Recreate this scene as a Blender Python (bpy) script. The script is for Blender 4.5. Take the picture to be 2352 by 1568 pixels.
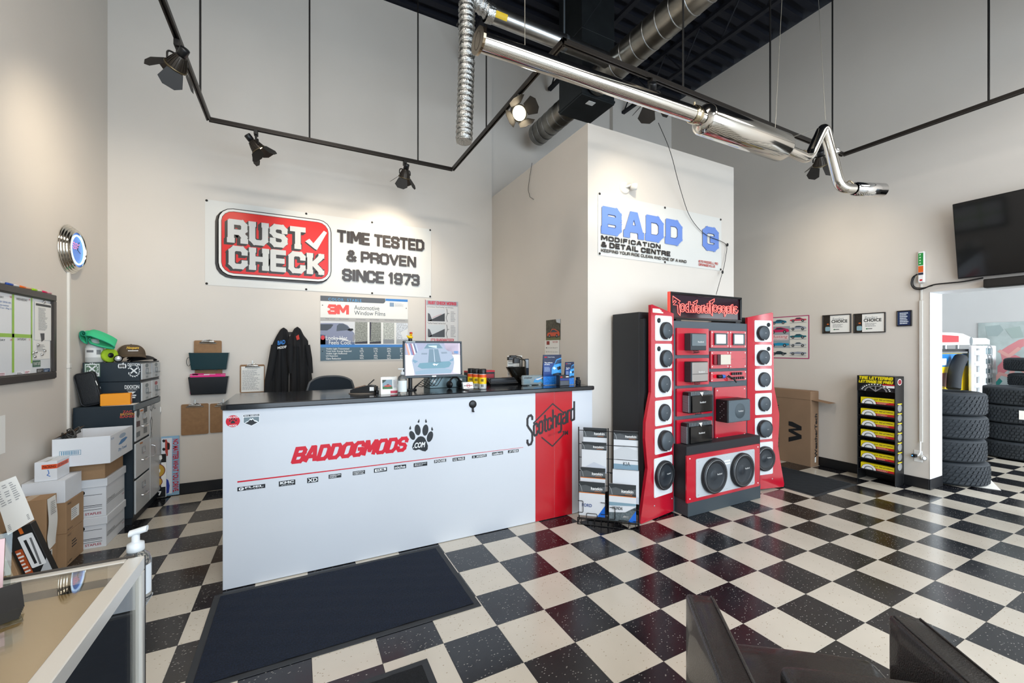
import bpy, bmesh, math, random
from mathutils import Vector as V, Matrix
random.seed(7)
sc = bpy.context.scene
for o in list(bpy.data.objects):
    bpy.data.objects.remove(o)
col = sc.collection
# ---------------------------------------------------------------- camera
F_PX, HOR, YAW, EYE = 957.677, 799.97, 0.474999, 1.52267     # focal length and horizon in 2352x1568 pixels
cam = bpy.data.cameras.new('camera')
cam.sensor_width = 36.0
cam.lens = F_PX / 2352 * 36
cam.shift_y = (HOR - 784) / 2352
cam.clip_start = 0.05
camo = bpy.data.objects.new('camera', cam)
camo.location = (0, 0, EYE)
camo.rotation_euler = (math.pi / 2, 0, -YAW)
col.objects.link(camo)
sc.camera = camo
# ---------------------------------------------------------------- light and exposure
sc.view_settings.view_transform = 'Standard'
sc.view_settings.look = 'None'
sc.view_settings.exposure = 0.12
sc.view_settings.gamma = 1.0
sc.view_settings.use_curve_mapping = False
sc.cycles.adaptive_threshold = 0.04
sc.cycles.max_bounces = 7
sc.cycles.diffuse_bounces = 3
sc.cycles.glossy_bounces = 3
sc.cycles.transmission_bounces = 6
sc.cycles.transparent_max_bounces = 8
sc.cycles.caustics_reflective = False
sc.cycles.caustics_refractive = False
world = bpy.data.worlds.new('daylight')
sc.world = world
world.use_nodes = True
wn = world.node_tree.nodes['Background']
wn.inputs[0].default_value = (0.74, 0.87, 1.0, 1)
wn.inputs[1].default_value = 1.3
def area_light(name, loc, rot, sx, sy, power, color):
    l = bpy.data.lights.new(name, 'AREA')
    l.shape = 'RECTANGLE'
    l.size, l.size_y, l.energy, l.color = sx, sy, power, color
    o = bpy.data.objects.new(name, l)
    o.location, o.rotation_euler = loc, rot
    col.objects.link(o)
    return o
# daylight entering through the shop-front glazing behind the camera and the stockroom window
area_light('daylight_shopfront', (2.4, -3.3, 2.1), (math.radians(90), 0, 0), 7.2, 3.6, 410, (0.75, 0.87, 1.0))
area_light('daylight_stockroom', (8.4, -3.3, 1.9), (math.radians(90), 0, 0), 3.2, 2.6, 420, (0.90, 0.95, 1.0))

area_light('fill_light_back', (0.1, 2.0, 5.3), (0, 0, 0), 1.2, 0.4, 50, (1.0, 0.93, 0.84))  # unseen fill lamp added to lift the left and rear of the room
# warm fill lamps added behind the camera to brighten the near floor
for lx, ly in ((0.2, -0.7), (2.4, -0.7), (4.6, -0.5)):
    area_light('fill_light_near', (lx, ly, 4.3), (0, 0, 0), 1.2, 1.2, 45, (1.0, 0.93, 0.85))
# ---------------------------------------------------------------- helpers
FWD = V((math.sin(YAW), math.cos(YAW), 0)); RGT = V((math.cos(YAW), -math.sin(YAW), 0)); EYEV = V((0, 0, EYE))
def on(x, y, X=None, Y=None, Z=None):
    """surveyed point: where the sight line of a photo pixel meets the plane X=, Y= or Z= of the room"""
    d = FWD + RGT * ((x - 1176) / F_PX) + V((0, 0, (HOR - y) / F_PX))
    if X is not None: return EYEV + d * (X / d.x)
    if Y is not None: return EYEV + d * (Y / d.y)
    return EYEV + d * ((Z - EYE) / d.z)
def lin(h):
    h = h.lstrip('#')
    c = [int(h[i:i + 2], 16) / 255 for i in (0, 2, 4)]
    return tuple(x / 12.92 if x <= 0.04045 else ((x + 0.055) / 1.055) ** 2.4 for x in c) + (1,)
MATS = {}
def mat(hexc, rough=0.5, metal=0.0, var=0.0, vscale=8.0, bump=0.0, bscale=60.0, emit=0.0, trans=0.0, alpha=1.0, coat=0.0, spec=0.5, ior=1.45, stretch=None, sheen=0.0):
    key = (hexc, rough, metal, var, vscale, bump, bscale, emit, trans, alpha, coat, spec, ior, stretch, sheen)
    if key in MATS: return MATS[key]
    m = bpy.data.materials.new('m_' + hexc.strip('#') + '_%d' % len(MATS))
    m.use_nodes = True
    nt = m.node_tree; b = nt.nodes['Principled BSDF']
    c = lin(hexc)
    b.inputs['Base Color'].default_value = c
    b.inputs['Roughness'].default_value = rough
    b.inputs['Metallic'].default_value = metal
    b.inputs['Specular IOR Level'].default_value = spec
    b.inputs['IOR'].default_value = ior
    b.inputs['Transmission Weight'].default_value = trans
    b.inputs['Alpha'].default_value = alpha
    b.inputs['Coat Weight'].default_value = coat
    b.inputs['Coat Roughness'].default_value = 0.08
    if sheen: b.inputs['Sheen Weight'].default_value = sheen
    if emit:
        b.inputs['Emission Color'].default_value = c
        b.inputs['Emission Strength'].default_value = emit
    if var or bump:
        tc = nt.nodes.new('ShaderNodeTexCoord'); mp = nt.nodes.new('ShaderNodeMapping')
        nt.links.new(tc.outputs['Object'], mp.inputs[0])
        if stretch: mp.inputs['Scale'].default_value = stretch
    if var:
        n = nt.nodes.new('ShaderNodeTexNoise'); n.inputs['Scale'].default_value = vscale; n.inputs['Detail'].default_value = 5
        nt.links.new(mp.outputs[0], n.inputs['Vector'])
        r = nt.nodes.new('ShaderNodeValToRGB')
        r.color_ramp.elements[0].position = 0.3; r.color_ramp.elements[1].position = 0.7
        r.color_ramp.elements[0].color = tuple(max(0, x * (1 - var)) for x in c[:3]) + (1,)
        r.color_ramp.elements[1].color = tuple(min(1, x * (1 + var)) for x in c[:3]) + (1,)
        nt.links.new(n.outputs['Fac'], r.inputs[0]); nt.links.new(r.outputs[0], b.inputs['Base Color'])
    if bump:
        n2 = nt.nodes.new('ShaderNodeTexNoise'); n2.inputs['Scale'].default_value = bscale; n2.inputs['Detail'].default_value = 3
        nt.links.new(mp.outputs[0], n2.inputs['Vector'])
        bp = nt.nodes.new('ShaderNodeBump'); bp.inputs['Strength'].default_value = bump; bp.inputs['Distance'].default_value = 0.01
        nt.links.new(n2.outputs['Fac'], bp.inputs['Height']); nt.links.new(bp.outputs[0], b.inputs['Normal'])
    MATS[key] = m
    return m
def thin_glass(ior, tint='#f2f7f5'):
    m = bpy.data.materials.new('thin_glass'); m.use_nodes = True
    nt = m.node_tree; nt.nodes.remove(nt.nodes['Principled BSDF']); L = nt.links.new
    fr = nt.nodes.new('ShaderNodeFresnel'); fr.inputs[0].default_value = ior
    ge = nt.nodes.new('ShaderNodeNewGeometry'); mr = nt.nodes.new('ShaderNodeMapRange'); mr.inputs[3].default_value = ior; mr.inputs[4].default_value = 1 / ior
    L(ge.outputs['Backfacing'], mr.inputs[0]); L(mr.outputs[0], fr.inputs[0])
    tr = nt.nodes.new('ShaderNodeBsdfTransparent'); tr.inputs[0].default_value = lin(tint)
    gl = nt.nodes.new('ShaderNodeBsdfGlossy'); gl.inputs['Roughness'].default_value = 0.01
    mx = nt.nodes.new('ShaderNodeMixShader')
    L(fr.outputs[0], mx.inputs[0]); L(tr.outputs[0], mx.inputs[1]); L(gl.outputs[0], mx.inputs[2]); L(mx.outputs[0], nt.nodes['Material Output'].inputs[0])
    return m
def link(name, me, m, parent=None, loc=None, rot=None):
    o = bpy.data.objects.new(name, me)
    if m is not None and not isinstance(m, list): me.materials.append(m)
    col.objects.link(o)
    if parent is not None: o.parent = parent
    if loc is not None: o.location = loc
    if rot is not None: o.rotation_euler = rot
    return o
def tag(o, label=None, cat=None, group=None, kind=None):
    if label: o['label'] = label
    if cat: o['category'] = cat
    if group: o['group'] = group
    if kind: o['kind'] = kind
    return o
def thing(name, label, cat, loc=(0, 0, 0), rz=0.0, group=None, rot=None):
    o = bpy.data.objects.new(name, None)
    o.empty_display_size = 0.1
    col.objects.link(o)
    o.location = loc
    o.rotation_euler = rot if rot is not None else (0, 0, rz)
    return tag(o, label, cat, group)
def dup(o, parent=None, loc=None, rot=None, label=None):
    c = o.copy(); col.objects.link(c)
    if parent is not None: c.parent = parent
    if loc is not None: c.location = loc
    if rot is not None: c.rotation_euler = rot
    if label: c['label'] = label
    for ch in list(o.children): dup(ch, c)
    return c
def wmat(o):
    return (wmat(o.parent) @ o.matrix_parent_inverse @ o.matrix_basis) if o.parent else o.matrix_basis.copy()
def frame(n):
    n = n.normalized()
    a = V((0, 0, 1)) if abs(n.z) < 0.9 else V((1, 0, 0))
    u = a.cross(n).normalized()
    return u, n.cross(u), n
def fillet(pts, r, n=6):
    pts = [V(p) for p in pts]
    out = [pts[0]]
    for a, b, c in zip(pts, pts[1:], pts[2:]):
        d1 = (a - b); d2 = (c - b)
        l1, l2 = d1.length, d2.length
        if l1 < 1e-6 or l2 < 1e-6: continue
        rr = min(r, l1 * 0.49, l2 * 0.49)
        p0 = b + d1 * (rr / l1); p2 = b + d2 * (rr / l2)
        for i in range(n + 1):
            t = i / n
            out.append(p0 * (1 - t) ** 2 + b * 2 * t * (1 - t) + p2 * t * t)
    out.append(pts[-1])
    return out
def rrect(w, h, r, n=4, cx=0, cy=0):
    p = []
    for (sx, sy, a0) in ((1, 1, 0), (-1, 1, 90), (-1, -1, 180), (1, -1, 270)):
        for i in range(n + 1):
            a = math.radians(a0 + 90 * i / n)
            p.append((cx + sx * (w / 2 - r) + r * math.cos(a), cy + sy * (h / 2 - r) + r * math.sin(a)))
    return p
def ell(rx, ry, n=24, cx=0, cy=0, a0=0):
    return [(cx + rx * math.cos(a0 + 2 * math.pi * i / n), cy + ry * math.sin(a0 + 2 * math.pi * i / n)) for i in range(n)]
class MB:
    """collects faces for one mesh object"""
    def __init__(s): s.v = []; s.f = []; s.sm = []; s.mi = []; s.cur = 0
    def add(s, vs, fs, smooth=False):
        k = len(s.v); s.v += [tuple(v) for v in vs]
        for f in fs: s.f.append([i + k for i in f]); s.sm.append(smooth); s.mi.append(s.cur)
        return s
    def box(s, x0, x1, y0, y1, z0, z1, b=0.0, m=None):
        if x0 > x1: x0, x1 = x1, x0
        if y0 > y1: y0, y1 = y1, y0
        if z0 > z1: z0, z1 = z1, z0
        b = min(b, (x1 - x0) * .49, (y1 - y0) * .49, (z1 - z0) * .49)
        X, Y, Z = (x0, x1), (y0, y1), (z0, z1)
        if b <= 0:
            vs = [(X[i], Y[j], Z[k]) for i in (0, 1) for j in (0, 1) for k in (0, 1)]
            fs = [(0, 1, 3, 2), (4, 6, 7, 5), (0, 4, 5, 1), (2, 3, 7, 6), (0, 2, 6, 4), (1, 5, 7, 3)]
        else:
            vs = []; idx = {}
            sg = (1, -1)
            for i in (0, 1):
                for j in (0, 1):
                    for k in (0, 1):
                        for ax in range(3):
                            p = [X[i], Y[j], Z[k]]; q = [i, j, k]
                            for a2 in range(3):
                                if a2 != ax: p[a2] += b * sg[q[a2]]
                            idx[(i, j, k, ax)] = len(vs); vs.append(tuple(p))
            fs = []
            for ax in range(3):
                o1, o2 = (ax + 1) % 3, (ax + 2) % 3
                for sd in (0, 1):
                    q = []
                    for (p1, p2) in ((0, 0), (1, 0), (1, 1), (0, 1)):
                        t = [0, 0, 0]; t[ax] = sd; t[o1] = p1; t[o2] = p2
                        q.append(idx[(*t, ax)])
                    fs.append(q if sd else q[::-1])
                for s1 in (0, 1):
                    for s2 in (0, 1):
                        t0 = [0, 0, 0]; t0[o1] = s1; t0[o2] = s2; t1 = list(t0); t1[ax] = 1
                        q = [idx[(*t0, o1)], idx[(*t1, o1)], idx[(*t1, o2)], idx[(*t0, o2)]]
                        fs.append(q if s1 != s2 else q[::-1])
            for i in (0, 1):
                for j in (0, 1):
                    for k in (0, 1):
                        q = [idx[(i, j, k, a)] for a in range(3)]
                        fs.append(q if (i + j + k) % 2 else q[::-1])
        if m is not None: vs = [m @ V(v) for v in vs]
        return s.add(vs, fs)
    def prism(s, poly, O, U, W, t, back=True):
        """polygon in the plane (O; U, W) pushed back by t against the normal U x W"""
        O, U, W = V(O), V(U), V(W); n = U.cross(W).normalized()
        ar = sum(a[0] * b[1] - b[0] * a[1] for a, b in zip(poly, poly[1:] + poly[:1]))
        if ar < 0: poly = poly[::-1]
        k = len(poly)
        f = [O + U * p[0] + W * p[1] for p in poly]
        vs = f + [p - n * t for p in f]
        fs = [list(range(k))] + [(i, i + k, (i + 1) % k + k, (i + 1) % k) for i in range(k)]
        if back: fs.append(list(range(k, 2 * k))[::-1])
        return s.add(vs, fs)
    def lathe(s, prof, O=(0, 0, 0), ax=(0, 0, 1), seg=24, smooth=True, arc=None):
        u, w, n = frame(V(ax)); O = V(O); vs = []; fs = []
        full = arc is None
        m = seg if full else seg + 1
        for (r, z) in prof:
            for i in range(m):
                a = 2 * math.pi * i / seg if full else arc[0] + (arc[1] - arc[0]) * i / seg
                vs.append(O + n * z + (u * math.cos(a) + w * math.sin(a)) * max(r, 1e-5))
        for j in range(len(prof) - 1):
            for i in range(seg):
                i2 = (i + 1) % m
                fs.append((j * m + i, j * m + i2, (j + 1) * m + i2, (j + 1) * m + i))
        return s.add(vs, fs, smooth)
    def cyl(s, p0, p1, r, r2=None, seg=16, smooth=True):
        p0, p1 = V(p0), V(p1); d = p1 - p0; r2 = r if r2 is None else r2
        L = d.length
        s.lathe([(r, 0), (r2, L)], p0, d, seg, smooth)
        s.lathe([(0, 0), (r, 0)], p0, d, seg, False); s.lathe([(r2, L), (0, L)], p0, d, seg, False)
        return s
    def tube(s, path, r, seg=8, caps=True, smooth=True, closed=False):
        path = [V(p) for p in path]; n = len(path)
        if not isinstance(r, (list, tuple)): r = [r] * n
        tang = []
        for i in range(n):
            if closed: t = path[(i + 1) % n] - path[i - 1]
            else: t = path[min(i + 1, n - 1)] - path[max(i - 1, 0)]
            tang.append(t.normalized() if t.length > 1e-9 else V((0, 0, 1)))
        u = frame(tang[0])[0]; vs = []; fs = []
        for i in range(n):
            u = u - tang[i] * u.dot(tang[i])
            u = u.normalized() if u.length > 1e-6 else frame(tang[i])[0]
            w = tang[i].cross(u)
            for k in range(seg):
                a = 2 * math.pi * k / seg
                vs.append(path[i] + (u * math.cos(a) + w * math.sin(a)) * r[i])
        for i in range(n if closed else n - 1):
            j = (i + 1) % n
            for k in range(seg):
                k2 = (k + 1) % seg
                fs.append((i * seg + k, i * seg + k2, j * seg + k2, j * seg + k))
        s.add(vs, fs, smooth)
        if caps and not closed:
            s.add(vs[:seg], [list(range(seg))[::-1]]); s.add(vs[-seg:], [list(range(seg))])
        return s
    def sph(s, c, r, seg=14, rings=9, smooth=True):
        c = V(c); r = (r, r, r) if not isinstance(r, (tuple, list)) else r
        vs = []; fs = []
        for j in range(rings + 1):
            t = math.pi * j / rings
            for i in range(seg):
                a = 2 * math.pi * i / seg
                vs.append(c + V((r[0] * math.sin(t) * math.cos(a), r[1] * math.sin(t) * math.sin(a), r[2] * math.cos(t))))
        for j in range(rings):
            for i in range(seg):
                fs.append((j * seg + i, (j + 1) * seg + i, (j + 1) * seg + (i + 1) % seg, j * seg + (i + 1) % seg))
        return s.add(vs, fs, smooth)
    def surf(s, fn, nu, nv, smooth=True, close_u=False):
        vs = [fn(i / nu, j / nv) for j in range(nv + 1) for i in range(nu + (0 if close_u else 1))]
        m = nu if close_u else nu + 1
        fs = [(j * m + i, j * m + (i + 1) % m, (j + 1) * m + (i + 1) % m, (j + 1) * m + i) for j in range(nv) for i in range(nu)]
        return s.add(vs, fs, smooth)
    def xf(s, m):
        s.v = [tuple(m @ V(v)) for v in s.v]; return s
    def mesh(s, name):
        me = bpy.data.meshes.new(name)
        me.from_pydata(s.v, [], s.f)
        me.polygons.foreach_set('use_smooth', s.sm)
        me.polygons.foreach_set('material_index', s.mi)
        bm = bmesh.new(); bm.from_mesh(me)
        bmesh.ops.recalc_face_normals(bm, faces=bm.faces)
        bm.to_mesh(me); bm.free()
        return me
    def build(s, name, m, parent=None, loc=None, rot=None):
        me = s.mesh(name)
        if isinstance(m, list):
            for x in m: me.materials.append(x)
        return link(name, me, m, parent, loc, rot)
    def bw(s, name, m, parent=None):
        """build from world coordinates under a placed parent"""
        o = s.build(name, m, parent)
        if parent is not None: o.matrix_parent_inverse = wmat(parent).inverted()
        return o
# -------- lettering and flat print
FC = {}
def glyphs(txt, shear=0.0, bold=0.0, sp=1.0):
    key = (txt, shear, bold, sp)
    if key not in FC:
        cu = bpy.data.curves.new('lettering', 'FONT')
        cu.body = txt; cu.size = 1.0; cu.shear = shear; cu.offset = bold; cu.space_character = sp
        cu.resolution_u = 3; cu.fill_mode = 'FRONT'
        ob = bpy.data.objects.new('lettering', cu)
        me = ob.to_mesh()
        vs = [(v.co.x, v.co.y) for v in me.vertices]
        fs = [list(p.vertices) for p in me.polygons]
        ob.to_mesh_clear()
        bpy.data.objects.remove(ob); bpy.data.curves.remove(cu)
        FC[key] = (vs, fs)
    return FC[key]
class Art:
    """flat print on a plane; U runs along the text, W up; coordinates in metres, or photo pixels surveyed onto the plane with pix()"""
    def __init__(s, O, U, W, off=0.0008, step=0.00025):
        s.O, s.U, s.W = V(O), V(U).normalized(), V(W).normalized(); s.n = s.U.cross(s.W)
        s.b = {}; s.k = 0; s.off = off; s.step = step; s.order = []; s.zm = (0, 0, 1.0)
    def z(s, ox, oy, k): s.zm = (ox, oy, k); return s
    def pl(s, x, y):
        x = s.zm[0] + x / s.zm[2]; y = s.zm[1] + y / s.zm[2]
        d = FWD + RGT * ((x - 1176) / F_PX) + V((0, 0, (HOR - y) / F_PX))
        t = (s.O - EYEV).dot(s.n) / d.dot(s.n)
        p = EYEV + d * t - s.O
        return (p.dot(s.U), p.dot(s.W))
    def raw(s, vs, fs, m, e=0.0):
        if m.name not in s.b: s.b[m.name] = (m, [], []); s.order.append(m.name)
        _, bv, bf = s.b[m.name]; k = len(bv); z = s.off + s.step * s.k + e
        bv += [s.O + s.U * x + s.W * y + s.n * z for x, y in vs]
        bf += [[i + k for i in f] for f in fs]
    def poly(s, pts, m, px=False):
        if px: pts = [s.pl(*p) for p in pts]
        ar = sum(a[0] * b[1] - b[0] * a[1] for a, b in zip(pts, pts[1:] + pts[:1]))
        if ar < 0: pts = pts[::-1]
        s.raw(pts, [list(range(len(pts)))], m); return s
    def rect(s, x0, y0, x1, y1, m, px=False, r=0):
        if px: x0, y0 = s.pl(x0, y0); x1, y1 = s.pl(x1, y1)
        if x0 > x1: x0, x1 = x1, x0
        if y0 > y1: y0, y1 = y1, y0
        if r: return s.poly(rrect(x1 - x0, y1 - y0, r, 4, (x0 + x1) / 2, (y0 + y1) / 2), m)
        return s.poly([(x0, y0), (x1, y0), (x1, y1), (x0, y1)], m)
    def oval(s, cx, cy, rx, ry, m, n=24): return s.poly(ell(rx, ry, n, cx, cy), m)
    def line(s, pts, w, m, px=False, closed=False):
        if px: pts = [s.pl(*p) for p in pts]
        P = [V((p[0], p[1])) for p in pts]
        if closed: P.append(P[0])
        for a, b in zip(P, P[1:]):
            d = b - a
            if d.length < 1e-7: continue
            d.normalize(); q = V((-d.y, d.x)) * (w / 2); e = d * (w * 0.35)
            s.raw([tuple(a - q - e), tuple(b - q + e), tuple(b + q + e), tuple(a + q - e)], [[0, 1, 2, 3]], m, s.nx())
        return s
    def text(s, t, x0, y0, x1, y1, m, shear=0.0, bold=0.0, sp=1.0, px=False, rot=0, skew=0.0):
        """lettering fitted to the box; rot 90 runs upwards, -90 downwards"""
        if px: x0, y0 = s.pl(x0, y0); x1, y1 = s.pl(x1, y1)
        if x0 > x1: x0, x1 = x1, x0
        if y0 > y1: y0, y1 = y1, y0
        vs, fs = glyphs(t, shear, bold, sp)
        if not vs: return s
        if rot == 90: vs = [(-y, x) for x, y in vs]
        elif rot == -90: vs = [(y, -x) for x, y in vs]
        ax = min(v[0] for v in vs); bx = max(v[0] for v in vs); ay = min(v[1] for v in vs); by = max(v[1] for v in vs)
        kx = (x1 - x0) / max(bx - ax, 1e-6); ky = (y1 - y0) / max(by - ay, 1e-6)
        s.raw([(x0 + (x - ax) * kx, y0 + (y - ay) * ky + skew * (x - ax) * kx) for x, y in vs], fs, m)
        return s
    def up(s): s.k += 1; return s
    def nx(s):
        s.c = (getattr(s, 'c', 0) + 1) % 16; return s.c * s.step * .055
    def build(s, name, parent=None):
        mb = MB(); ms = []
        for nm in s.order:
            m, bv, bf = s.b[nm]; mb.cur = len(ms); ms.append(m); mb.add(bv, bf)
        me = bpy.data.meshes.new(name); me.from_pydata(mb.v, [], mb.f)
        me.polygons.foreach_set('material_index', mb.mi)
        for m in ms: me.materials.append(m)
        o = link(name, me, None)
        if parent is not None:
            o.parent = parent
            o.matrix_parent_inverse = wmat(parent).inverted()
        return o
# shared materials
BLACK = mat('#0c0d0f', 0.45); INK = mat('#16171a', 0.6); WHITE = mat('#f0f0ee', 0.5); PAPER = mat('#ecebe6', 0.75); RED = mat('#d0061c', 0.4)
GREYP = mat('#8f9194', 0.6); LTEXT = mat('#9a9a9c', 0.7); ALU = mat('#c9cac9', 0.32, 1.0); CHROME = mat('#e2e2e2', 0.08, 1.0); STEEL = mat('#b9b9b7', 0.22, 1.0)
DKMETAL = mat('#2a2623', 0.4, 0.6); KRAFT = mat('#a58462', 0.85, var=0.08, vscale=6, bump=0.05, bscale=90); GALV = mat('#a3a5a6', 0.35, 1.0, var=0.25, vscale=14)
PLAST = mat('#111215', 0.35); RUBBER = mat('#101113', 0.75)
# heavy block alphabet drawn with strokes (unit box), for signs set in thick squared capitals
_c = .22
BLK = {'A': ([[(0, 0), (.38, 1), (.62, 1), (1, 0)], [(.14, .3), (.86, .3)]], .86), 'B': ([[(0, 0), (0, 1), (.8, 1), (1, .85), (1, .66), (.84, .52), (0, .52)], [(.84, .52), (1, .38), (1, .15), (.8, 0), (0, 0)]], .78),
       'C': ([[(1, .74), (1, .85), (1 - _c, 1), (_c, 1), (0, .85), (0, .15), (_c, 0), (1 - _c, 0), (1, .15), (1, .26)]], .78), 'D': ([[(0, 0), (0, 1), (.72, 1), (1, .78), (1, .22), (.72, 0), (0, 0)]], .8),
       'E': ([[(1, 1), (0, 1), (0, 0), (1, 0)], [(0, .5), (.88, .5)]], .7), 'F': ([[(1, 1), (0, 1), (0, 0)], [(0, .5), (.85, .5)]], .68),
       'G': ([[(1, .75), (1, .85), (1 - _c, 1), (_c, 1), (0, .85), (0, .15), (_c, 0), (1 - _c, 0), (1, .15), (1, .48), (.58, .48)]], .8), 'H': ([[(0, 0), (0, 1)], [(1, 0), (1, 1)], [(0, .5), (1, .5)]], .82),
       'I': ([[(.5, 0), (.5, 1)]], .12), 'J': ([[(1, 1), (1, .15), (1 - _c, 0), (_c, 0), (0, .15), (0, .3)]], .7), 'K': ([[(0, 0), (0, 1)], [(1, 1), (.85, .85), (.35, .5), (.85, .15), (1, 0)], [(0, .5), (.35, .5)]], .8),
       'L': ([[(0, 1), (0, 0), (1, 0)]], .65), 'M': ([[(0, 0), (0, 1), (.12, 1), (.5, .25), (.88, 1), (1, 1), (1, 0)]], 1.0), 'N': ([[(0, 0), (0, 1), (.1, 1), (.9, 0), (1, 0), (1, 1)]], .84),
       'O': ([[(_c, 0), (0, .15), (0, .85), (_c, 1), (1 - _c, 1), (1, .85), (1, .15), (1 - _c, 0), (_c, 0)]], .82), 'P': ([[(0, 0), (0, 1), (.8, 1), (1, .85), (1, .55), (.8, .42), (0, .42)]], .76),
       'Q': ([[(_c, 0), (0, .15), (0, .85), (_c, 1), (1 - _c, 1), (1, .85), (1, .15), (1 - _c, 0), (_c, 0)], [(.6, .25), (1, -.05)]], .82), 'R': ([[(0, 0), (0, 1), (.8, 1), (1, .86), (1, .6), (.82, .46), (0, .46)], [(.7, .46), (1, .22), (1, 0)]], .8),
       'S': ([[(1, .74), (1, .86), (1 - _c, 1), (_c, 1), (0, .86), (0, .66), (.2, .53), (.8, .47), (1, .34), (1, .14), (1 - _c, 0), (_c, 0), (0, .14), (0, .26)]], .76), 'T': ([[(0, 1), (1, 1)], [(.5, 1), (.5, 0)]], .78),
       'U': ([[(0, 1), (0, .15), (_c, 0), (1 - _c, 0), (1, .15), (1, 1)]], .8), 'V': ([[(0, 1), (.5, 0), (1, 1)]], .86), 'W': ([[(0, 1), (.22, 0), (.5, .75), (.78, 0), (1, 1)]], 1.1), 'X': ([[(0, 0), (1, 1)], [(0, 1), (1, 0)]], .8),
       'Y': ([[(0, 1), (.5, .5), (1, 1)], [(.5, .5), (.5, 0)]], .8), 'Z': ([[(0, 1), (1, 1), (0, 0), (1, 0)]], .76), '0': ([[(_c, 0), (0, .15), (0, .85), (_c, 1), (1 - _c, 1), (1, .85), (1, .15), (1 - _c, 0), (_c, 0)]], .72),
       '1': ([[(0, .78), (.5, 1), (.6, 1), (.6, 0)]], .36), '2': ([[(0, .8), (0, .87), (_c, 1), (.8, 1), (1, .87), (1, .62), (0, .12), (0, 0), (1, 0)]], .74), '3': ([[(0, .8), (.1, 1), (.85, 1), (1, .86), (1, .64), (.85, .52), (.3, .52)], [(.85, .52), (1, .38), (1, .14), (.85, 0), (.1, 0), (0, .2)]], .74),
       '6': ([[(1, .85), (.8, 1), (_c, 1), (0, .85), (0, .15), (_c, 0), (.8, 0), (1, .15), (1, .42), (.8, .55), (0, .55)]], .74), '7': ([[(0, 1), (1, 1), (1, .9), (.35, 0)]], .72), '8': ([[(.2, .52), (0, .66), (0, .86), (.2, 1), (.8, 1), (1, .86), (1, .66), (.8, .52), (.2, .52), (0, .38), (0, .14), (.2, 0), (.8, 0), (1, .14), (1, .38), (.8, .52)]], .74),
       '9': ([[(0, .15), (.2, 0), (.8, 0), (1, .15), (1, .85), (.8, 1), (.2, 1), (0, .85), (0, .58), (.2, .45), (1, .45)]], .74), '&': ([[(1, 0), (.2, .75), (.2, .88), (.35, 1), (.6, 1), (.72, .88), (.72, .76), (.05, .35), (0, .15), (.2, 0), (.6, 0), (1, .4)]], .84),
       '.': ([[(0, 0), (.01, 0)]], .04), "'": ([[(.2, 1), (0, .8)]], .08), '!': ([[(.5, 1), (.5, .35)], [(.5, .02), (.5, 0)]], .08), '-': ([[(0, .5), (1, .5)]], .4), '/': ([[(0, 0), (1, 1)]], .4)}
def block(a, t, x0, y0, x1, y1, m, wt=.2, shear=0.0, gap=.12, serif=0.0, skew=0.0, px=False, dx=0.0, dy=0.0):
    """set heavy capitals into the box; wt is the stroke width as a share of the height"""
    if px: x0, y0 = a.pl(x0, y0); x1, y1 = a.pl(x1, y1)
    if y0 > y1: y0, y1 = y1, y0
    H = y1 - y0; w = wt * H
    ad = [(.45 if c == ' ' else BLK[c][1] + wt + gap + (serif * 1.0 if serif else 0)) for c in t]
    tot = sum(ad) - gap; k = (x1 - x0 - abs(shear) * H) / (tot * H)
    x = 0
    for c, d in zip(t, ad):
        if c != ' ':
            st, cw = BLK[c]
            for p in st:
                q = []
                for (u, v) in p:
                    yy = v * (H - w); q.append((x0 + dx + (x + serif / 2 + u * cw) * H * k + w / 2 * min(1, k) + shear * yy, y0 + dy + w / 2 + yy + skew * (x + u * cw) * H * k))
                a.line(q, w, m)
                if serif:
                    for (u, v), (u2, v2), qq in ((p[0], p[1], q[0]), (p[-1], p[-2], q[-1])):
                        if u == u2 and v in (0, 1): a.line([(qq[0] - serif * H * .62, qq[1]), (qq[0] + serif * H * .62, qq[1])], w * .95, m)
                        elif c in 'AVKX' and v in (0, 1): a.line([(qq[0] - serif * H * .5, qq[1]), (qq[0] + serif * H * .5, qq[1])], w * .95, m)
        x += d
def _tp(a, xl, yt, yb, xr):
    x0, y1 = a.pl(xl, yt); _, y0 = a.pl(xl, yb); x1, _ = a.pl(xr, yt)
    return x0, y0, x1, y1
def textp(a, t, xl, yt, yb, xr, m, **k): return a.text(t, *_tp(a, xl, yt, yb, xr), m, **k)
def blockp(a, t, xl, yt, yb, xr, m, **k): block(a, t, *_tp(a, xl, yt, yb, xr), m, **k)
def rectp(a, xl, yt, yb, xr, m, r=0): return a.rect(*_tp(a, xl, yt, yb, xr), m, r=r)
def textlines(a, x0, y0, x1, y1, n, m, fill=.9, seed=1, hh=.45):
    """rows of small print too fine to read"""
    rnd = random.Random(seed); dy = (y1 - y0) / n
    for i in range(n):
        x = x0; yb = y1 - (i + .75) * dy
        end = x0 + (x1 - x0) * rnd.uniform(fill - .35, fill)
        while x < end:
            w = min((x1 - x0) * rnd.uniform(.05, .16), end - x)
            a.raw([(x, yb), (x + w, yb), (x + w, yb + dy * hh), (x, yb + dy * hh)], [[0, 1, 2, 3]], m); x += w + (x1 - x0) * .02
WALLB = dict(U=(1, 0, 0), W=(0, 0, 1)); WALLL = dict(U=(0, 1, 0), W=(0, 0, 1)); WALLR = dict(U=(0, -1, 0), W=(0, 0, 1))
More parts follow.
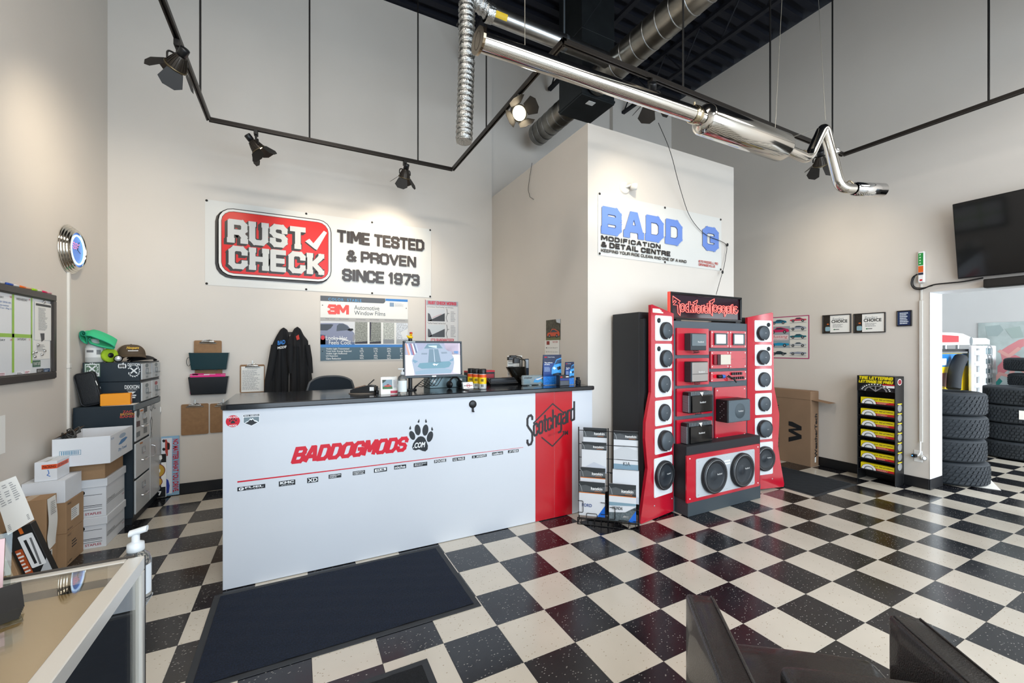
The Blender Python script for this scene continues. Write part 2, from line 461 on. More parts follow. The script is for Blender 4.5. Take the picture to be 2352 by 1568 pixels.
def sheet(name, label, cat, a, x0, y0, x1, y1, t, m, r=0, root=None):
    """flat board in the plane of a print; coordinates of the print plane"""
    pl = rrect(x1 - x0, y1 - y0, r, 4, (x0 + x1) / 2, (y0 + y1) / 2) if r else [(x0, y0), (x1, y0), (x1, y1), (x0, y1)]
    mb = MB().prism(pl, a.O, a.U, a.W, t)
    if root is not None: return mb.bw(name, m, root)
    c = a.O + a.U * ((x0 + x1) / 2) + a.W * y0
    o = mb.xf(Matrix.Translation(-c)).build(name, m, None, c)
    return tag(o, label, cat)
def car_side(a, x, y, w, h, body, glass=None, dark=None, style=0):
    glass = glass or mat('#31424c', .4); dark = dark or INK
    P = lambda pts: [(x + u * w, y + v * h) for u, v in pts]
    roof = [[(.28, .62), (.40, .95), (.62, .97), (.80, .62)], [(.25, .62), (.38, 1.0), (.60, 1.0), (.95, .66)], [(.36, .62), (.46, .70), (.62, .68), (.76, .62)]][style]
    a.poly(P([(.0, .28), (.02, .52), (.12, .62)] + roof + [(.97, .58), (1, .45), (.99, .26), (.9, .2), (.1, .2)]), body).up()
    if style != 2: a.poly(P([(roof[0][0] + .04, .62), (roof[1][0] + .02, .9), (roof[2][0] - .02, .91), (roof[3][0] - .07, .62)]), glass)
    for cx in (.2, .78): a.oval(x + cx * w, y + .22 * h, .085 * w, .085 * w, dark, 14)
    a.up()
    for cx in (.2, .78): a.oval(x + cx * w, y + .22 * h, .045 * w, .045 * w, GREYP, 10)
# ================================================================= SETTING
XL, XR, YB, YFRONT, CEIL = -1.657, 6.05, 5.45, -3.6, 5.94
XE0, XE1, YE, ZE = 2.48, 4.65, 3.23, 3.69          # the enclosed room in the corner
def paint(name, hexc):
    m = mat(hexc, 0.55, var=0.025, vscale=1.3, bump=0.03, bscale=180)
    return m
WALLP = paint('wall', '#d6cfc6')
def struct(name, mb, m, label=None):
    o = mb.build(name, m)
    return tag(o, kind='structure')
TH = 0.14
def wallbox(name, x0, x1, y0, y1, z0, z1, m=WALLP): return struct(name, MB().box(x0, x1, y0, y1, z0, z1), m)
wallbox('wall_left', XL - TH, XL, YFRONT, YB + TH, 0, CEIL)
wallbox('wall_back', XL, XE0, YB, YB + TH, 0, CEIL)
wallbox('wall_back_upper', XE0, 4.68, YB + 0.05, YB + TH + 0.05, 0, CEIL)
wallbox("wall_back_corner", 4.68, XR, YB - 0.03, YB + TH + 0.05, 0, CEIL)
# right wall with the doorway to the stockroom
DY0, DY1, DH, TR = 0.55, 1.935, 2.13, 0.30
mb = MB(); mb.box(XR, XR + TR, DY1, YB + TH, 0, CEIL); struct('wall_right', mb, WALLP)
wallbox('wall_right_header', XR, XR + TR, DY0, DY1, DH, CEIL)
wallbox('wall_right_front', XR, XR + TR, YFRONT, DY0, 0, CEIL)
# enclosure
wallbox('wall_enclosure_left', XE0, XE0 + 0.12, YE + 0.12, YB + 0.05, 0, ZE)
wallbox('wall_enclosure_front', XE0, XE1, YE, YE + 0.12, 0, ZE)
wallbox('wall_enclosure_side', XE1 - 0.12, XE1, YE + 0.12, YB - 0.03, 0, ZE)
wallbox('wall_enclosure_lid', XE0 + 0.12, XE1 - 0.12, YE + 0.12, YB - 0.03, ZE - 0.14, ZE - 0.06, mat('#8d8780', 0.8))
# shop-front wall behind the camera with large glazed openings
WB = YFRONT
mb = MB()
wallbox('wall_front_low', XL, XR + TH, WB - TH, WB, 0, 0.30)
wallbox('wall_front_high', XL, XR + TH, WB - TH, WB, 3.9, CEIL)
for k, (a, b) in enumerate([(XL, -1.3), (0.95, 1.15), (3.4, 3.6), (5.9, XR + TH)]):
    wallbox('wall_front_pier', a, b, WB - TH, WB, 0.30, 3.9)
FRM = mat('#1d1e20', 0.4, 0.5); PANE = thin_glass(1.45)
for k, (a, b) in enumerate([(-1.3, 0.95), (1.15, 3.4), (3.6, 5.9)]):
    mb = MB()
    for (x0, x1, z0, z1) in ((a, a + .06, .3, 3.9), (b - .06, b, .3, 3.9), (a + .06, b - .06, .3, .36), (a + .06, b - .06, 3.84, 3.9), (a + .06, b - .06, 2.6, 2.66), ((a + b) / 2 - .03, (a + b) / 2 + .03, .36, 2.6)):
        mb.box(x0, x1, WB - .09, WB - .03, z0, z1)
    o = struct('window_%d' % (k + 1), mb, FRM)
    pm = PANE
    for (p0, p1, z0, z1) in ((a + .06, (a + b) / 2 - .03, .36, 2.6), ((a + b) / 2 + .03, b - .06, .36, 2.6), (a + .06, b - .06, 2.66, 3.84)):
        MB().box(p0, p1, WB - .065, WB - .057, z0, z1).build('pane', pm, o)
# stockroom beyond the doorway
SX, SY = 10.4, 4.4
STW = mat('#c9cbcc', 0.6, var=0.02, vscale=2)
wallbox('wall_stockroom_back', XR + TR, SX, 3.35, 3.35 + TH, 0, 3.6, STW)
wallbox('wall_stockroom_right', SX, SX + TH, YFRONT, 3.5, 0, 3.6, STW)
wallbox('wall_stockroom_front_low', XR + TR, SX, WB - TH, WB, 0, 0.5, STW)
wallbox('wall_stockroom_front_high', XR + TR, SX, WB - TH, WB, 3.2, 3.6, STW)
wallbox('ceiling_stockroom', XR + TR, SX + TH, YFRONT - TH, 3.5, 3.6, 3.7, mat('#e4e5e4', 0.8))
# baseboards
BBM = mat('#17181b', 0.35)
struct('baseboard_back', MB().box(XL, XE0, YB - 0.012, YB, 0, 0.115, 0.004), BBM)
struct('baseboard_right', MB().box(XR - 0.012, XR, DY1, YB, 0, 0.115, 0.004), BBM)
struct('baseboard_jamb', MB().box(XR - 0.012, XR + TR + .01, DY1 - 0.012, DY1, 0, 0.115, 0.004), BBM)
struct('baseboard_enclosure', MB().box(XE0, XE1 + .012, YE - 0.012, YE, 0, 0.115, 0.004), BBM)
struct('baseboard_enclosure_side', MB().box(XE1, XE1 + .012, YE, YB - .03, 0, 0.115, 0.004), BBM)
struct('baseboard_left', MB().box(XL, XL + .012, YFRONT, YB, 0, 0.115, 0.004), BBM)
# door casing: painted jamb lining
JMB = mat('#dfe1e2', 0.45)
struct('trim_1', MB().box(XR - .004, XR + TR + .004, DY1 - .006, DY1 + .0, 0.115, DH, .002), JMB)
struct('trim_2', MB().box(XR - .004, XR + TR + .004, DY0, DY1, DH - .006, DH, .002), JMB)
# ceiling: dark corrugated deck with open-web joists
DECK = mat('#090d1a', 0.75)
cl = struct('ceiling', MB().box(XL - TH, XR + TH, YFRONT - TH, YB + .2, CEIL + .08, CEIL + .14), DECK)
y = YFRONT
rib = MB().box(XL, XR, 0, 0.09, CEIL + 0.02, CEIL + 0.08).mesh('deck_rib'); rib.materials.append(DECK)
while y < YB:
    o = link('deck_rib', rib, None, cl, (0, y, 0)); y += 0.20
JST = mat('#0f111a', 0.7)
jm = MB()
jm.box(-0.03, 0.03, YFRONT, YB, CEIL - 0.03, CEIL + 0.015); jm.box(-0.03, 0.03, YFRONT, YB, CEIL - 0.45, CEIL - 0.41)
yy = YFRONT
while yy < YB - 0.5:
    jm.tube([(0, yy, CEIL - .43), (0, yy + .3, CEIL - .02)], 0.012, 6); jm.tube([(0, yy + .3, CEIL - .02), (0, yy + .6, CEIL - .43)], 0.012, 6); yy += 0.6
jme = jm.mesh('roof_joist'); jme.materials.append(JST)
for jx in (2.0, 3.45, 4.9):
    link('roof_joist', jme, None, cl, (jx, 0, 0))
# ---------------------------------------------------------------- floor tiles
T = 0.3048; TX0, TY0 = 2.80460, 2.38214
def tile_mat(name, base, fleck, amount, var):
    m = bpy.data.materials.new(name); m.use_nodes = True
    nt = m.node_tree; b = nt.nodes['Principled BSDF']; L = nt.links.new
    g = nt.nodes.new('ShaderNodeNewGeometry'); mp = nt.nodes.new('ShaderNodeMapping')
    mp.inputs['Scale'].default_value = (70, 120, 60); mp.inputs['Rotation'].default_value = (0, 0, 0.5)
    L(g.outputs['Position'], mp.inputs[0])
    vo = nt.nodes.new('ShaderNodeTexVoronoi'); vo.inputs['Scale'].default_value = 1.0; vo.inputs['Randomness'].default_value = 1.0
    L(mp.outputs[0], vo.inputs['Vector'])
    # a share of the chips shows light; each chip is a small cell core
    lt = nt.nodes.new('ShaderNodeMath'); lt.operation = 'LESS_THAN'; lt.inputs[1].default_value = 0.30
    L(vo.outputs['Distance'], lt.inputs[0])
    sp = nt.nodes.new('ShaderNodeSeparateColor'); L(vo.outputs['Color'], sp.inputs[0])
    l2 = nt.nodes.new('ShaderNodeMath'); l2.operation = 'LESS_THAN'; l2.inputs[1].default_value = amount
    L(sp.outputs[0], l2.inputs[0])
    mu = nt.nodes.new('ShaderNodeMath'); mu.operation = 'MULTIPLY'; L(lt.outputs[0], mu.inputs[0]); L(l2.outputs[0], mu.inputs[1])
    ns = nt.nodes.new('ShaderNodeTexNoise'); ns.inputs['Scale'].default_value = 3.0; ns.inputs['Detail'].default_value = 6
    L(g.outputs['Position'], ns.inputs['Vector'])
    rp = nt.nodes.new('ShaderNodeValToRGB'); rp.color_ramp.elements[0].position = .3; rp.color_ramp.elements[1].position = .7
    c = lin(base)
    rp.color_ramp.elements[0].color = tuple(x * (1 - var) for x in c[:3]) + (1,); rp.color_ramp.elements[1].color = tuple(x * (1 + var) for x in c[:3]) + (1,)
    L(ns.outputs['Fac'], rp.inputs[0])
    mx = nt.nodes.new('ShaderNodeMix'); mx.data_type = 'RGBA'
    L(mu.outputs[0], mx.inputs[0]); L(rp.outputs[0], mx.inputs[6]); mx.inputs[7].default_value = lin(fleck)
    L(mx.outputs[2], b.inputs['Base Color'])
    rr = nt.nodes.new('ShaderNodeMapRange'); rr.inputs[3].default_value = 0.13; rr.inputs[4].default_value = 0.30
    L(ns.outputs['Fac'], rr.inputs[0]); L(rr.outputs[0], b.inputs['Roughness'])
    b.inputs['Coat Weight'].default_value = 0.12; b.inputs['Coat Roughness'].default_value = 0.12
    bp = nt.nodes.new('ShaderNodeBump'); bp.inputs['Strength'].default_value = 0.06; bp.inputs['Distance'].default_value = 0.004
    n3 = nt.nodes.new('ShaderNodeTexNoise'); n3.inputs['Scale'].default_value = 22; L(g.outputs['Position'], n3.inputs['Vector'])
    L(n3.outputs['Fac'], bp.inputs['Height']); L(bp.outputs[0], b.inputs['Normal'])
    return m
TB = tile_mat('tile_black', '#131318', '#7d7a75', 0.20, 0.35)
TC = tile_mat('tile_cream', '#c5beb1', '#a0947f', 0.10, 0.05)
floor = struct('floor', MB().box(XL - TH, SX + TH, YFRONT - TH, YB + .2, -0.08, -0.0035), mat('#3a3733', 0.8))
def tilemesh(m):
    me = MB().box(0.0006, T - 0.0006, 0.0006, T - 0.0006, -0.0035, 0.0, 0.0007).mesh('tile'); me.materials.append(m); return me
tmB, tmC = tilemesh(TB), tilemesh(TC)
def ppx(p):
    d = V(p) - EYEV; z = d.dot(FWD)
    return None if z < 0.15 else (1176 + F_PX * d.dot(RGT) / z, HOR - F_PX * d.z / z)
cells = []
i0 = int((XL - TX0) / T) - 1; i1 = int((SX - TX0) / T) + 1; j0 = int((YFRONT - TY0) / T) - 1; j1 = int((YB - TY0) / T) + 2
for i in range(i0, i1):
    for j in range(j0, j1):
        x, y = TX0 + i * T, TY0 + j * T
        if x + T < XL or x > SX or y > YB + .1: continue
        q = [ppx((x + a, y + b, 0)) for a, b in ((0, 0), (T, 0), (T, T), (0, T))]
        ar = 0
        if all(q):
            xs = [min(max(p[0], 0), 2352) for p in q]; ys = [min(max(p[1], 0), 1568) for p in q]
            ar = abs(sum(xs[k] * ys[(k + 1) % 4] - xs[(k + 1) % 4] * ys[k] for k in range(4))) / 2
        hid = (-0.35 < x and x + T < XE0 and y > 3.25) or (XE0 - .1 < x and x + T < XE1 and y > 2.85) or (x > XR and y > DY1) or (-0.3 < x + T and x < .7 and 2.35 < y + .05 and y + T < 3.1)
        cells.append((0 if hid else ar, i, j, x, y))
cells.sort(key=lambda c: -c[0])
rest = MB()
for n, (ar, i, j, x, y) in enumerate(cells):
    dark = (i + j) % 2 != 0
    if n < 300 and ar > 20:
        link('tile', tmB if dark else tmC, None, floor, (x, y, 0))
    else:
        rest.cur = 0 if dark else 1
        rest.box(x + .0006, x + T - .0006, y + .0006, y + T - .0006, -0.0035, 0.0)
o = rest.build('tiles', [TB, TC], floor); tag(o, kind='stuff')
# made-up housings above the added fill lamps, hung from the roof deck
for (lx, ly, lz, wx, wy) in ((0.2, -0.7, 4.3, 1.2, 1.2), (2.4, -0.7, 4.3, 1.2, 1.2), (4.6, -0.5, 4.3, 1.2, 1.2), (0.1, 2.0, 5.3, 1.2, .4)):
    hb_ = MB().box(lx - wx / 2 - .03, lx + wx / 2 + .03, ly - wy / 2 - .03, ly + wy / 2 + .03, lz + .01, lz + .07, .006)
    for sx in (-.4, .4): hb_.cyl((lx + sx * wx, ly, lz + .07), (lx + sx * wx, ly, CEIL + .02), .006, seg=6)
    hb_.build('fill_housing', mat('#c9c9c6', .4, .5), cl)
# ================================================================= RECEPTION COUNTER
YC = 3.155
LAM = mat('#cdd2d9', 0.28, coat=0.15); REDP = mat('#b40216', 0.22, coat=0.3)
ctr = thing('reception_counter', 'long white laminate reception counter with red stripe and shop lettering', 'counter', (1.03, YC, 0))
MB().box(-.418, 2.475, YC, YC + .03, 0.004, 1.134, .002).bw('front_panel', LAM, ctr)
MB().box(-.418, -.390, YC + .031, YC + .60, 0, 1.134, .002).bw('end_panel', LAM, ctr)
MB().box(2.44, 2.468, YC + .031, YE - .002, 0, 1.134, .002).bw('end_panel', LAM, ctr)
MB().box(-.38, 2.43, YC + .57, YC + .60, 0.1, 0.72, .002).bw('back_panel', LAM, ctr)
MB().box(-.38, 2.43, YC + .04, YC + .56, 0.70, 0.73, .002).bw('shelf', LAM, ctr)
MB().box(1.853, 2.050, YC - .002, YC, 0.006, 1.132).bw('red_panel', REDP, ctr)
MB().box(2.052, 2.242, YC - .002, YC, 0.006, 1.132).bw('red_panel', REDP, ctr)
AX = dict(U=(1, 0, 0), W=(0, 0, 1))
RINK = mat('#c8102a', 0.35); BINK = mat('#1d2126', 0.35); WINK = mat('#e9ecef', 0.4)
a = Art((0, YC, 0), **AX)
block(a, 'BADDOGMODS', -.034, .749, .752, .861, RINK, wt=.235, shear=.30, gap=.10)
a.build('shop_lettering', ctr)
a = Art((0, YC, 0), **AX).z(400, 680, 3.92)
def rotell(cx, cy, rx, ry, ang, n=20):
    c, s_ = math.cos(ang), math.sin(ang)
    return [(cx + x * c - y * s_, cy + x * s_ + y * c) for x, y in ell(rx, ry, n)]
for cx, cy, rx, ry, an in ((2143, 1253, 25, 42, -.35), (2192, 1203, 27, 49, -.12), (2262, 1205, 27, 51, .12), (2303, 1264, 26, 50, .3)):
    a.poly(rotell(cx, cy, rx, ry, an), BINK, px=True)
for cx, cy, d in ((2200, 1122, 1), (2268, 1122, -.6), (2125, 1183, .2), (2323, 1193, -.5)):
    a.poly([(cx - 9, cy + 8), (cx - 6, cy + 17), (cx + 4, cy + 17), (cx + 9, cy + 8), (cx + 6 * d + 2, cy - 19), (cx - 6 + 4 * d, cy - 4)], BINK, px=True)
a.poly([(2220, 1260), (2195, 1268), (2175, 1292), (2152, 1325), (2142, 1358), (2150, 1380), (2172, 1387), (2205, 1378), (2235, 1392), (2262, 1397), (2282, 1378), (2285, 1345), (2270, 1305), (2258, 1278), (2242, 1264)], BINK, px=True)
a.up(); x0, y0 = a.pl(2152, 1370); x1, y1 = a.pl(2262, 1318)
a.text('.COM', x0, y0, x1, y0 + .042, WINK, shear=.25, bold=.03)
a.build('paw_emblem', ctr)
a = Art((0, YC, 0), **AX).z(500, 920, 2.6133)
p0 = a.pl(118, 511); p1 = a.pl(1834, 284)
a.poly([(p0[0], .670), (p1[0], .668), (p1[0], .671), (p0[0], .679)], RINK)
a.build('red_stripe', ctr)
LOGOS = [('FUEL', 118, 497, 286, 545, 24), ('KMC', 367, 472, 466, 515, 31), ('XD', 537, 455, 603, 495, 31), ('AMERICAN\nFORCE', 666, 435, 742, 468, 24), ('MOTO\nMETAL', 811, 416, 884, 447, 23),
         ('DUB', 938, 398, 1016, 432, 25), ('niche', 1059, 381, 1131, 413, 23), ('American\nRacing', 1176, 366, 1258, 398, 23), ('FOOSE', 1299, 348, 1371, 374, 18), ('U.S. MAGS', 1410, 335, 1484, 364, 20),
         ('A  AVANTI', 1526, 320, 1614, 346, 16), ('rotiform', 1647, 303, 1713, 329, 18), ('/// MSA', 1742, 290, 1806, 315, 17)]
for t, x0, y0, x1, y1, hh in LOGOS:
    a = Art((0, YC, 0), **AX).z(500, 920, 2.6133)
    c = a.pl((x0 + x1) / 2, (y0 + y1) / 2); l = a.pl(x0, (y0 + y1) / 2)[0]; r = a.pl(x1, (y0 + y1) / 2)[0]
    b = a.pl((x0 + x1) / 2, (y0 + y1) / 2 + hh / 2)[1]; tp = a.pl((x0 + x1) / 2, (y0 + y1) / 2 - hh / 2)[1]
    a.rect(l, b, r, tp, BINK).up()
    w, h = r - l, tp - b
    if t == 'FUEL':
        a.oval(l + .14 * w, (b + tp) / 2, .09 * w, .38 * h, WINK).up().text('F', l + .10 * w, b + .3 * h, l + .18 * w, b + .72 * h, BINK, bold=.03).text(t, l + .27 * w, b + .42 * h, r - .06 * w, tp - .14 * h, WINK, bold=.03)
        a.text('OFF ROAD', l + .3 * w, b + .12 * h, r - .1 * w, b + .26 * h, WINK, sp=1.6)
    elif t == 'KMC': a.text(t, l + .08 * w, b + .38 * h, r - .08 * w, tp - .12 * h, WINK, bold=.04).text('WHEELS', l + .15 * w, b + .1 * h, r - .15 * w, b + .26 * h, WINK, sp=1.6)
    elif t == 'DUB':
        a.poly([(l + .08 * w, b + .15 * h), (r - .08 * w, b + .28 * h), (r - .08 * w, tp - .12 * h), (l + .08 * w, tp - .2 * h)], WINK).up().text(t, l + .2 * w, b + .3 * h, r - .2 * w, tp - .25 * h, BINK, bold=.04)
    else: a.text(t, l + .07 * w, b + .14 * h, r - .07 * w, tp - .14 * h, WINK, shear=.3 if 'MSA' in t else 0, bold=.02)
    a.build('brand_logo', ctr)
# scotchgard lettering over the red panels
a = Art((0, YC - .002, 0), **AX).z(800, 680, 3.92)
SK = mat('#231f22', 0.3)
hw = .012
a.line([(1668, 1142), (1840, 968), (1937, 1048)], hw, SK, px=True); a.line([(1742, 1272), (1838, 1350), (1932, 1250)], hw, SK, px=True)
a.up()
xa, xb = 1.772, 2.270
def stroke_word(a, m, x0, y0, x1, skew, w):
    # tall condensed letters drawn as strokes on a unit grid: x-height 1, ascender 1.7, descender -.7
    G = {'S': [[(.75, 1.5), (.75, 1.7), (.55, 1.9), (.2, 1.9), (0, 1.7), (0, 1.15), (.2, .9), (.55, .55), (.75, .3), (.75, -.35), (.55, -.6), (.2, -.6), (0, -.35), (0, -.15)]],
         'c': [[(.55, .7), (.55, .85), (.42, 1), (.13, 1), (0, .85), (0, .15), (.13, 0), (.42, 0), (.55, .15), (.55, .3)]],
         'o': [[(.13, 0), (0, .15), (0, .85), (.13, 1), (.42, 1), (.55, .85), (.55, .15), (.42, 0), (.13, 0)]],
         't': [[(.12, 1.4), (.12, .12), (.24, 0), (.38, 0)], [(-.05, 1), (.38, 1)]],
         'h': [[(0, 1.6), (0, 0)], [(0, .85), (.13, 1), (.42, 1), (.55, .85), (.55, 0)]],
         'g': [[(.55, .85), (.42, 1), (.13, 1), (0, .85), (0, .3), (.13, .15), (.42, .15), (.55, .3)], [(.55, 1), (.55, -.45), (.42, -.6), (.13, -.6)]],
         'a': [[(.05, .85), (.15, 1), (.42, 1), (.55, .85), (.55, 0)], [(.55, .55), (.15, .5), (0, .4), (0, .12), (.13, 0), (.4, 0), (.55, .12)]],
         'r': [[(0, 1), (0, 0)], [(0, .8), (.15, 1), (.38, 1)]],
         'd': [[(.55, 1.6), (.55, 0)], [(.55, .15), (.42, 0), (.13, 0), (0, .15), (0, .85), (.13, 1), (.42, 1), (.55, .85)]]}
    adv = {'S': 1.0, 't': .58, 'r': .58}
    tot = sum(adv.get(c, .82) for c in 'Scotchgard') - .2
    kx = (x1 - x0) / tot; ky = .100; x = 0
    for c in 'Scotchgard':
        for st in G[c]: a.line([(x0 + (x + p[0]) * kx, y0 + p[1] * ky + skew * (x + p[0]) * kx) for p in st], w, m)
        x += adv.get(c, .82)
stroke_word(a, SK, xa, .742, xb, .26, .019)
a.text('3M', 2.135, .735, 2.197, .775, SK, bold=.05)
a.text('PROTECTOR', 1.985, .735, 2.105, .756, mat('#8d0a18', .3), skew=.2)
a.build('stain_guard_lettering', ctr)
# stickers on the counter corner
a = Art((0, YC, 0), **AX).z(400, 680, 3.92)
c = a.pl(529, 1125); r_ = (a.pl(593, 1125)[0] - a.pl(465, 1125)[0]) / 2
a.oval(c[0], c[1], r_, r_, RINK, 32).up()
a.text('BAD DOG', c[0] - .75 * r_, c[1] + .52 * r_, c[0] + .75 * r_, c[1] + .82 * r_, WINK, bold=.02).text('MODS', c[0] - .55 * r_, c[1] - .88 * r_, c[0] + .55 * r_, c[1] - .58 * r_, WINK, bold=.02)
for dx, dy in ((-.42, .12), (-.15, .36), (.17, .36), (.44, .12)): a.oval(c[0] + dx * r_, c[1] + dy * r_, .11 * r_, .17 * r_, BINK, 12)
a.poly([(c[0] + x * r_, c[1] + y * r_) for x, y in ((-.32, -.35), (.32, -.35), (.28, -.1), (.08, .12), (-.08, .12), (-.28, -.1))], BINK)
a.build('round_sticker', ctr)
a = Art((0, YC, 0), **AX).z(400, 680, 3.92)
l, tp = a.pl(620, 1066); r, _ = a.pl(771, 1066); b = a.pl(696, 1172)[1]; w = r - l; h = tp - b
a.poly([(l, tp), (r, tp), (r, b + .33 * h), (l + w / 2, b), (l, b + .33 * h)], WINK).up()
a.rect(l + .03 * w, tp - .18 * h, r - .03 * w, tp - .03 * h, BINK).poly([(l + .04 * w, tp - .24 * h), (r - .04 * w, tp - .24 * h), (r - .04 * w, b + .35 * h), (l + w / 2, b + .05 * h), (l + .04 * w, b + .35 * h)], mat('#6f8087', .4)).up()
a.text('BIG BEND', l + .08 * w, tp - .15 * h, r - .08 * w, tp - .06 * h, WINK, bold=.02)
a.poly([(l + .1 * w, b + .32 * h), (l + .2 * w, b + .42 * h), (l + .33 * w, b + .48 * h), (l + .42 * w, b + .66 * h), (l + .5 * w, b + .6 * h), (l + .58 * w, b + .68 * h), (l + .67 * w, b + .5 * h), (l + .8 * w, b + .46 * h), (l + .92 * w, b + .33 * h), (l + .5 * w, b + .06 * h)], WINK).up()
a.poly([(l + .13 * w, b + .30 * h), (l + .3 * w, b + .40 * h), (l + .42 * w, b + .56 * h), (l + .5 * w, b + .5 * h), (l + .58 * w, b + .58 * h), (l + .68 * w, b + .40 * h), (l + .88 * w, b + .31 * h), (l + .5 * w, b + .08 * h)], BINK)
a.build('shield_sticker', ctr)
# purse hook disc
pc = on(800 + 1120 / 3.92, 680 + 972 / 3.92, Y=YC)
hk = MB().lathe([(0, .012), (.026, .012), (.031, .008), (.032, 0)], pc, (0, -1, 0), 28)
hk.box(pc.x - .008, pc.x + .008, YC - .010, YC, pc.z - .062, pc.z - .028, .002); hk.box(pc.x - .008, pc.x + .008, YC - .022, YC - .008, pc.z - .062, pc.z - .052, .002)
hk.bw('bag_hook', PLAST, ctr)
# worktop
def slab(x0, x1, y0, y1, z0, z1, rad, m, name, label, cat, ch=.006):
    pl = [(x1, y0), (x1, y1), (x0, y1)] + [(x0 + rad - rad * math.sin(t), y0 + rad - rad * math.cos(t)) for t in [math.pi / 2 * (1 - i / 6) for i in range(7)]]
    mb = MB(); cx, cy = (x0 + x1) / 2, (y0 + y1) / 2
    sh = lambda p, e: (p[0] - math.copysign(e, p[0] - cx), p[1] - math.copysign(e, p[1] - cy))
    k = len(pl); vs = []
    for z, e in ((z0, ch), (z0 + ch, 0), (z1 - ch, 0), (z1, ch)): vs += [(*sh(p, e), z) for p in pl]
    fs = [(j * k + i, j * k + (i + 1) % k, (j + 1) * k + (i + 1) % k, (j + 1) * k + i) for j in range(3) for i in range(k)] + [list(range(k))[::-1], list(range(3 * k, 4 * k))]
    mb.add(vs, fs)
    return tag(mb.build(name, m), label, cat)
TOPM = mat('#14171b', 0.17, coat=0.3, var=.2, vscale=30)
slab(-.43, 2.474, 3.125, 3.86, 1.1345, 1.1722, .045, TOPM, 'countertop', 'glossy black worktop with rounded front corner along the reception counter', 'countertop')
# ================================================================= FLOOR MATS
def floor_mat(name, label, x0, x1, y0, y1, m, rz=0, edge=.035):
    t = thing(name, label, 'mat', ((x0 + x1) / 2, (y0 + y1) / 2, 0), rz)
    w, d = (x1 - x0) / 2, (y1 - y0) / 2
    mb = MB()
    for a_, b_ in (((-w, -d), (w, -d + edge)), ((-w, d - edge), (w, d)), ((-w, -d + edge), (-w + edge, d - edge)), ((w - edge, -d + edge), (w, d - edge))):
        mb.box(a_[0], b_[0], a_[1], b_[1], 0.0, .004, .0015)
    mb.build('rubber_border', mat('#2c2f33', .7), t)
    n = 60
    pile = MB().surf(lambda u, v: V((-w + edge + u * 2 * (w - edge), -d + edge + v * 2 * (d - edge), .0075 + .0018 * math.sin(u * 37 + v * 11) * math.sin(v * 29 - u * 7) + random.uniform(-.0006, .0006))), n, int(n * d / w) + 4)
    pile.build('carpet_pile', m, t)
    MB().box(-w + edge, w - edge, -d + edge, d - edge, 0, .005).build('backing', RUBBER, t)
    return t
PILE = mat('#0f1c30', 0.95, var=.65, vscale=130, bump=.9, bscale=420)
floor_mat('entrance_mat', 'large dark blue carpet mat laid along the front of the counter', -.455, .967, 2.275, 3.118, PILE)
floor_mat('entrance_mat', 'charcoal carpet mat partly seen at the bottom edge of the photo', -.32, .565, 1.2, 2.01, mat('#14171b', 0.95, var=.6, vscale=130, bump=.9, bscale=420))
floor_mat('entrance_mat', 'dark grey mat on the floor beside the speaker tower and the tall brown box', 4.72, 5.55, 2.38, 3.22, mat('#191e24', 0.95, var=.5, vscale=130, bump=.9, bscale=420))
# ================================================================= LEATHER ARMCHAIR
LEA = mat('#120e0c', 0.30, bump=.35, bscale=220, var=.2, vscale=20, coat=.3)
ch = thing('leather_armchair', 'black leather tub armchair seen from behind at the bottom right', 'armchair', (1.234, 1.043, 0), math.atan2(-.617, .787))
def pad(x0, x1, y0, y1, z0, z1, r, puff=0.0, nu=10):
    """upholstered block: rounded box with puffed faces"""
    bm = bmesh.new(); bmesh.ops.create_cube(bm, size=1)
    for v in bm.verts: v.co = V(((x0 + x1) / 2 + v.co.x * (x1 - x0), (y0 + y1) / 2 + v.co.y * (y1 - y0), (z0 + z1) / 2 + v.co.z * (z1 - z0)))
    bmesh.ops.bevel(bm, geom=bm.edges[:], offset=r, segments=4, profile=.5, affect='EDGES')
    bmesh.ops.subdivide_edges(bm, edges=[e for e in bm.edges if e.calc_length() > .12], cuts=nu, use_grid_fill=True)
    for v in bm.verts:
        fx = (v.co.x - x0) / (x1 - x0); fy = (v.co.y - y0) / (y1 - y0)
        if puff and v.co.z > z1 - r * 1.2:
            v.co.z += puff * math.sin(math.pi * min(1, max(0, fx))) ** .5 * math.sin(math.pi * min(1, max(0, fy))) ** .5 + .35 * puff * math.sin(fx * 26 + fy * 9) * math.exp(-((fy - .35) / .3) ** 2) * math.sin(math.pi * min(1, max(0, fx)))
    mb = MB(); bm.verts.index_update()
    mb.add([v.co.copy() for v in bm.verts], [[v.index for v in f.verts] for f in bm.faces], True); bm.free()
    return mb
for nm, x0 in (('arm', 0.0), ('arm', .628)):
    pad(x0, x0 + .096, -.62, 0, .03, .65, .012, 0).build(nm, LEA, ch)
    for e in (.012, .084):
        MB().tube([(x0 + e, -.60, .651), (x0 + e, -.012, .651)], .0028, 6).build('piping', LEA, ch)
pad(.10, .624, -.40, .07, .30, .455, .035, .02).build('seat_cushion', LEA, ch)
pad(.10, .624, -.60, .04, .08, .30, .012, 0).build('seat_base', LEA, ch)
pad(.15, .60, -.50, -.375, .30, .70, .022, .008).build('backrest', LEA, ch)
for x in (.05, .674):
    for y_ in (-.56, -.06): MB().cyl((x, y_, 0), (x, y_, .032), .02, .024).build('foot', BLACK, ch)
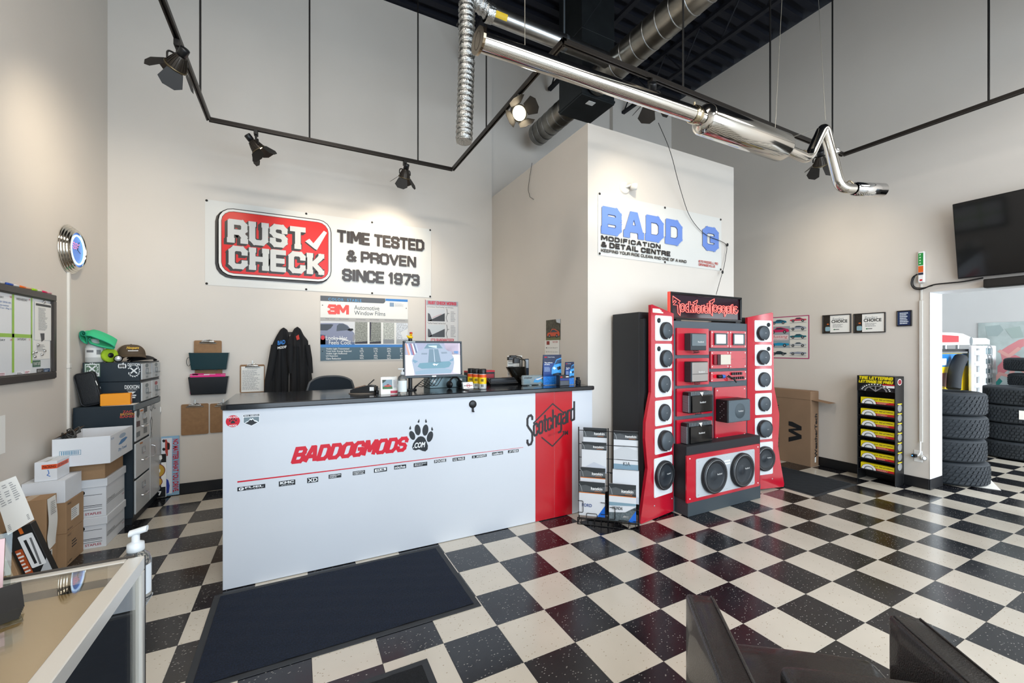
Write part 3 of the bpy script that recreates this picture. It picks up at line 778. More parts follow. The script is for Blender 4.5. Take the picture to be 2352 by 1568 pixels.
# ================================================================= BANNER ON THE BACK WALL
VINYL = mat('#dad9d4', 0.3, bump=.12, bscale=6); BRN = mat('#2b2624', 0.3); RBAN = mat('#d91a16', 0.28)
def banner(name, label, X0, X1, Z0, Z1, Yw):
    t = thing(name, label, 'banner', ((X0 + X1) / 2, Yw, Z0))
    def fn(u, v):
        e = .004 * math.sin(u * 9 + v * 3) * math.sin(math.pi * v) * math.sin(math.pi * u)
        return V((X0 + u * (X1 - X0), Yw - .004 - abs(e), Z0 + v * (Z1 - Z0)))
    mb = MB().surf(fn, 40, 14)
    mb.surf(lambda u, v: fn(1 - u, v) + V((0, .003, 0)), 40, 14)
    mb.bw('sheet', VINYL, t)
    return t
bn = banner('rust_banner', 'white vinyl banner with red rust-proofing logo on the back wall', -.877, 1.586, 2.20, 3.113, YB)
a = Art((0, YB - .012, 0), **WALLB).z(450, 440, 3.92)
L_, R_ = a.pl(208, 460)[0], a.pl(1210, 560)[0]; TP, BT = a.pl(700, 208)[1], a.pl(700, 778)[1]
gap = .022
a.rect(L_ - .035, BT - .035, R_ + .0, TP + .0, BRN, r=.15); a.rect(L_ - .012, BT - .012, R_ + .012, TP + .012, BRN, r=.14).up()
a.rect(L_ - .003, BT - .003, R_ + .003, TP + .003, mat('#e6e4df', .3), r=.13).up()
a.rect(L_ + .019, BT + .019, R_ - .019, TP - .019, BRN, r=.115).up(); a.rect(L_ + .024, BT + .024, R_ - .024, TP - .024, RBAN, r=.11).up()
for (t, xl, yt, yb, xr) in (('RUST', 290, 242, 457, 992), ('CHECK', 298, 482, 690, 1150)):
    q = _tp(a, xl, yt, yb, xr)
    for k in range(5): block(a, t, *q, BRN, wt=.265, gap=.16, serif=.12, dx=-.005 * (k + 1), dy=-.005 * (k + 1))
a.up()
for (t, xl, yt, yb, xr) in (('RUST', 290, 242, 457, 992), ('CHECK', 298, 482, 690, 1150)):
    block(a, t, *_tp(a, xl, yt, yb, xr), BRN, wt=.275, gap=.16, serif=.125)
a.up()
for (t, xl, yt, yb, xr) in (('RUST', 290, 242, 457, 992), ('CHECK', 298, 482, 690, 1150)):
    block(a, t, *_tp(a, xl, yt, yb, xr), mat('#d0cfcb', .3), wt=.225, gap=.16, serif=.10)
ck = [(985, 447), (1022, 424), (1058, 465), (1152, 352), (1180, 370), (1090, 525), (1070, 515)]
a.poly([(x - 8, y + 10) for x, y in ck], BRN, px=True).up(); a.poly(ck, mat('#d9d8d4', .3), px=True)
TXB = mat('#3b3431', .3)
blockp(a, 'TIME TESTED', 1272, 340, 455, 2052, TXB, wt=.22, gap=.1); blockp(a, '& PROVEN', 1358, 522, 627, 1980, TXB, wt=.22, gap=.1); blockp(a, 'SINCE 1973', 1320, 690, 803, 2010, TXB, wt=.22, gap=.1)
a.build('print', bn)
for (x, z) in ((-.862, 3.10), (.09, 3.10), (.83, 3.10), (1.572, 3.10), (-.862, 2.215), (.09, 2.215), (.83, 2.215), (1.572, 2.215)):
    MB().lathe([(0, .003), (.008, .003), (.012, 0)], (x, YB - .009, z), (0, -1, 0), 12).bw('grommet', DKMETAL, bn)
# ================================================================= WINDOW FILM POSTER
a = Art((0, YB - .006, 0), **WALLB).z(720, 670, 6.5333)
X0, Z1 = a.pl(104, 55); _, Z0 = a.pl(104, 1035); X1 = a.pl(1416, 120)[0]
po = sheet('film_poster', 'window film chart with red logo, car picture and blue table on the back wall', 'poster', a, X0, Z0, X1, Z1, .005, PAPER)
CH = mat('#4b4c50', .35); BLU = mat('#1573bd', .35); STB = mat('#3d5a68', .35)
a.poly([(104, 55), (1075, 100), (1078, 140), (1066, 165), (1045, 174), (104, 135)], CH, px=True); a.poly([(1080, 102), (1414, 116), (1414, 152), (1080, 136)], BLU, px=True)
a.poly([(104, 382), (1418, 412), (1418, 466), (104, 437)], mat('#a9a5a0', .4), px=True); a.poly([(104, 790), (1416, 790), (1416, 828), (104, 832)], BLU, px=True); a.poly([(104, 832), (1416, 828), (1416, 1005), (104, 1035)], STB, px=True)
a.poly([(104, 437), (618, 448), (618, 790), (104, 790)], mat('#d5d5d6', .4), px=True)
for i, (p, q, c1) in enumerate(((622, 810, '#8e8f86'), (842, 1014, '#85877e'), (1046, 1212, '#b3b5ad'), (1242, 1416, '#c9ccd0'))):
    a.poly([(p, 450 + i * 5), (q, 455 + i * 5), (q, 778), (p, 780)], mat(c1, .5, var=.5, vscale=70), px=True)
a.up()
for i, (p, q, c1) in enumerate(((622, 810, '#2e2a33'), (842, 1014, '#2e2a33'), (1046, 1212, '#8a8d90'), (1242, 1416, '#a6aaad'))):
    a.poly([(p, 755 if i < 2 else 712), (q, 740 if i < 2 else 715), (q, 778), (p, 780)], mat(c1, .5), px=True)
a.poly([(842, 455), (868, 455), (858, 730), (842, 745)], mat('#3a3440', .5), px=True); a.poly([(1300, 610), (1416, 550), (1416, 700), (1340, 690)], mat('#e3e3e1', .5), px=True)
CARB = mat('#7d8199', .35)
a.poly([(104, 470), (330, 468), (440, 470), (510, 500), (560, 560), (612, 620), (622, 660), (612, 745), (560, 752), (470, 700), (330, 690), (104, 690)], CARB, px=True).up()
a.poly([(104, 485), (270, 485), (300, 492), (262, 545), (205, 580), (104, 578)], mat('#2f343d', .4), px=True); a.poly([(345, 590), (352, 510), (385, 478), (455, 480), (520, 520), (548, 572)], mat('#454c58', .4), px=True)
a.poly([(505, 575), (540, 550), (590, 550), (600, 575), (555, 592)], INK, px=True); a.poly(rotell(603, 690, 17, 58, .05), mat('#8a8a90', .4), px=True); a.poly([(104, 640), (180, 650), (180, 790), (104, 790)], mat('#34405c', .4), px=True)
a.poly([(104, 690), (330, 700), (560, 752), (618, 752), (618, 790), (104, 790)], mat('#5a6885', .4), px=True).up()
a.poly(rotell(140, 687, 30, 34, 0), RED, px=True)
textp(a, 'COLOR  STABLE', 225, 88, 130, 720, mat('#4aa3dc', .4), sp=1.25); block(a, '3M', *_tp(a, 215, 185, 335, 530), mat('#e8402f', .35), wt=.27, gap=.0)
textp(a, 'Automotive', 612, 200, 265, 988, CH); textp(a, 'Window Films', 612, 282, 345, 1078, CH); textp(a, 'Looks Hot.', 185, 660, 724, 520, WHITE); textp(a, 'Feels Cool.', 232, 730, 790, 570, WHITE)
for i, (t, r) in enumerate((('Visible Light Transmitted', 535), ('Total Solar Energy Rejected', 570), ('Visible Light Reflected', 503), ('UV Rejection', 366), ('Glare Reduction', 412))):
    textp(a, t, 189, 842 + i * 36, 872 + i * 36, r, WHITE, bold=.01)
    for (xx, vals) in ((695, ('9%', '57%', '5%', '99%', '90%')), (905, ('19%', '51%', '5%', '99%', '79%')), (1103, ('39%', '40%', '5%', '99%', '56%')), (1298, ('59%', '31%', '5%', '99%', '42%'))):
        textp(a, vals[i], xx + (15 if len(vals[i]) == 2 else 0), 842 + i * 35, 868 + i * 35, xx + 58 - (10 if len(vals[i]) == 2 else 0), WHITE)
for i, xx in enumerate((180, 385, 640, 842, 1070, 1232)): a.text(('Stay Cool', 'Stay Connected', 'UV Protection', 'Never Turns Purple', 'See Clearly', 'Lifetime Warranty')[i], *_tp(a, xx, 395 + i * 5, 412 + i * 5, xx + 140), CH)
rectp(a, 1143, 160, 220, 1208, mat('#7d93ab', .4)); textlines(a, *_tp(a, 1222, 170, 222, 1392), 4, mat('#b7b7bd', .5))
a.build('print', po)
for (x, y) in ((136, 200), (1392, 246), (136, 890)):
    p = a.pl(x, y); MB().lathe([(0, .004), (.005, .003), (.006, 0)], (p[0], YB - .006, p[1]), (0, -1, 0), 8).bw('nail', DKMETAL, po)
# ================================================================= RUST PROOFING POSTER
a = Art((0, YB - .006, 0), **WALLB).z(720, 670, 6.5333)
X0, Z1 = a.pl(1686, 120); _, Z0 = a.pl(1686, 800); X1 = a.pl(2172, 135)[0]
po = sheet('rust_poster', 'silver framed rust-proofing poster half hidden behind the computer monitor', 'poster', a, X0, Z0, X1, Z1, .005, mat('#c4c3c4', .4))
rectp(a, 1678, 118, 800, 1686, mat('#b0313f', .4)); rectp(a, 1694, 128, 195, 2165, mat('#a2a4aa', .4)); rectp(a, 1694, 205, 790, 2160, mat('#d7d5d3', .5)); a.up()
rectp(a, 1716, 250, 440, 1970, mat('#cfd0d2', .5)); rectp(a, 1716, 492, 678, 1970, mat('#cdd1d2', .5)); a.up()
a.poly([(1775, 412), (1970, 320), (1970, 443), (1716, 440)], mat('#3b3b3f', .5), px=True); a.poly([(1775, 645), (1970, 555), (1970, 680), (1716, 678)], mat('#4a4b4f', .5), px=True)
for cy in (375, 610): a.poly([(1716, cy - 60), (1745, cy - 45), (1775, cy + 30), (1772, cy + 62), (1716, cy + 62)], mat('#55555a', .5), px=True)
a.line([(1785, 390), (1830, 370), (1880, 350), (1920, 335)], .004, mat('#c0394a', .4), px=True)
for dy in (0, 240): a.line([(1998, 255 + dy), (2008, 320 + dy), (1992, 390 + dy), (2006, 450 + dy)], .006, INK, px=True); a.line([(2010, 330 + dy), (2035, 322 + dy)], .005, INK, px=True)
PNK = mat('#c63a4c', .4)
blockp(a, 'RUST CHECK WORKS', 1722, 135, 185, 2140, PNK, wt=.24, gap=.12); blockp(a, "IT'S GUARANTEED!", 1760, 700, 742, 2105, PNK, wt=.2, gap=.12)
textp(a, 'Conventional "Rust Proofing" with Oil Spray', 1705, 212, 235, 2100, INK); textp(a, '"Total Rust Protection" with Rust Check', 1708, 456, 478, 1985, INK)
textlines(a, *_tp(a, 2058, 290, 450, 2142), 7, LTEXT, seed=3); textlines(a, *_tp(a, 2058, 500, 680, 2142), 8, LTEXT, seed=4)
a.build('print', po)
# ================================================================= CLIPBOARDS, WALL POCKETS, FOLDERS
BRD = mat('#8d6a47', .6, var=.12, vscale=25)
def clipboard(label, xl, yt, yb, xr, yw, paper=False, hook=True, board=BRD):
    a = Art((0, yw, 0), **WALLB).z(400, 680, 3.92)
    x0, z0, x1, z1 = _tp(a, xl, yt, yb, xr)
    t = thing('clipboard', label, 'clipboard', ((x0 + x1) / 2, yw, z0), group='clipboards on the back wall')
    sheet('board', '', '', a, x0, z0, x1, z1, .004, board, r=.014, root=t)
    cx = (x0 + x1) / 2; w = (x1 - x0)
    if paper: sheet('form_sheet', '', '', Art((0, yw - .001, 0), **WALLB), x0 + .012, z0 + .01, x1 - .008, z1 - .02, .0008, PAPER, root=t); b = Art((0, yw - .0012, 0), **WALLB, off=.0004); b.text('CUSTOMER SERVICE FORM', cx - .05, z1 - .05, cx + .05, z1 - .043, INK); textlines(b, x0 + .022, z0 + .03, x1 - .02, z1 - .06, 22, LTEXT, seed=9); b.build('form_print', t)
    mb = MB(); zz = z1 - .022
    mb.surf(lambda u, v: V((cx + (u - .5) * (w * .62) * (1 - .75 * v ** 1.6), yw - .003 - .016 * math.sin(math.pi * min(1, v * 1.1)) - .004 * math.cos((u - .5) * 3), zz - .008 + v * .036)), 12, 8)
    mb.tube([(cx - w * .32, yw - .005, zz - .008), (cx + w * .32, yw - .005, zz - .008)], .0035, 8)
    cl_ = mb.bw('clip', STEEL, t)
    wire = MB()
    for s in (-1, 1): wire.tube(fillet([(cx + s * .012, yw - .012, zz + .02), (cx + s * .05, yw - .016, zz + .012), (cx + s * .045, yw - .016, zz + .026), (cx + s * .01, yw - .012, zz + .032)], .008, 3), .0022, 6)
    wire.bw('lever', CHROME, cl_)
    if hook:
        h = MB().box(cx - .008, cx + .008, yw - .004, yw + .002, z1 + .0, z1 + .045, .002); h.tube(fillet([(cx, yw - .004, z1 + .012), (cx, yw - .018, z1 + .0), (cx, yw - .018, z1 + .02)], .008, 4), .004, 6)
        h.bw('adhesive_hook', mat('#dfe2e2', .2), t)
    return t
yw = YB - .012
clipboard('bare brown clipboard on a clear hook below the black wall pocket', 62, 975, 1255, 310, yw)
clipboard('bare brown clipboard half hidden behind the left end of the counter', 322, 968, 1232, 560, yw)
clipboard('clipboard holding a white form sheet beside the hanging jackets', 592, 617, 872, 815, yw, paper=True)
clipboard('brown clipboard standing in the teal wall pocket', 178, 398, 640, 428, YB - .03, hook=False)
clipboard('brown clipboard standing in the black wall pocket behind pink folders', 187, 640, 870, 434, YB - .02, hook=False)
def pocket(label, name, xl, yt, yb, xr, m):
    a = Art((0, YB, 0), **WALLB).z(400, 680, 3.92); x0, z0, x1, z1 = _tp(a, xl, yt, yb, xr)
    t = thing('wall_pocket', label, 'wall pocket', ((x0 + x1) / 2, YB, z0), group='plastic file pockets')
    f = [(x0, z1), (x0 + .022, z0), (x1 - .022, z0), (x1, z1)]
    MB().prism([(p[0], p[1]) for p in f], (0, YB - .075, 0), (1, 0, 0), (0, 0, 1), .004).bw('front', m, t)
    MB().prism([(p[0], p[1]) for p in f], (0, YB - .006, 0), (1, 0, 0), (0, 0, 1), .003).bw('back', m, t)
    MB().add([(x0, YB - .075, z1), (x0, YB - .004, z1 + .004), (x0 + .022, YB - .004, z0), (x0 + .022, YB - .075, z0)], [(0, 1, 2, 3)]).bw('side', m, t)
    MB().add([(x1, YB - .075, z1), (x1, YB - .004, z1 + .004), (x1 - .022, YB - .004, z0), (x1 - .022, YB - .075, z0)], [(0, 1, 2, 3)]).bw('side', m, t)
    MB().box(x0 + .022, x1 - .022, YB - .075, YB - .004, z0, z0 + .004).bw('bottom', m, t)
    return t, x0, x1, z0, z1
TEAL = mat('#0d3a42', .15, trans=.35, ior=1.3)
pocket('dark teal translucent plastic wall pocket with a cable tie on its side', '', 145, 510, 662, 500, TEAL)
tk, x0, x1, z0, z1 = pocket('black plastic wall pocket holding pink folders', '', 140, 728, 884, 497, mat('#0b1016', .2))
a = Art((0, YB, 0), **WALLB).z(400, 680, 3.92); fx0, fz1 = a.pl(150, 700); fx1, _ = a.pl(468, 700)
for i, (c, dz) in enumerate((('#c8106e', 0), ('#d4187a', .008), ('#dadada', .004), ('#e0237f', .002))):
    mb = MB().box(fx0 + i * .002, fx1, YB - .04 - i * .008, YB - .037 - i * .008, z0 + .01, fz1 - dz - i * .004, .001)
    mb.box(fx0 + .02 + .05 * i, fx0 + .12 + .05 * i, YB - .04 - i * .008, YB - .037 - i * .008, fz1 - .015, fz1 + .006 - i * .004, .001)
    tag(mb.build('file_folder', mat(c, .5)), ('magenta folder at the back of the black wall pocket', 'magenta folder second from the wall in the black pocket', 'pale grey folder between the pink ones in the black pocket', 'bright pink folder at the front of the black wall pocket')[i], 'folder', 'folders in the black wall pocket')
a = Art((0, YB - .05, 0), **WALLB).z(400, 680, 3.92); p = a.pl(130, 590)
tag(MB().tube([(p[0] + .02 * math.sin(2 * math.pi * i / 14) * .9, YB - .05, p[1] + .045 * math.cos(2 * math.pi * i / 14)) for i in range(14)], .0025, 6, closed=True).build('cable_tie', mat('#2a2a2c', .4)), 'black and white looped cable tie hanging at the teal pocket', 'cable tie')
# ================================================================= JACKETS ON THE HOOK
CLOTH = mat('#17181b', .85, bump=.3, bscale=300)
def jacket(label, prof, yfront, ph, yo=.0):
    """prof: (y px, left px, right px) outline rows surveyed on the back wall"""
    a = Art((0, YB - .06, 0), **WALLB).z(400, 680, 3.92)
    rows = [(a.pl(l, y)[0], a.pl(r, y)[0], a.pl((l + r) / 2, y)[1]) for y, l, r in prof]
    c = ((rows[-1][0] + rows[-1][1]) / 2, YB, rows[-1][2])
    t = thing('work_jacket', label, 'jacket', c, group='jackets hanging on the back wall')
    n = len(rows)
    def fn(u, v):
        k = min(v * (n - 1), n - 1.0001); i = int(k); f = k - i
        l = rows[i][0] * (1 - f) + rows[i + 1][0] * f; r = rows[i][1] * (1 - f) + rows[i + 1][1] * f; z = rows[i][2] * (1 - f) + rows[i + 1][2] * f
        ang = u * 2 * math.pi; w = (r - l) / 2; x = (l + r) / 2 - w * math.cos(ang)
        d = yfront * (.35 + .65 * v) * max(0, math.sin(ang)) ** .7 if math.sin(ang) > 0 else -.012
        d *= 1 + .28 * math.sin(x * 70 + ph + 3 * v) + .14 * math.sin(x * 150 - 5 * v + ph)
        return V((x, YB - .034 - yo - d, z))
    mb = MB().surf(fn, 56, 26, close_u=True)
    mb.bw('body', CLOTH, t)
    return t, rows
j1, _r = jacket('black work jacket with blue and white lettering patch, left of the pair', [(283, 980, 990), (300, 955, 1018), (360, 918, 1040), (440, 880, 1045), (560, 870, 1045), (700, 842, 1030), (880, 806, 1030), (940, 800, 1030)], .085, 0)
a = Art((0, YB - .118, 0), **WALLB).z(400, 680, 3.92)
a.text('BAD', *_tp(a, 932, 402, 440, 1000), mat('#2f7fd0', .6), bold=.03, skew=.18); a.text('MODIF', *_tp(a, 932, 455, 478, 1012), WHITE, bold=.02, skew=.18)
a.build('embroidery', j1)
j2, _r = jacket('black work jacket with a small red patch near the collar, right of the pair', [(279, 1105, 1115), (295, 1080, 1138), (350, 1050, 1165), (400, 1022, 1205), (440, 1020, 1208), (460, 1060, 1195), (600, 1045, 1222), (720, 1040, 1240), (940, 1035, 1252)], .10, 2.0, .075)
a = Art((0, YB - .20, 0), **WALLB).z(400, 680, 3.92); q = _tp(a, 1096, 345, 395, 1130)
a.poly([(q[0] + .01, q[1]), (q[2], q[1] + .01), (q[2] - .01, q[3]), (q[0], q[3] - .02)], mat('#c23a2c', .7)); a.build('patch', j2)
for nm, pj_, pts in (('sleeve', j1, [(905, 440, .055), (880, 600, .06), (850, 760, .06), (838, 930, .055)]), ('sleeve', j2, [(1055, 440, .05), (1050, 560, .055), (1058, 690, .045)]), ('sleeve', j2, [(1195, 440, .05), (1215, 560, .05), (1228, 690, .04)])):
    a = Art((0, YB - .07, 0), **WALLB).z(400, 680, 3.92)
    path = [V((a.pl(x, y)[0], YB - (.085 if pj_ == j1 else .15), a.pl(x, y)[1])) for x, y, r in pts]
    MB().tube(path, [p[2] * .62 for p in pts], 12).bw(nm, CLOTH, pj_)
a = Art((0, YB, 0), **WALLB).z(400, 680, 3.92); p = a.pl(1050, 330)
hk = MB().box(p[0] - .1, p[0] + .1, YB - .010, YB, p[1] - .02, p[1] + .01, .003)
for s in (-.085, .07): hk.tube(fillet([(p[0] + s, YB - .01, p[1]), (p[0] + s, YB - .024, p[1] - .008), (p[0] + s, YB - .026, p[1] + .02)], .008, 4), .005, 8)
tag(hk.build('coat_hook_rail', DKMETAL), 'dark coat hook rail behind the two hanging jackets', 'coat hook')
# ================================================================= OFFICE CHAIR BEHIND THE COUNTER
oc = thing('office_chair', 'dark mesh-backed office chair behind the reception counter', 'chair', (.30, 4.45, 0), .2)
def bk(u, v, d=0):
    x = (u - .5) * .50 * (1 - .22 * v ** 3); return V((x, .05 * math.cos((u - .5) * 2.6) + d - .02 + .03 * v, .66 + v * .585 - .05 * v ** 3 * (2 * abs(u - .5)) ** 3))
MB().surf(lambda u, v: bk(u, v), 20, 16).surf(lambda u, v: bk(1 - u, v, .012), 20, 16).build('backrest', mat('#1c2731', .7, bump=.6, bscale=500), oc)
MB().tube([bk(i / 20, 0, .006) for i in range(21)] + [bk(1, j / 16, .006) for j in range(1, 17)] + [bk(1 - i / 20, 1, .006) for i in range(1, 21)] + [bk(0, 1 - j / 16, .006) for j in range(1, 16)], .011, 8, closed=True).build('back_frame', mat('#4a4d50', .4), oc)
pad(-.25, .25, -.46, .02, .43, .51, .03, .015).build('seat', mat('#16191c', .8), oc)
MB().cyl((0, -.2, .1), (0, -.2, .43), .028).build('gas_lift', DKMETAL, oc)
MB().tube(fillet([(0, -.1, .43), (0, .08, .45), (0, .09, .8)], .06), .02).build('back_support', PLAST, oc)
for k in range(5):
    an = k * 2 * math.pi / 5; e = (.3 * math.cos(an), -.2 + .3 * math.sin(an), .07)
    MB().tube([(0, -.2, .11), e], [.024, .015]).build('base_leg', PLAST, oc)
    MB().lathe([(0, -.02), (.03, -.02), (.03, .02), (0, .02)], (e[0], e[1], .03), (math.sin(an), -math.cos(an), 0), 14).build('caster', PLAST, oc)
for s in (-1, 1): MB().tube(fillet([(s * .26, -.3, .46), (s * .3, -.3, .68), (s * .3, -.05, .68), (s * .26, -.02, .6)], .05), .014).build('armrest', PLAST, oc)
# ================================================================= LEFT WALL: NEON CLOCK
ck = thing('neon_clock', 'round chrome wall clock with glowing blue neon ring on the left wall', 'clock', (XL, 4.68, 2.33))
prof = [(.196, 0), (.198, .006), (.192, .012), (.186, .011), (.186, .017), (.182, .024), (.175, .023), (.175, .030), (.171, .037), (.164, .036), (.164, .043), (.160, .050), (.154, .050), (.152, .057), (.146, .060), (.140, .056), (.139, .046)]
MB().lathe(prof, (0, 0, 0), (1, 0, 0), 56).build('chrome_housing', mat('#d8d3c8', .12, 1.0, bump=.1, bscale=20), ck)
MB().lathe([(0, .044), (.140, .044)], (0, 0, 0), (1, 0, 0), 40).build('dial', mat('#4f83d6', .3, emit=.35), ck)
MB().tube([(.051, .116 * math.cos(2 * math.pi * i / 40), .116 * math.sin(2 * math.pi * i / 40)) for i in range(40)], .0068, 8, closed=True).build('neon_ring', mat('#bfe0ff', .3, emit=1.5), ck)
sq = MB()
for k in range(3): sq.tube([(.049, -.075 + .014 * i, .045 - .02 * k + .008 * math.sin(i * 1.9 + k)) for i in range(9 - 2 * k)], .0028, 6)
sq.build('dial_script', mat('#e58fb0', .4, emit=.6), ck)
MB().tube([(.049, 0, 0), (.049, .03, .07)], .002, 6).build('clock_hand', BLACK, ck); MB().tube([(.050, 0, 0), (.050, .045, -.02)], .002, 6).build('clock_hand', BLACK, ck)
RACE = mat('#d9d6cf', .45)
rw = thing('cable_raceway', 'off-white cable raceway running down the left wall from the clock', 'raceway', (XL, 4.645, .45))
MB().box(XL, XL + .018, 4.63, 4.659, 1.385, 2.14, .003).bw('raceway_strip', RACE, rw); MB().box(XL, XL + .018, 4.63, 4.659, .45, 1.375, .003).bw('raceway_strip', RACE, rw)
MB().box(XL, XL + .021, 4.626, 4.665, 1.362, 1.40, .003).bw('coupling', RACE, rw)
# ================================================================= WHITEBOARD
bf = mat('#3a3532', .4); a = Art((XL + .012, 0, 0), **WALLL).z(0, 640, 6.0286)
y0, y1 = 3.05, a.pl(742, 500)[0]; z1 = 1.925; z0 = 1.30; iy1 = a.pl(697, 500)[0]; fw_ = y1 - iy1
wb = thing('whiteboard_planner', 'dark framed whiteboard week planner with green tape lines on the left wall', 'whiteboard', (XL, (y0 + y1) / 2, z0))
MB().box(XL + .002, XL + .012, y0 + .02, y1 - .02, z0 + .02, z1 - .02).bw('board', mat('#e6e8ea', .25, coat=.3), wb)
for nm, b in (('frame_rail', (y0, y1, z1 - .045, z1)), ('frame_rail', (y0, y1, z0, z0 + .045)), ('frame_stile', (y0, y0 + .04, z0 + .045, z1 - .045)), ('frame_stile', (y1 - .04, y1, z0 + .045, z1 - .045))):
    mb = MB().box(XL, XL + .030, *b, .004); mb.box(XL, XL + .022, b[0] - (0 if nm == 'frame_rail' else .006), b[1] + (0 if nm == 'frame_rail' else .006), b[2] - (.006 if nm == 'frame_rail' else 0), b[3] + (.0 if b[3] > z1 - .01 else .006), .002)
    mb.bw(nm, bf, wb)
GT = mat('#9cc653', .5); tz = lambda: None
t_ = Art((XL + .0125, 0, 0), **WALLL).z(0, 640, 6.0286)
for (x0_, x1_, ya, yb) in ((165, 195, 235, 1300), (428, 446, 262, 1170)):
    p = t_.pl(x0_, 500)[0]; q = t_.pl(x1_, 500)[0]; t_.rect(p, t_.pl(x0_, yb)[1], q, z1 - .045, GT)
zt = t_.pl(100, 782)[1]; t_.rect(y0 + .04, zt - .012, t_.pl(440, 500)[0], zt + .012, GT)
for yy in (3.42, ): t_.rect(yy, z0 + .06, yy + .03, z1 - .05, GT)
t_.build('green_tape', wb)
BLN = mat('#3b6fae', .6)
for t, xl, yt, yb, xr, m in (('WEDNESDAY', 225, 258, 290, 378, INK), ('19', 400, 277, 300, 415, RED), ('SATURDAY', 240, 820, 850, 365, INK), ('15', 400, 828, 855, 414, RED), ('FRIDAY', -75, 830, 858, 72, INK), ('14', 142, 828, 858, 166, RED), ('TUESDAY', -110, 215, 245, 48, INK), ('18', 135, 235, 262, 158, RED), ('winter tires on.', -70, 283, 312, 155, BLN), ('brake-noise', -60, 335, 360, 118, BLN), ('car Tint  Pkg 2', -60, 378, 405, 155, BLN)):
    h_ = Art((XL + .013, 0, 0), **WALLL).z(0, 640, 6.0286); textp(h_, t, xl, yt, yb, xr, m); h_.build('handwriting', wb)

def card(label, xl, yt, yb, xr, m, d=.0145, printer=None):
    a = Art((XL + d, 0, 0), **WALLL).z(0, 640, 6.0286); x0, zb, x1, zt = _tp(a, xl, yt, yb, xr)
    o = sheet('pinned_paper', label, 'paper', a, x0, zb, x1, zt, .0008, m)
    if printer: printer(a, x0, zb, x1, zt); a.build('print', o)
    return o
def pr1(a, x0, b, x1, t):
    w, h = x1 - x0, t - b
    a.rect(x0 + .05 * w, t - .1 * h, x1 - .06 * w, t - .04 * h, mat('#4a4b4d', .6)); textlines(a, x0 + .2 * w, b + .26 * h, x1 - .2 * w, t - .14 * h, 20, LTEXT, seed=11)
    a.poly([(x0 + .3 * w, b + .18 * h), (x0 + .55 * w, b + .19 * h), (x0 + .55 * w, b + .02 * h), (x0 + .38 * w, b - .04 * h)], mat('#58585a', .8))
card('typed sheet hung under a clip on the right side of the whiteboard', 482, 312, 848, 715, PAPER, .016, pr1)
card('lower typed sheet with round magnets on the whiteboard', 458, 852, 1115, 690, PAPER, .0145, lambda a, x0, b, x1, t: textlines(a, x0 + .2 * (x1 - x0), b + .4 * (t - b), x1 - .2 * (x1 - x0), t - .2 * (t - b), 5, LTEXT, seed=12))
card('small green printed card near the whiteboard corner', 455, 1132, 1222, 562, mat('#4f6f5e', .6), .0145, lambda a, x0, b, x1, t: a.text('PLANT LIFE', x0 + .008, b + .012, x1 - .008, t - .012, WHITE))
for i, (xl, xr, yt, yb, c) in enumerate(((-10, 78, 1292, 1385, '#e3e0e2'), (225, 330, 1288, 1352, '#efeff0'), (338, 420, 1268, 1345, '#f0edee'), (510, 604, 1248, 1328, '#3f4045'), (610, 692, 1244, 1320, '#2d4566'))):
    card(('pale business card at the lower left of the whiteboard', 'white business card under the Saturday column', 'white card with red print on the whiteboard', 'dark grey card on the lower whiteboard edge', 'navy card in the lower right whiteboard corner')[i], xl, yt, yb, xr, mat(c, .6), .0145, lambda a, x0, b, x1, t: textlines(a, x0 + .006, b + .008, x1 - .006, t - .006, 3, (mat('#b4566a', .6), INK, mat('#c2485c', .6), mat('#c8c6c0', .6), mat('#c8d4e4', .6))[i], seed=20 + i))
for i, (x, y) in enumerate(((515, 915), (485, 1010), (448, 1028), (470, 1075), (568, 1048), (605, 997), (598, 322))):
    p = h_.pl(x, y)
    o = MB().lathe([(0, .008), (.008, .0075), (.010, .004), (.010, 0)], (0, 0, 0), (1, 0, 0), 16).build('magnet', CHROME, None, (XL + .0165, p[0], p[1]))
    tag(o, ('round magnet at the top of the lower sheet', 'round magnet left of centre among the five magnets', 'round magnet on the green tape end', 'lowest of the round magnets on the whiteboard', 'round magnet low on the right half of the lower sheet', 'rightmost of the round magnets on the whiteboard', 'magnetic clip ring holding the upper sheet')[i], 'magnet', 'whiteboard magnets')
for i, (xa, xb, cap, body, lb) in enumerate(((80, 250, '#2a4fa0', '#e8e8ea', 'blue capped white marker lying on the whiteboard frame'), (255, 420, '#e2681c', '#e9b08a', 'orange marker lying on the whiteboard frame'), (430, 565, '#9ac61e', '#dfe3c8', 'lime green marker lying on the whiteboard frame'), (570, 700, '#c81f54', '#e7a0ae', 'pink marker at the right end of the whiteboard frame'), (-90, 45, '#b9bcc0', '#e4e4e4', 'white marker at the left photo edge on the whiteboard frame'))):
    p = h_.pl(xa, 200)[0]; q = h_.pl(xb, 200)[0]; L = q - p
    t = thing('marker', lb, 'marker', (XL + .014, p, 1.9255), group='markers on the whiteboard frame')
    MB().lathe([(0, 0), (.0085, .002), (.0085, L * .48), (.0075, L * .5)], (0, 0, .0085), (0, 1, 0), 12).build('cap', mat(cap, .35), t); MB().lathe([(.0075, L * .5), (.0078, L * .52), (.0078, L - .003), (0, L)], (0, 0, .0085), (0, 1, 0), 12).build('barrel', mat(body, .4), t)
a = Art((XL + .003, 0, 0), **WALLL); o = sheet('wall_notice', 'white notice sheet at the left photo edge below the whiteboard', 'paper', a, 3.5, .86, 3.835, 1.10, .002, PAPER)
textlines(a, 3.62, .9, 3.82, 1.08, 6, INK, seed=5); a.build('print', o)
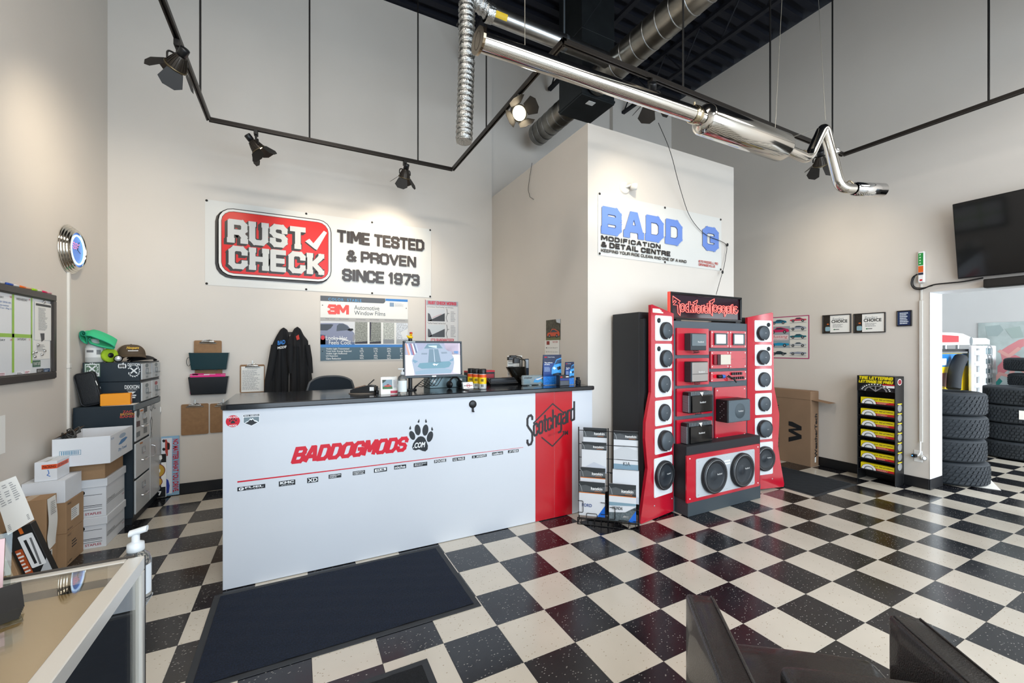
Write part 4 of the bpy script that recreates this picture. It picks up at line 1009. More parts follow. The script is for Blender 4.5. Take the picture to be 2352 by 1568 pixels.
# ================================================================= FILING CABINET
CABM = mat('#1e2a33', .38, var=.08, vscale=4); DRW = mat('#c3c7c9', .35); XF = -1.245
fc = thing('filing_cabinet', 'dark steel filing cabinet with light drawer fronts covered in stickers', 'cabinet', (-1.44, 5.06, 0))
MB().box(-1.64, XF - .016, 4.69, 5.436, .06, 1.034, .003).bw('body', CABM, fc)
MB().box(-1.62, XF - .03, 4.71, 5.43, 0, .06).bw('plinth', mat('#20242a', .5), fc)
MB().box(XF - .016, XF - .002, 4.69, 5.436, .985, 1.034, .002).bw('top_rail', mat('#5b666d', .4), fc)
SA = lambda d=.0006: Art((XF, 0, 0), **WALLL, off=d).z(300, 880, 4.9)
drs = []
for z0_, z1_ in ((.715, .98), (.395, .695), (.085, .375)):
    d = MB().box(XF - .014, XF, 4.70, 5.085, z0_, z1_, .004).bw('drawer', DRW, fc); drs.append(d)
    zc = (z0_ + z1_) / 2
    MB().tube(fillet([(XF, 4.845, zc - .02), (XF + .024, 4.85, zc - .022), (XF + .024, 4.955, zc - .022), (XF, 4.96, zc - .02)], .01, 3), .0055, 8).bw('handle', CHROME, d)
    hm = MB()
    for b in ((4.86, 4.945, zc + .085, zc + .091), (4.86, 4.945, zc + .034, zc + .04), (4.86, 4.866, zc + .04, zc + .085), (4.939, 4.945, zc + .04, zc + .085)): hm.box(XF, XF + .005, *b)
    hm.bw('label_holder', STEEL, d)
dr = MB().box(XF - .014, XF, 5.10, 5.425, .085, .98, .004).bw('door', DRW, fc)
MB().tube(fillet([(XF, 5.13, .60), (XF + .03, 5.135, .59), (XF + .03, 5.135, .50), (XF, 5.13, .49)], .012, 3), .006, 8).bw('handle', CHROME, dr)
for z in (.90, .40): MB().box(XF - .004, XF + .006, 5.418, 5.436, z - .028, z + .028, .003).bw('hinge', WHITE, dr)
s_ = SA()
for pts, c in (([(68, 305), (100, 290), (100, 350), (85, 392), (68, 370)], '#3c474d'), ([(148, 268), (185, 255), (185, 315), (148, 330)], '#444c50'), ([(65, 430), (106, 418), (106, 480), (65, 495)], '#5b4a50'), ([(145, 395), (185, 380), (185, 440), (145, 455)], '#7c8488'), ([(65, 555), (106, 532), (106, 590), (65, 612)], '#6e7a80'), ([(145, 498), (185, 485), (185, 550), (145, 565)], '#7d8488'), ([(108, 302), (142, 292), (142, 310), (108, 322)], '#c8794a'), ([(104, 668), (136, 656), (136, 674), (104, 688)], '#b5763a')):
    s_.poly(pts, mat(c, .5), px=True)
s_.build('stickers', drs[0])
s_ = SA(); s_.text('QAL', *_tp(s_, 217, 240, 325, 282), mat('#7d8386', .5), bold=.02)
s_.line([(220, 615), (240, 480), (245, 420), (235, 380), (222, 420), (226, 480), (238, 605)], .012, mat('#4c5356', .4), px=True); s_.build('stickers', dr)
s_ = Art((0, 4.69, 0), **WALLB, off=.0006).z(0, 840, 3.92)
for t, yt, yb, c, xl in (('ZAC', 403, 425, '#b8423a', 1105), ('BROWN', 428, 448, '#c98b3a', 1083), ('BAND', 450, 470, '#b8423a', 1080)): s_.text(t, *_tp(s_, xl, yt, yb, 1212 if t != 'ZAC' else 1190), mat(c, .5), bold=.02)
s_.build('band_sticker', fc)
def card_cabinet(label, z0_, z1_):
    t = thing('card_cabinet', label, 'cabinet', (-1.44, 5.14, z0_), group='small drawer cabinets on the filing cabinet')
    MB().box(-1.636, XF - .012, 4.85, 5.43, z0_, z1_, .003).bw('body', CABM, t)
    for k in (0, 1):
        ya = 4.865 + k * .285; d = MB().box(XF - .011, XF, ya, ya + .265, z0_ + .012, z1_ - .014, .003).bw('drawer', DRW, t)
        zc = (z0_ + z1_) / 2; hm = MB()
        for b in ((.10, .17, .02, .026), (.10, .17, -.02, -.014), (.10, .106, -.014, .02), (.164, .17, -.014, .02)): hm.box(XF, XF + .004, ya + b[0], ya + b[1], zc + b[2], zc + b[3])
        hm.box(XF, XF + .02, ya + .11, ya + .19, zc - .026, zc - .018, .002); hm.bw('label_pull', mat('#7d8284', .35, .6), d)
        s = Art((XF, 0, 0), **WALLL, off=.0006); s.oval(ya + .13, zc + .05, .045, .018, mat('#7a8487' if z0_ > 1.2 or k == 0 else '#a84c54', .5)); s.rect(ya + .1, z0_ + .02, ya + .17, z0_ + .04, mat('#9aa2a4', .5)); s.build('sticker', d)
    return t
c1 = card_cabinet('lower of the two small dark drawer cabinets with white lettering stickers', 1.036, 1.228)
c2 = card_cabinet('upper of the two small dark drawer cabinets, caps lying on it', 1.230, 1.40)
s_ = Art((0, 4.85, 0), **WALLB, off=.0006).z(160, 720, 7.127); STK = mat('#d9dee0', .5)
rectp(s_, 240, 815, 1040, 500, mat('#54705a', .5)); s_.up(); rectp(s_, 252, 825, 1030, 488, STK); s_.up(); rectp(s_, 262, 838, 970, 478, mat('#54705a', .5)); s_.up()
def wreath(s, cx, cy, r):
    for k in range(14):
        an = math.pi * (.65 + 1.7 * k / 13) + math.pi * .5 - math.pi * .0
        s.poly(rotell(cx + r * math.cos(an), cy + r * math.sin(an), r * .09, r * .24, an + .6, 8), STK, px=True)
    for q in (-1, 1): s.line([(cx - q * r * .55, cy - r * .45), (cx + q * r * .5, cy + r * .4)], .011, STK, px=True)
wreath(s_, 368, 905, 88); s_.text('DIXXON', *_tp(s_, 300, 985, 1015, 465), INK, bold=.02)
s_.text('DIXXON', *_tp(s_, 950, 812, 858, 1155), STK, bold=.03); wreath(s_, 1052, 935, 92)
for k in range(5): s_.poly(rotell(812 + k * 24, 858 - (4 if k == 2 else 0), 22, 38, 0, 14), STK, px=True)
s_.line([(868, 822), (880, 808)], .008, STK, px=True); s_.build('stickers', c2)
s_ = Art((0, 4.85, 0), **WALLB, off=.0006).z(160, 720, 7.127)
s_.text('DIXXON', *_tp(s_, 900, 1172, 1235, 1140), STK, bold=.03); s_.text('Working Class', *_tp(s_, 932, 1240, 1262, 1105), STK)
s_.poly([(945, 1275), (1085, 1275), (1050, 1300), (1040, 1312), (975, 1312), (985, 1300)], STK, px=True); s_.poly([(925, 1325), (1090, 1325), (1090, 1348), (925, 1348)], STK, px=True); s_.poly([(938, 1360), (1075, 1360), (1075, 1382), (938, 1382)], STK, px=True)
s_.text('DIXXON', *_tp(s_, 215, 1205, 1270, 508), STK, bold=.03); s_.poly(rotell(430, 1330, 48, 55, 0), mat('#8d9aa6', .5), px=True); s_.build('stickers', c1)
# things on top of the cabinets
cs = thing('zip_case', 'black zipped soft case leaning against the small cabinets', 'case', (-1.53, 4.765, 1.044), 0, rot=(0, -.2, 0))
pad(-.075, .06, -.028, .028, .0, .285, .024, 0, 4).build('shell', mat('#191c20', .6, bump=.3, bscale=200), cs)
MB().tube([(p[0] - .0075, -.029, p[1] + .1425) for p in rrect(.125, .275, .03, 5)], .003, 6, closed=True).build('zipper', mat('#2c2f33', .4), cs)
MB().tube([(.055, -.03, .20), (.06, -.032, .16)], .003, 6).build('zip_pull', WHITE, cs)
ob = thing('orange_carton', 'small bright orange carton lying on the filing cabinet', 'box', (-1.375, 4.745, 1.038), .12)
MB().box(-.105, .085, -.04, .04, 0, .098, .003).build('carton', mat('#f29a08', .45), ob)
s_ = Art(ob.matrix_basis @ V((.0852, 0, 0)), (ob.matrix_basis.to_3x3() @ V((0, 1, 0))), (0, 0, 1)); s_.rect(-.037, .012, .037, .09, mat('#d9701a', .5)).up(); s_.rect(-.01, .02, .02, .08, mat('#e8c9b4', .5)); s_.build('end_label', ob)
tag(MB().box(-1.47, -1.262, 4.70, 4.845, 1.0352, 1.0365).box(-1.42, -1.255, 4.72, 4.83, 1.0367, 1.0378).build('loose_papers', PAPER), 'loose white papers on top of the filing cabinet beside the orange carton', 'paper')
jug = thing('liquid_jug', 'translucent white gallon jug with a grey label on the small cabinets', 'jug', (-1.575, 4.90, 1.4005))
MB().lathe([(0, 0), (.054, 0), (.060, .008), (.060, .13), (.055, .15), (.035, .175), (.028, .182), (.028, .205), (0, .205)], seg=28).build('bottle', mat('#dfe2e0', .25, trans=.3), jug)
MB().lathe([(.0608, .045), (.0608, .125)], seg=28, arc=(-.9, 1.5)).build('label', mat('#d5d7d6', .5), jug)
MB().lathe([(.0614, .07), (.0614, .11)], seg=8, arc=(.5, 1.0)).build('label_panel', mat('#7d8083', .5), jug); MB().lathe([(.0613, .088), (.0613, .108)], seg=8, arc=(-.6, .2)).build('label_panel', mat('#6d7073', .5), jug)
GRT = mat('#3fc58c', .9, bump=.5, bscale=400)
tw = thing('green_towel', 'green microfibre towel draped over the mouth of the jug', 'towel', (-1.575, 4.90, 1.60))
path = [(-.050 + (.006 + .026 * i / 18) * math.cos(.5 + i * .6), .012 + (.008 + .030 * i / 18) * math.sin(.5 + i * .6)) for i in range(19)] + [(-.055, .056), (-.03, .062), (.005, .052), (.05, .028), (.095, .0), (.128, -.030), (.120, -.046), (.075, -.044), (.02, -.034), (-.03, -.018), (-.036, .005), (-.02, .02)]
nP = len(path)
def twf(u, v):
    k = min(u * (nP - 1), nP - 1.001); i = int(k); f = k - i
    x = path[i][0] * (1 - f) + path[i + 1][0] * f; z = path[i][1] * (1 - f) + path[i + 1][1] * f
    fl = min(1, max(0, (u - .45) * 4)) * (1 - max(0, (u - .85) * 3)); return V((x + .012 * v + .03 * (1 - v) * fl, -.075 + .12 * v + .006 * math.sin(u * 14), z + .034 - .075 * (1 - v) ** 1.3 * fl + .006 * math.sin(v * 5 + u * 9)))
MB().surf(twf, 84, 10).surf(lambda u, v: twf(u, v) + V((.001, 0, -.004)), 84, 10).build('cloth', GRT, tw)
MB().tube([twf(i / 60, 0) for i in range(61)], .0032, 6).build('hem', mat('#1d8a72', .9), tw)
rb = thing('spray_bottle', 'small red labelled bottle behind the green polishing pad', 'bottle', (-1.495, 4.965, 1.4005))
MB().lathe([(0, 0), (.026, 0), (.027, .1), (.02, .125), (.012, .14)], seg=18).build('bottle', mat('#b3202a', .35), rb); MB().lathe([(.013, .14), (.016, .142), (.016, .175), (0, .177)], seg=14).build('cap', mat('#e7dfe2', .4), rb)
pp = thing('polishing_pad', 'lime green foam polishing pad standing on edge beside the jug', 'polishing pad', (-1.478, 4.905, 1.462), 0)
MB().lathe([(.02, .016), (.055, .016), (.061, .010), (.061, -.010), (.055, -.016), (0, -.016)], (0, 0, 0), (.75, -.66, 0), 30).build('foam', mat('#a9cc2b', .8, bump=.5, bscale=200), pp)
MB().lathe([(0, .022), (.018, .022), (.024, .014)], (0, 0, 0), (.75, -.66, 0), 20).build('hub', BLACK, pp)
rl = thing('polisher_head', 'black polisher head with a round silver end cap beside the brown cap', 'polisher', (-1.418, 4.895, 1.432))
MB().lathe([(.0, -.05), (.026, -.05), (.03, -.02), (.031, .022), (.028, .026)], (0, 0, 0), (.3, -.95, 0), 22).build('housing', PLAST, rl); MB().lathe([(0, .028), (.022, .028), (.024, .024)], (0, 0, 0), (.3, -.95, 0), 20).build('end_cap', mat('#c3c5c8', .35, .6), rl)
MB().tube(fillet([(0, .05, -.005), (.03, .12, .03), (.06, .14, .0), (.05, .06, -.02)], .03, 4), .008, 8).build('cord', PLAST, rl)
def ball_cap(label, loc, rz, crown, bill, R=.098, side=None, tx=None):
    t = thing('baseball_cap', label, 'cap', loc, rz)
    def dm(u, v):
        an = u * 2 * math.pi; ph = v * math.pi / 2; k = math.cos(ph) ** .75
        return V((R * .92 * k * math.cos(an), R * 1.08 * k * math.sin(an), .002 + .105 * math.sin(ph) ** .9 * (1 if math.sin(an) < .2 else .97)))
    MB().surf(dm, 40, 12, close_u=True).build('crown', crown, t)
    if side:
        MB().surf(lambda u, v: dm(.12 + .56 * u - .18 + .0, .02 + .85 * v) * 1.012 if False else V(dm((-.06 + .62 * u) % 1.0, .03 + .8 * v)) * 1.012, 20, 8).build('mesh_panel', side, t)
    def bl(u, v, dz=0):
        an = math.radians(-165 + 150 * u); r0 = R * .98
        return V((math.cos(an) * (r0 * .9 + .01 * v), math.sin(an) * (r0 * 1.06) - v * .075 * math.sin(math.pi * u) ** .6, .006 + dz - .02 * v - .018 * (2 * u - 1) ** 2 * v + .012))
    MB().surf(lambda u, v: bl(u, v), 24, 6).surf(lambda u, v: bl(u, v, -.004), 24, 6).build('bill', bill, t)
    MB().sph((0, 0, .107), (.007, .007, .004)).build('button', bill, t)
    return t
c_b = mat('#171719', .8); bc = ball_cap('flat black cap under the brown trucker cap', (-1.335, 5.16, 1.424), .75, c_b, c_b, .10)
for ch_ in bc.children:
    if ch_.name.startswith('crown'): ch_.scale = (1, 1, .32)
    if ch_.name.startswith('button'): ch_.location.z = -.075
c_h = ball_cap('brown and tan mesh-back trucker cap lying on a black cap', (-1.375, 5.06, 1.452), .35, mat('#57493a', .8, bump=.3, bscale=300), mat('#544636', .8), .112, mat('#b9a68c', .85, bump=.6, bscale=500))
s_ = Art(c_h.matrix_basis @ V((0, -.124, .064)), c_h.matrix_basis.to_3x3() @ V((1, 0, 0)), V((.05, .25, 1))); s_.text('Hoopers', -.042, -.006, .042, .026, mat('#d8b02c', .6), shear=.2, bold=.02); s_.rect(-.03, -.018, .04, -.012, WHITE); s_.build('embroidery', c_h)
# ================================================================= CARTONS BY THE LEFT WALL
WBX = mat('#dfe2e6', .6, var=.02, vscale=5)
def bankers(label, z0_, z1_):
    t = thing('storage_box', label, 'box', (-1.475, 4.48, z0_), group='white storage boxes')
    MB().box(-1.638, -1.312, 4.288, 4.672, z0_, z1_ - .05, .002).bw('box_body', WBX, t)
    MB().box(-1.646, -1.304, 4.280, 4.680, z1_ - .062, z1_, .003).bw('lid', WBX, t)
    h = z1_ - z0_
    s = Art((0, 4.288, 0), **WALLB, off=.0006)
    s.poly(rrect(.085, .032, .015, 5, -1.475, z0_ + h * .66), mat('#14171a', .8))
    for zz, w in ((.58, .003), (.30, .004), (.26, .003)): s.rect(-1.63, z0_ + h * zz, -1.335, z0_ + h * zz + w, INK)
    s.rect(-1.63, z0_ + h * .19, -1.335, z0_ + h * .19 + .003, INK); s.text('STAPLES', -1.432, z0_ + .018, -1.34, z0_ + .036, mat('#a8384c', .5), bold=.02); s.build('print', t)
    s = Art((-1.312, 0, 0), **WALLL, off=.0006)
    for zz in (.34, .30): s.rect(4.30, z0_ + h * zz, 4.66, z0_ + h * zz + .003, INK)
    s.text('STORAGE BOX', 4.31, z0_ + h * .365, 4.46, z0_ + h * .365 + .014, INK); s.text('STAPLES', 4.61, z0_ + h * .2, 4.66, z0_ + h * .2 + .012, mat('#a8384c', .5)); s.build('print', t)
bankers('white storage box with black lines at the bottom of the stack', 0, .236); bankers('white storage box with lid, second from the floor in the stack', .237, .525)
def carton(name, label, x0, x1, y0, y1, z0_, z1_, m=KRAFT, tape=True, rz=0):
    t = thing(name, label, 'box', ((x0 + x1) / 2, (y0 + y1) / 2, z0_), rz); w, d = (x1 - x0) / 2, (y1 - y0) / 2; h = z1_ - z0_
    MB().box(-w, w, -d, d, 0, h - .004, .002).build('carton_body', m, t)
    MB().box(-w, -.001, -d, d, h - .004, h, .001).build('flap', m, t); MB().box(.001, w, -d, d, h - .004, h, .001).build('flap', m, t)
    if tape: MB().box(-.024, .024, -d - .0006, d + .0006, h, h + .0008).build('packing_tape', mat('#b99a70', .3), t)
    return t
carton('kraft_carton', 'shallow brown carton between the storage boxes and the open white box', -1.64, -1.318, 4.285, 4.66, .5255, .655)
ow = thing('open_carton', 'open white carton with blue print at the top of the box stack', 'box', (-1.42, 4.45, .6555))
for b in ((-1.579, -1.262, 4.20, 4.205), (-1.579, -1.262, 4.675, 4.68), (-1.579, -1.574, 4.206, 4.674), (-1.267, -1.262, 4.206, 4.674)): MB().box(b[0], b[1], b[2], b[3], .6555, .862, .001).bw('side_wall', WBX, ow)
MB().box(-1.574, -1.267, 4.205, 4.675, .6555, .66).bw('base', KRAFT, ow)
MB().add([(-1.579, 4.21, .862), (-1.574, 4.55, .862), (-1.52, 4.55, .905), (-1.52, 4.23, .90)], [(0, 1, 2, 3)]).bw('flap', KRAFT, ow)
cab_ = MB()
for k in range(7): cab_.tube([(-1.53 + .03 * math.sin(i * .9 + k), 4.24 + .012 * i + .01 * k, .80 + .055 * math.sin(i * .55 + k * .4) ** 2 + .01 * k) for i in range(14)], .005, 5)
tag(cab_.build('cable_bundle', mat('#4a4a48', .5)), 'bundle of dark cables inside the open white carton', 'cables')
s_ = Art((0, 4.20, 0), **WALLB, off=.0006).z(0, 840, 3.92); BLP = mat('#3f86a8', .5); q = _tp(s_, 535, 770, 815, 730)
for b in ((0, 0, 1, .06), (0, .94, 1, 1), (0, 0, .02, 1), (.98, 0, 1, 1)): s_.rect(q[0] + b[0] * (q[2] - q[0]), q[1] + b[1] * (q[3] - q[1]), q[0] + b[2] * (q[2] - q[0]), q[1] + b[3] * (q[3] - q[1]), BLP)
rnd = random.Random(2); x = .08
while x < .9:
    w = rnd.uniform(.012, .04); s_.rect(q[0] + x * (q[2] - q[0]), q[1] + .15 * (q[3] - q[1]), q[0] + (x + w) * (q[2] - q[0]), q[1] + .88 * (q[3] - q[1]), BLP); x += w + rnd.uniform(.015, .04)
s_.build('barcode', ow)
s_ = Art((-1.262, 0, 0), **WALLL, off=.0006); BLP2 = mat('#4d83b5', .5)
s_.text('92130', 4.215, .825, 4.27, .84, BLP2); s_.oval(4.45, .82, .07, .018, mat('#9fb4c8', .5)).poly([(4.36, .76), (4.42, .79), (4.52, .795), (4.56, .785), (4.5, .765), (4.42, .755)], BLP2); s_.text('Dry Towel', 4.36, .70, 4.54, .73, BLP2, shear=.2, bold=.02); s_.build('print', ow)
b1 = carton('kraft_carton', 'lower of the two brown cartons with printed side beside the storage boxes', -1.652, -1.432, 4.0, 4.262, 0, .233, tape=False)
b2 = carton('kraft_carton', 'brown carton with a white address label under the plain white box', -1.652, -1.432, 4.0, 4.265, .234, .45, tape=False)
s_ = Art((-1.432, 0, 0), **WALLL, off=.0006); s_.rect(4.07, .30, 4.19, .385, PAPER).up(); textlines(s_, 4.08, .31, 4.18, .38, 5, LTEXT); s_.text('FRAGILE', 4.02, .425, 4.07, .437, INK); s_.text('THIS SIDE UP', 4.015, .245, 4.09, .257, INK); s_.build('address_label', b2)
s_ = Art((-1.432, 0, 0), **WALLL, off=.0006); s_.text('FRAGILE', 4.02, .205, 4.07, .217, INK); textlines(s_, 4.08, .10, 4.18, .16, 3, INK); s_.text('UP', 4.02, .02, 4.08, .03, INK); s_.build('print', b1)
carton('white_carton', 'plain white carton under the box with the orange packing label', -1.652, -1.438, 4.0, 4.25, .4505, .608, WBX, False)
pk = thing('mailer_box', 'small white box with an orange packing slip label on top of the cartons', 'box', (-1.542, 4.11, .609))
MB().box(-1.598, -1.486, 4.02, 4.20, .609, .742, .002).bw('carton_body', WBX, pk); MB().box(-1.55, -1.532, 4.0194, 4.2006, .742, .7428).bw('packing_tape', mat('#cfd3cf', .2), pk)
s_ = Art((0, 4.02, 0), **WALLB, off=.0006); s_.rect(-1.562, .692, -1.486, .722, mat('#e4521f', .4)).up(); s_.text('PACKING', -1.556, .698, -1.492, .716, INK, bold=.02); s_.line([(-1.53, .685), (-1.525, .66), (-1.535, .65), (-1.52, .64)], .004, mat('#2f6fc0', .5)); s_.build('slip_label', pk)
s_ = Art((-1.486, 0, 0), **WALLL, off=.0006); s_.rect(4.02, .692, 4.185, .722, mat('#e4521f', .4)).up(); s_.text('LIST ENCLOSED', 4.03, .699, 4.17, .715, INK); s_.build('slip_label', pk)
b3 = carton('kraft_carton', 'upright brown carton with a long packing sheet hanging on its side', -1.652, -1.45, 3.785, 3.92, 0, .545)
s_ = Art((-1.4485, 0, 0), **WALLL)
ps = MB().surf(lambda u, v: V((-1.449 + .010 * math.sin(v * 3) ** 2 + .016 * max(0, .25 - v) * 4 * (1 - u), 3.797 + .105 * u - .02 * (1 - v) * (1 - u), .215 + .325 * v)), 6, 14).build('packing_sheet', PAPER)
tag(ps, 'long white packing sheet curling off the upright brown carton', 'paper')
s_ = Art((-1.436, 0, 0), **WALLL); textlines(s_, 3.812, .43, 3.895, .52, 7, LTEXT, seed=8); s_.build('print', ps)
s_ = Art((-1.45, 0, 0), **WALLL); s_.rect(3.80, .05, 3.86, .195, PAPER).up(); textlines(s_, 3.805, .06, 3.855, .19, 5, INK, seed=2, hh=.7); s_.build('shipping_label', b3)
lean = math.radians(-17.5)
lb = thing('product_carton', 'black and silver printed carton leaning by the left wall', 'box', (-1.21, 3.40, .02), 0, rot=(0, lean, 0))
MB().box(-.115, 0, 0, .055, 0, .52, .002).build('carton_body', mat('#1a1b1d', .35), lb)
U_ = lb.matrix_basis.to_3x3() @ V((1, 0, 0)); W_ = lb.matrix_basis.to_3x3() @ V((0, 0, 1))
s_ = Art(lb.matrix_basis @ V((-.115, 0, 0)), U_, W_, off=.0006)
s_.poly([(0, 0), (.115, 0), (.115, .30), (.0, .14)], mat('#b4b8bc', .3)).up(); s_.poly(rrect(.062, .20, .006, 4, .075, .37), mat('#e4e6e8', .4)).up(); s_.rect(.06, .29, .072, .44, INK); s_.line([(.082, .28), (.09, .44)], .009, mat('#6a6c6e', .4)); s_.poly(rrect(.03, .20, .004, 3, .026, .30), mat('#a84a20', .4)).up(); textlines(s_, .012, .21, .04, .39, 8, WHITE, seed=3)
s_.rect(.06, .48, .075, .515, mat('#d96a1e', .4)); s_.oval(.055, .105, .034, .034, mat('#1b1b1c', .4)); s_.up(); s_.oval(.055, .105, .027, .027, mat('#d9601a', .4)).up(); s_.rect(.02, .095, .09, .115, WHITE).up(); s_.text('LUND', .026, .098, .084, .112, INK, bold=.03); s_.build('print', lb)
lk = thing('kraft_carton', 'tall brown carton leaning at the left photo edge under a loose invoice', 'box', (-1.355, 3.40, .018), 0, rot=(0, math.radians(-15.5), 0))
MB().box(-.105, 0, 0, .2, 0, .64, .002).build('carton_body', KRAFT, lk); MB().add([(-.105, 0, .64), (0, 0, .64), (.02, -.02, .675), (-.09, -.02, .68)], [(0, 1, 2, 3)]).build('flap', KRAFT, lk)
MB().box(-.045, -.02, -.001, 0, .05, .40).build('packing_tape', mat('#c8b79a', .25), lk)
s_ = Art((0, 3.352, 0), **WALLB).z(0, 1040, 5.6)
cr = [V((s_.pl(x, y)[0], 0, s_.pl(x, y)[1])) for x, y in ((-120, 420), (212, 290), (475, 830), (128, 1040))]
def inv(u, v):
    top = cr[0] * (1 - u) + cr[1] * u; bot = cr[3] * (1 - u) + cr[2] * u; p = bot * (1 - v) + top * v
    return V((p.x + .0, 3.352 - .012 * math.sin(u * 2.5) - .02 * (1 - v) ** 2, p.z))
iv = tag(MB().surf(inv, 10, 10).build('invoice_sheet', PAPER), 'white invoice sheet lying across the leaning cartons at the left edge', 'paper')
n_ = MB()
for k in range(9):
    for j in range(3):
        u0, v0 = .12 + .28 * j, .9 - k * .045; w = random.uniform(.1, .2)
        if k in (2, 6) and j == 1: continue
        n_.add([inv(u0, v0) + V((0, -.002, 0)), inv(u0 + w, v0) + V((0, -.002, 0)), inv(u0 + w, v0 + .016) + V((0, -.002, 0)), inv(u0, v0 + .016) + V((0, -.002, 0))], [(0, 1, 2, 3)])
for k in range(4): n_.add([inv(.1, .06 + .03 * k) + V((0, -.002, 0)), inv(.9, .06 + .03 * k) + V((0, -.002, 0)), inv(.9, .074 + .03 * k) + V((0, -.002, 0)), inv(.1, .074 + .03 * k) + V((0, -.002, 0))], [(0, 1, 2, 3)])
n_.bw('print', LTEXT, iv)
# ================================================================= POSTERS STANDING BEHIND THE CABINET
a = Art((0, YB - .030, 0), **WALLB).z(300, 880, 4.9); x1 = a.pl(548, 900)[0]; z1 = a.pl(500, 590)[1]; z0 = .012
po = sheet('slogan_poster', 'tall blue bordered poster with red vertical slogan behind the filing cabinet', 'poster', a, -1.238, z0, x1, z1, .006, mat('#8fb6d2', .4, var=.25, vscale=4))
a.rect(-1.236, z0 + .02, a.pl(466, 800)[0], a.pl(466, 612)[1], mat('#dfe3ea', .45)).up(); q = _tp(a, 475, 628, 1225, 540)
a.text('NO MATTER WHAT YOU DRIVE.', q[0], q[1], q[2], q[3], mat('#c01f34', .4), bold=.03, rot=-90)
cx0, cz0 = a.pl(400, 1240); a.poly([(387, 1060), (425, 1090), (440, 1150), (432, 1230), (405, 1242), (387, 1240)], mat('#2c3f9c', .4), px=True)
a.poly([(388, 632), (405, 630), (415, 660), (440, 672), (445, 700), (440, 745), (420, 750), (420, 815), (400, 818), (388, 760)], mat('#b4453c', .4), px=True).up(); a.poly([(412, 668), (438, 676), (438, 742), (414, 745)], INK, px=True)
for cy in (648, 742): a.poly(rotell(374, cy, 17, 17, 0), INK, px=True)
a.build('print', po)
a = Art((0, YB - .055, 0), **WALLB).z(300, 880, 4.9); x1 = a.pl(400, 900)[0]; z1 = a.pl(400, 792)[1]
po = sheet('number_poster', 'white sign with gold figure eight and black bands beside the cabinet', 'sign', a, -1.232, .010, x1, z1, .006, WHITE)
a.rect(-1.232, z1 - .085, x1, z1, INK); a.rect(-1.232, .012, x1 - .005, .115, INK).up(); q = _tp(a, 318, 812, 860, 352); block(a, '6', q[0], q[1], q[2], q[3], WHITE, wt=.26, gap=.1)
q = _tp(a, 310, 1215, 1262, 340); block(a, '7', q[0], q[1], q[2], q[3], WHITE, wt=.26)
c0 = a.pl(302, 985); c1_ = a.pl(302, 1110); r0 = a.pl(382, 985)[0] - c0[0]
for (c, r) in ((c0, r0), (c1_, r0 * .62)): a.oval(c[0], c[1], r + .006, r * 1.12 + .006, mat('#7c2a2a', .4), 30)
a.up()
for (c, r) in ((c0, r0), (c1_, r0 * .62)): a.oval(c[0], c[1], r, r * 1.12, mat('#c09a3e', .4), 30)
a.up(); a.oval(c0[0], c0[1], r0 * .42, r0 * .5, WHITE, 20); a.oval(c1_[0], c1_[1], r0 * .22, r0 * .26, WHITE, 20); a.build('print', po)
# ================================================================= GLASS DISPLAY CASE
DX0, DX1, DY0_, DY1_, DZ = -1.55, -.343, .62, 1.362, 1.0
dc = thing('display_case', 'glass display case with brushed aluminium frame in the left foreground', 'display case', ((DX0 + DX1) / 2, (DY0_ + DY1_) / 2, 0))
ALF = mat('#dcd9d2', .3, .55); w_ = .034
for b in ((DX1 - w_, DX1, DY0_, DY1_, DZ - .034, DZ), (DX0, DX0 + w_, DY0_, DY1_, DZ - .034, DZ), (DX0 + w_, DX1 - w_, DY1_ - .02, DY1_, DZ - .034, DZ), (DX0 + w_, DX1 - w_, DY0_, DY0_ + w_, DZ - .034, DZ)): MB().box(*b, .002).bw('top_rail', ALF, dc)
for (x, y_) in ((DX1 - .02, DY1_ - .02), (DX0, DY1_ - .02), (DX1 - .02, DY0_), (DX0, DY0_)): MB().box(x, x + .02, y_, y_ + .02, .16, DZ - .034, .002).bw('post', ALF, dc)
for b in ((DX1 - .02, DX1, DY0_ + .02, DY1_ - .02), (DX0, DX0 + .02, DY0_ + .02, DY1_ - .02), (DX0 + .02, DX1 - .02, DY1_ - .02, DY1_), (DX0 + .02, DX1 - .02, DY0_, DY0_ + .02)): MB().box(*b, .14, .17, .002).bw('bottom_rail', ALF, dc)
GLS = thin_glass(1.75, '#fbfbf9'); GLT = thin_glass(2.3, '#fbf8f2'); ACR = thin_glass(1.5, '#eef3f3')
MB().box(DX0 + w_, DX1 - w_, DY0_ + w_, DY1_ - .02, DZ - .008, DZ - .002).bw('top_glass', GLT, dc)
MB().box(DX1 - .012, DX1 - .007, DY0_ + .02, DY1_ - .02, .17, DZ - .034).bw('side_glass', GLS, dc); MB().box(DX0 + .02, DX1 - .02, DY0_ + .008, DY0_ + .013, .17, DZ - .034).bw('front_glass', GLS, dc)
MB().box(DX0 + .02, DX1 - .02, DY1_ - .014, DY1_ - .006, .17, DZ - .034).bw('back_panel', mat('#1b1c1f', .5), dc)
MB().box(DX0 + .02, DX1 - .034, DY0_ + .03, DY1_ - .022, .945, .950).bw('reflection_tray', mat('#b8a47c', .8), dc); MB().box(DX0 + .02, DX1 - .03, DY0_ + .03, DY1_ - .03, .60, .606).bw('shelf', mat('#16181b', .4), dc)  # tan tray added under the glass; its colour stands in for reflected wall
MB().box(DX0 + .01, DX1 - .01, DY0_ + .01, DY1_ - .01, 0, .14, .003).bw('base', mat('#23262a', .5), dc); MB().box(DX0 + .02, DX1 - .02, DY0_ + .02, DY1_ - .02, .14, .165).bw('deck', mat('#121417', .6), dc)
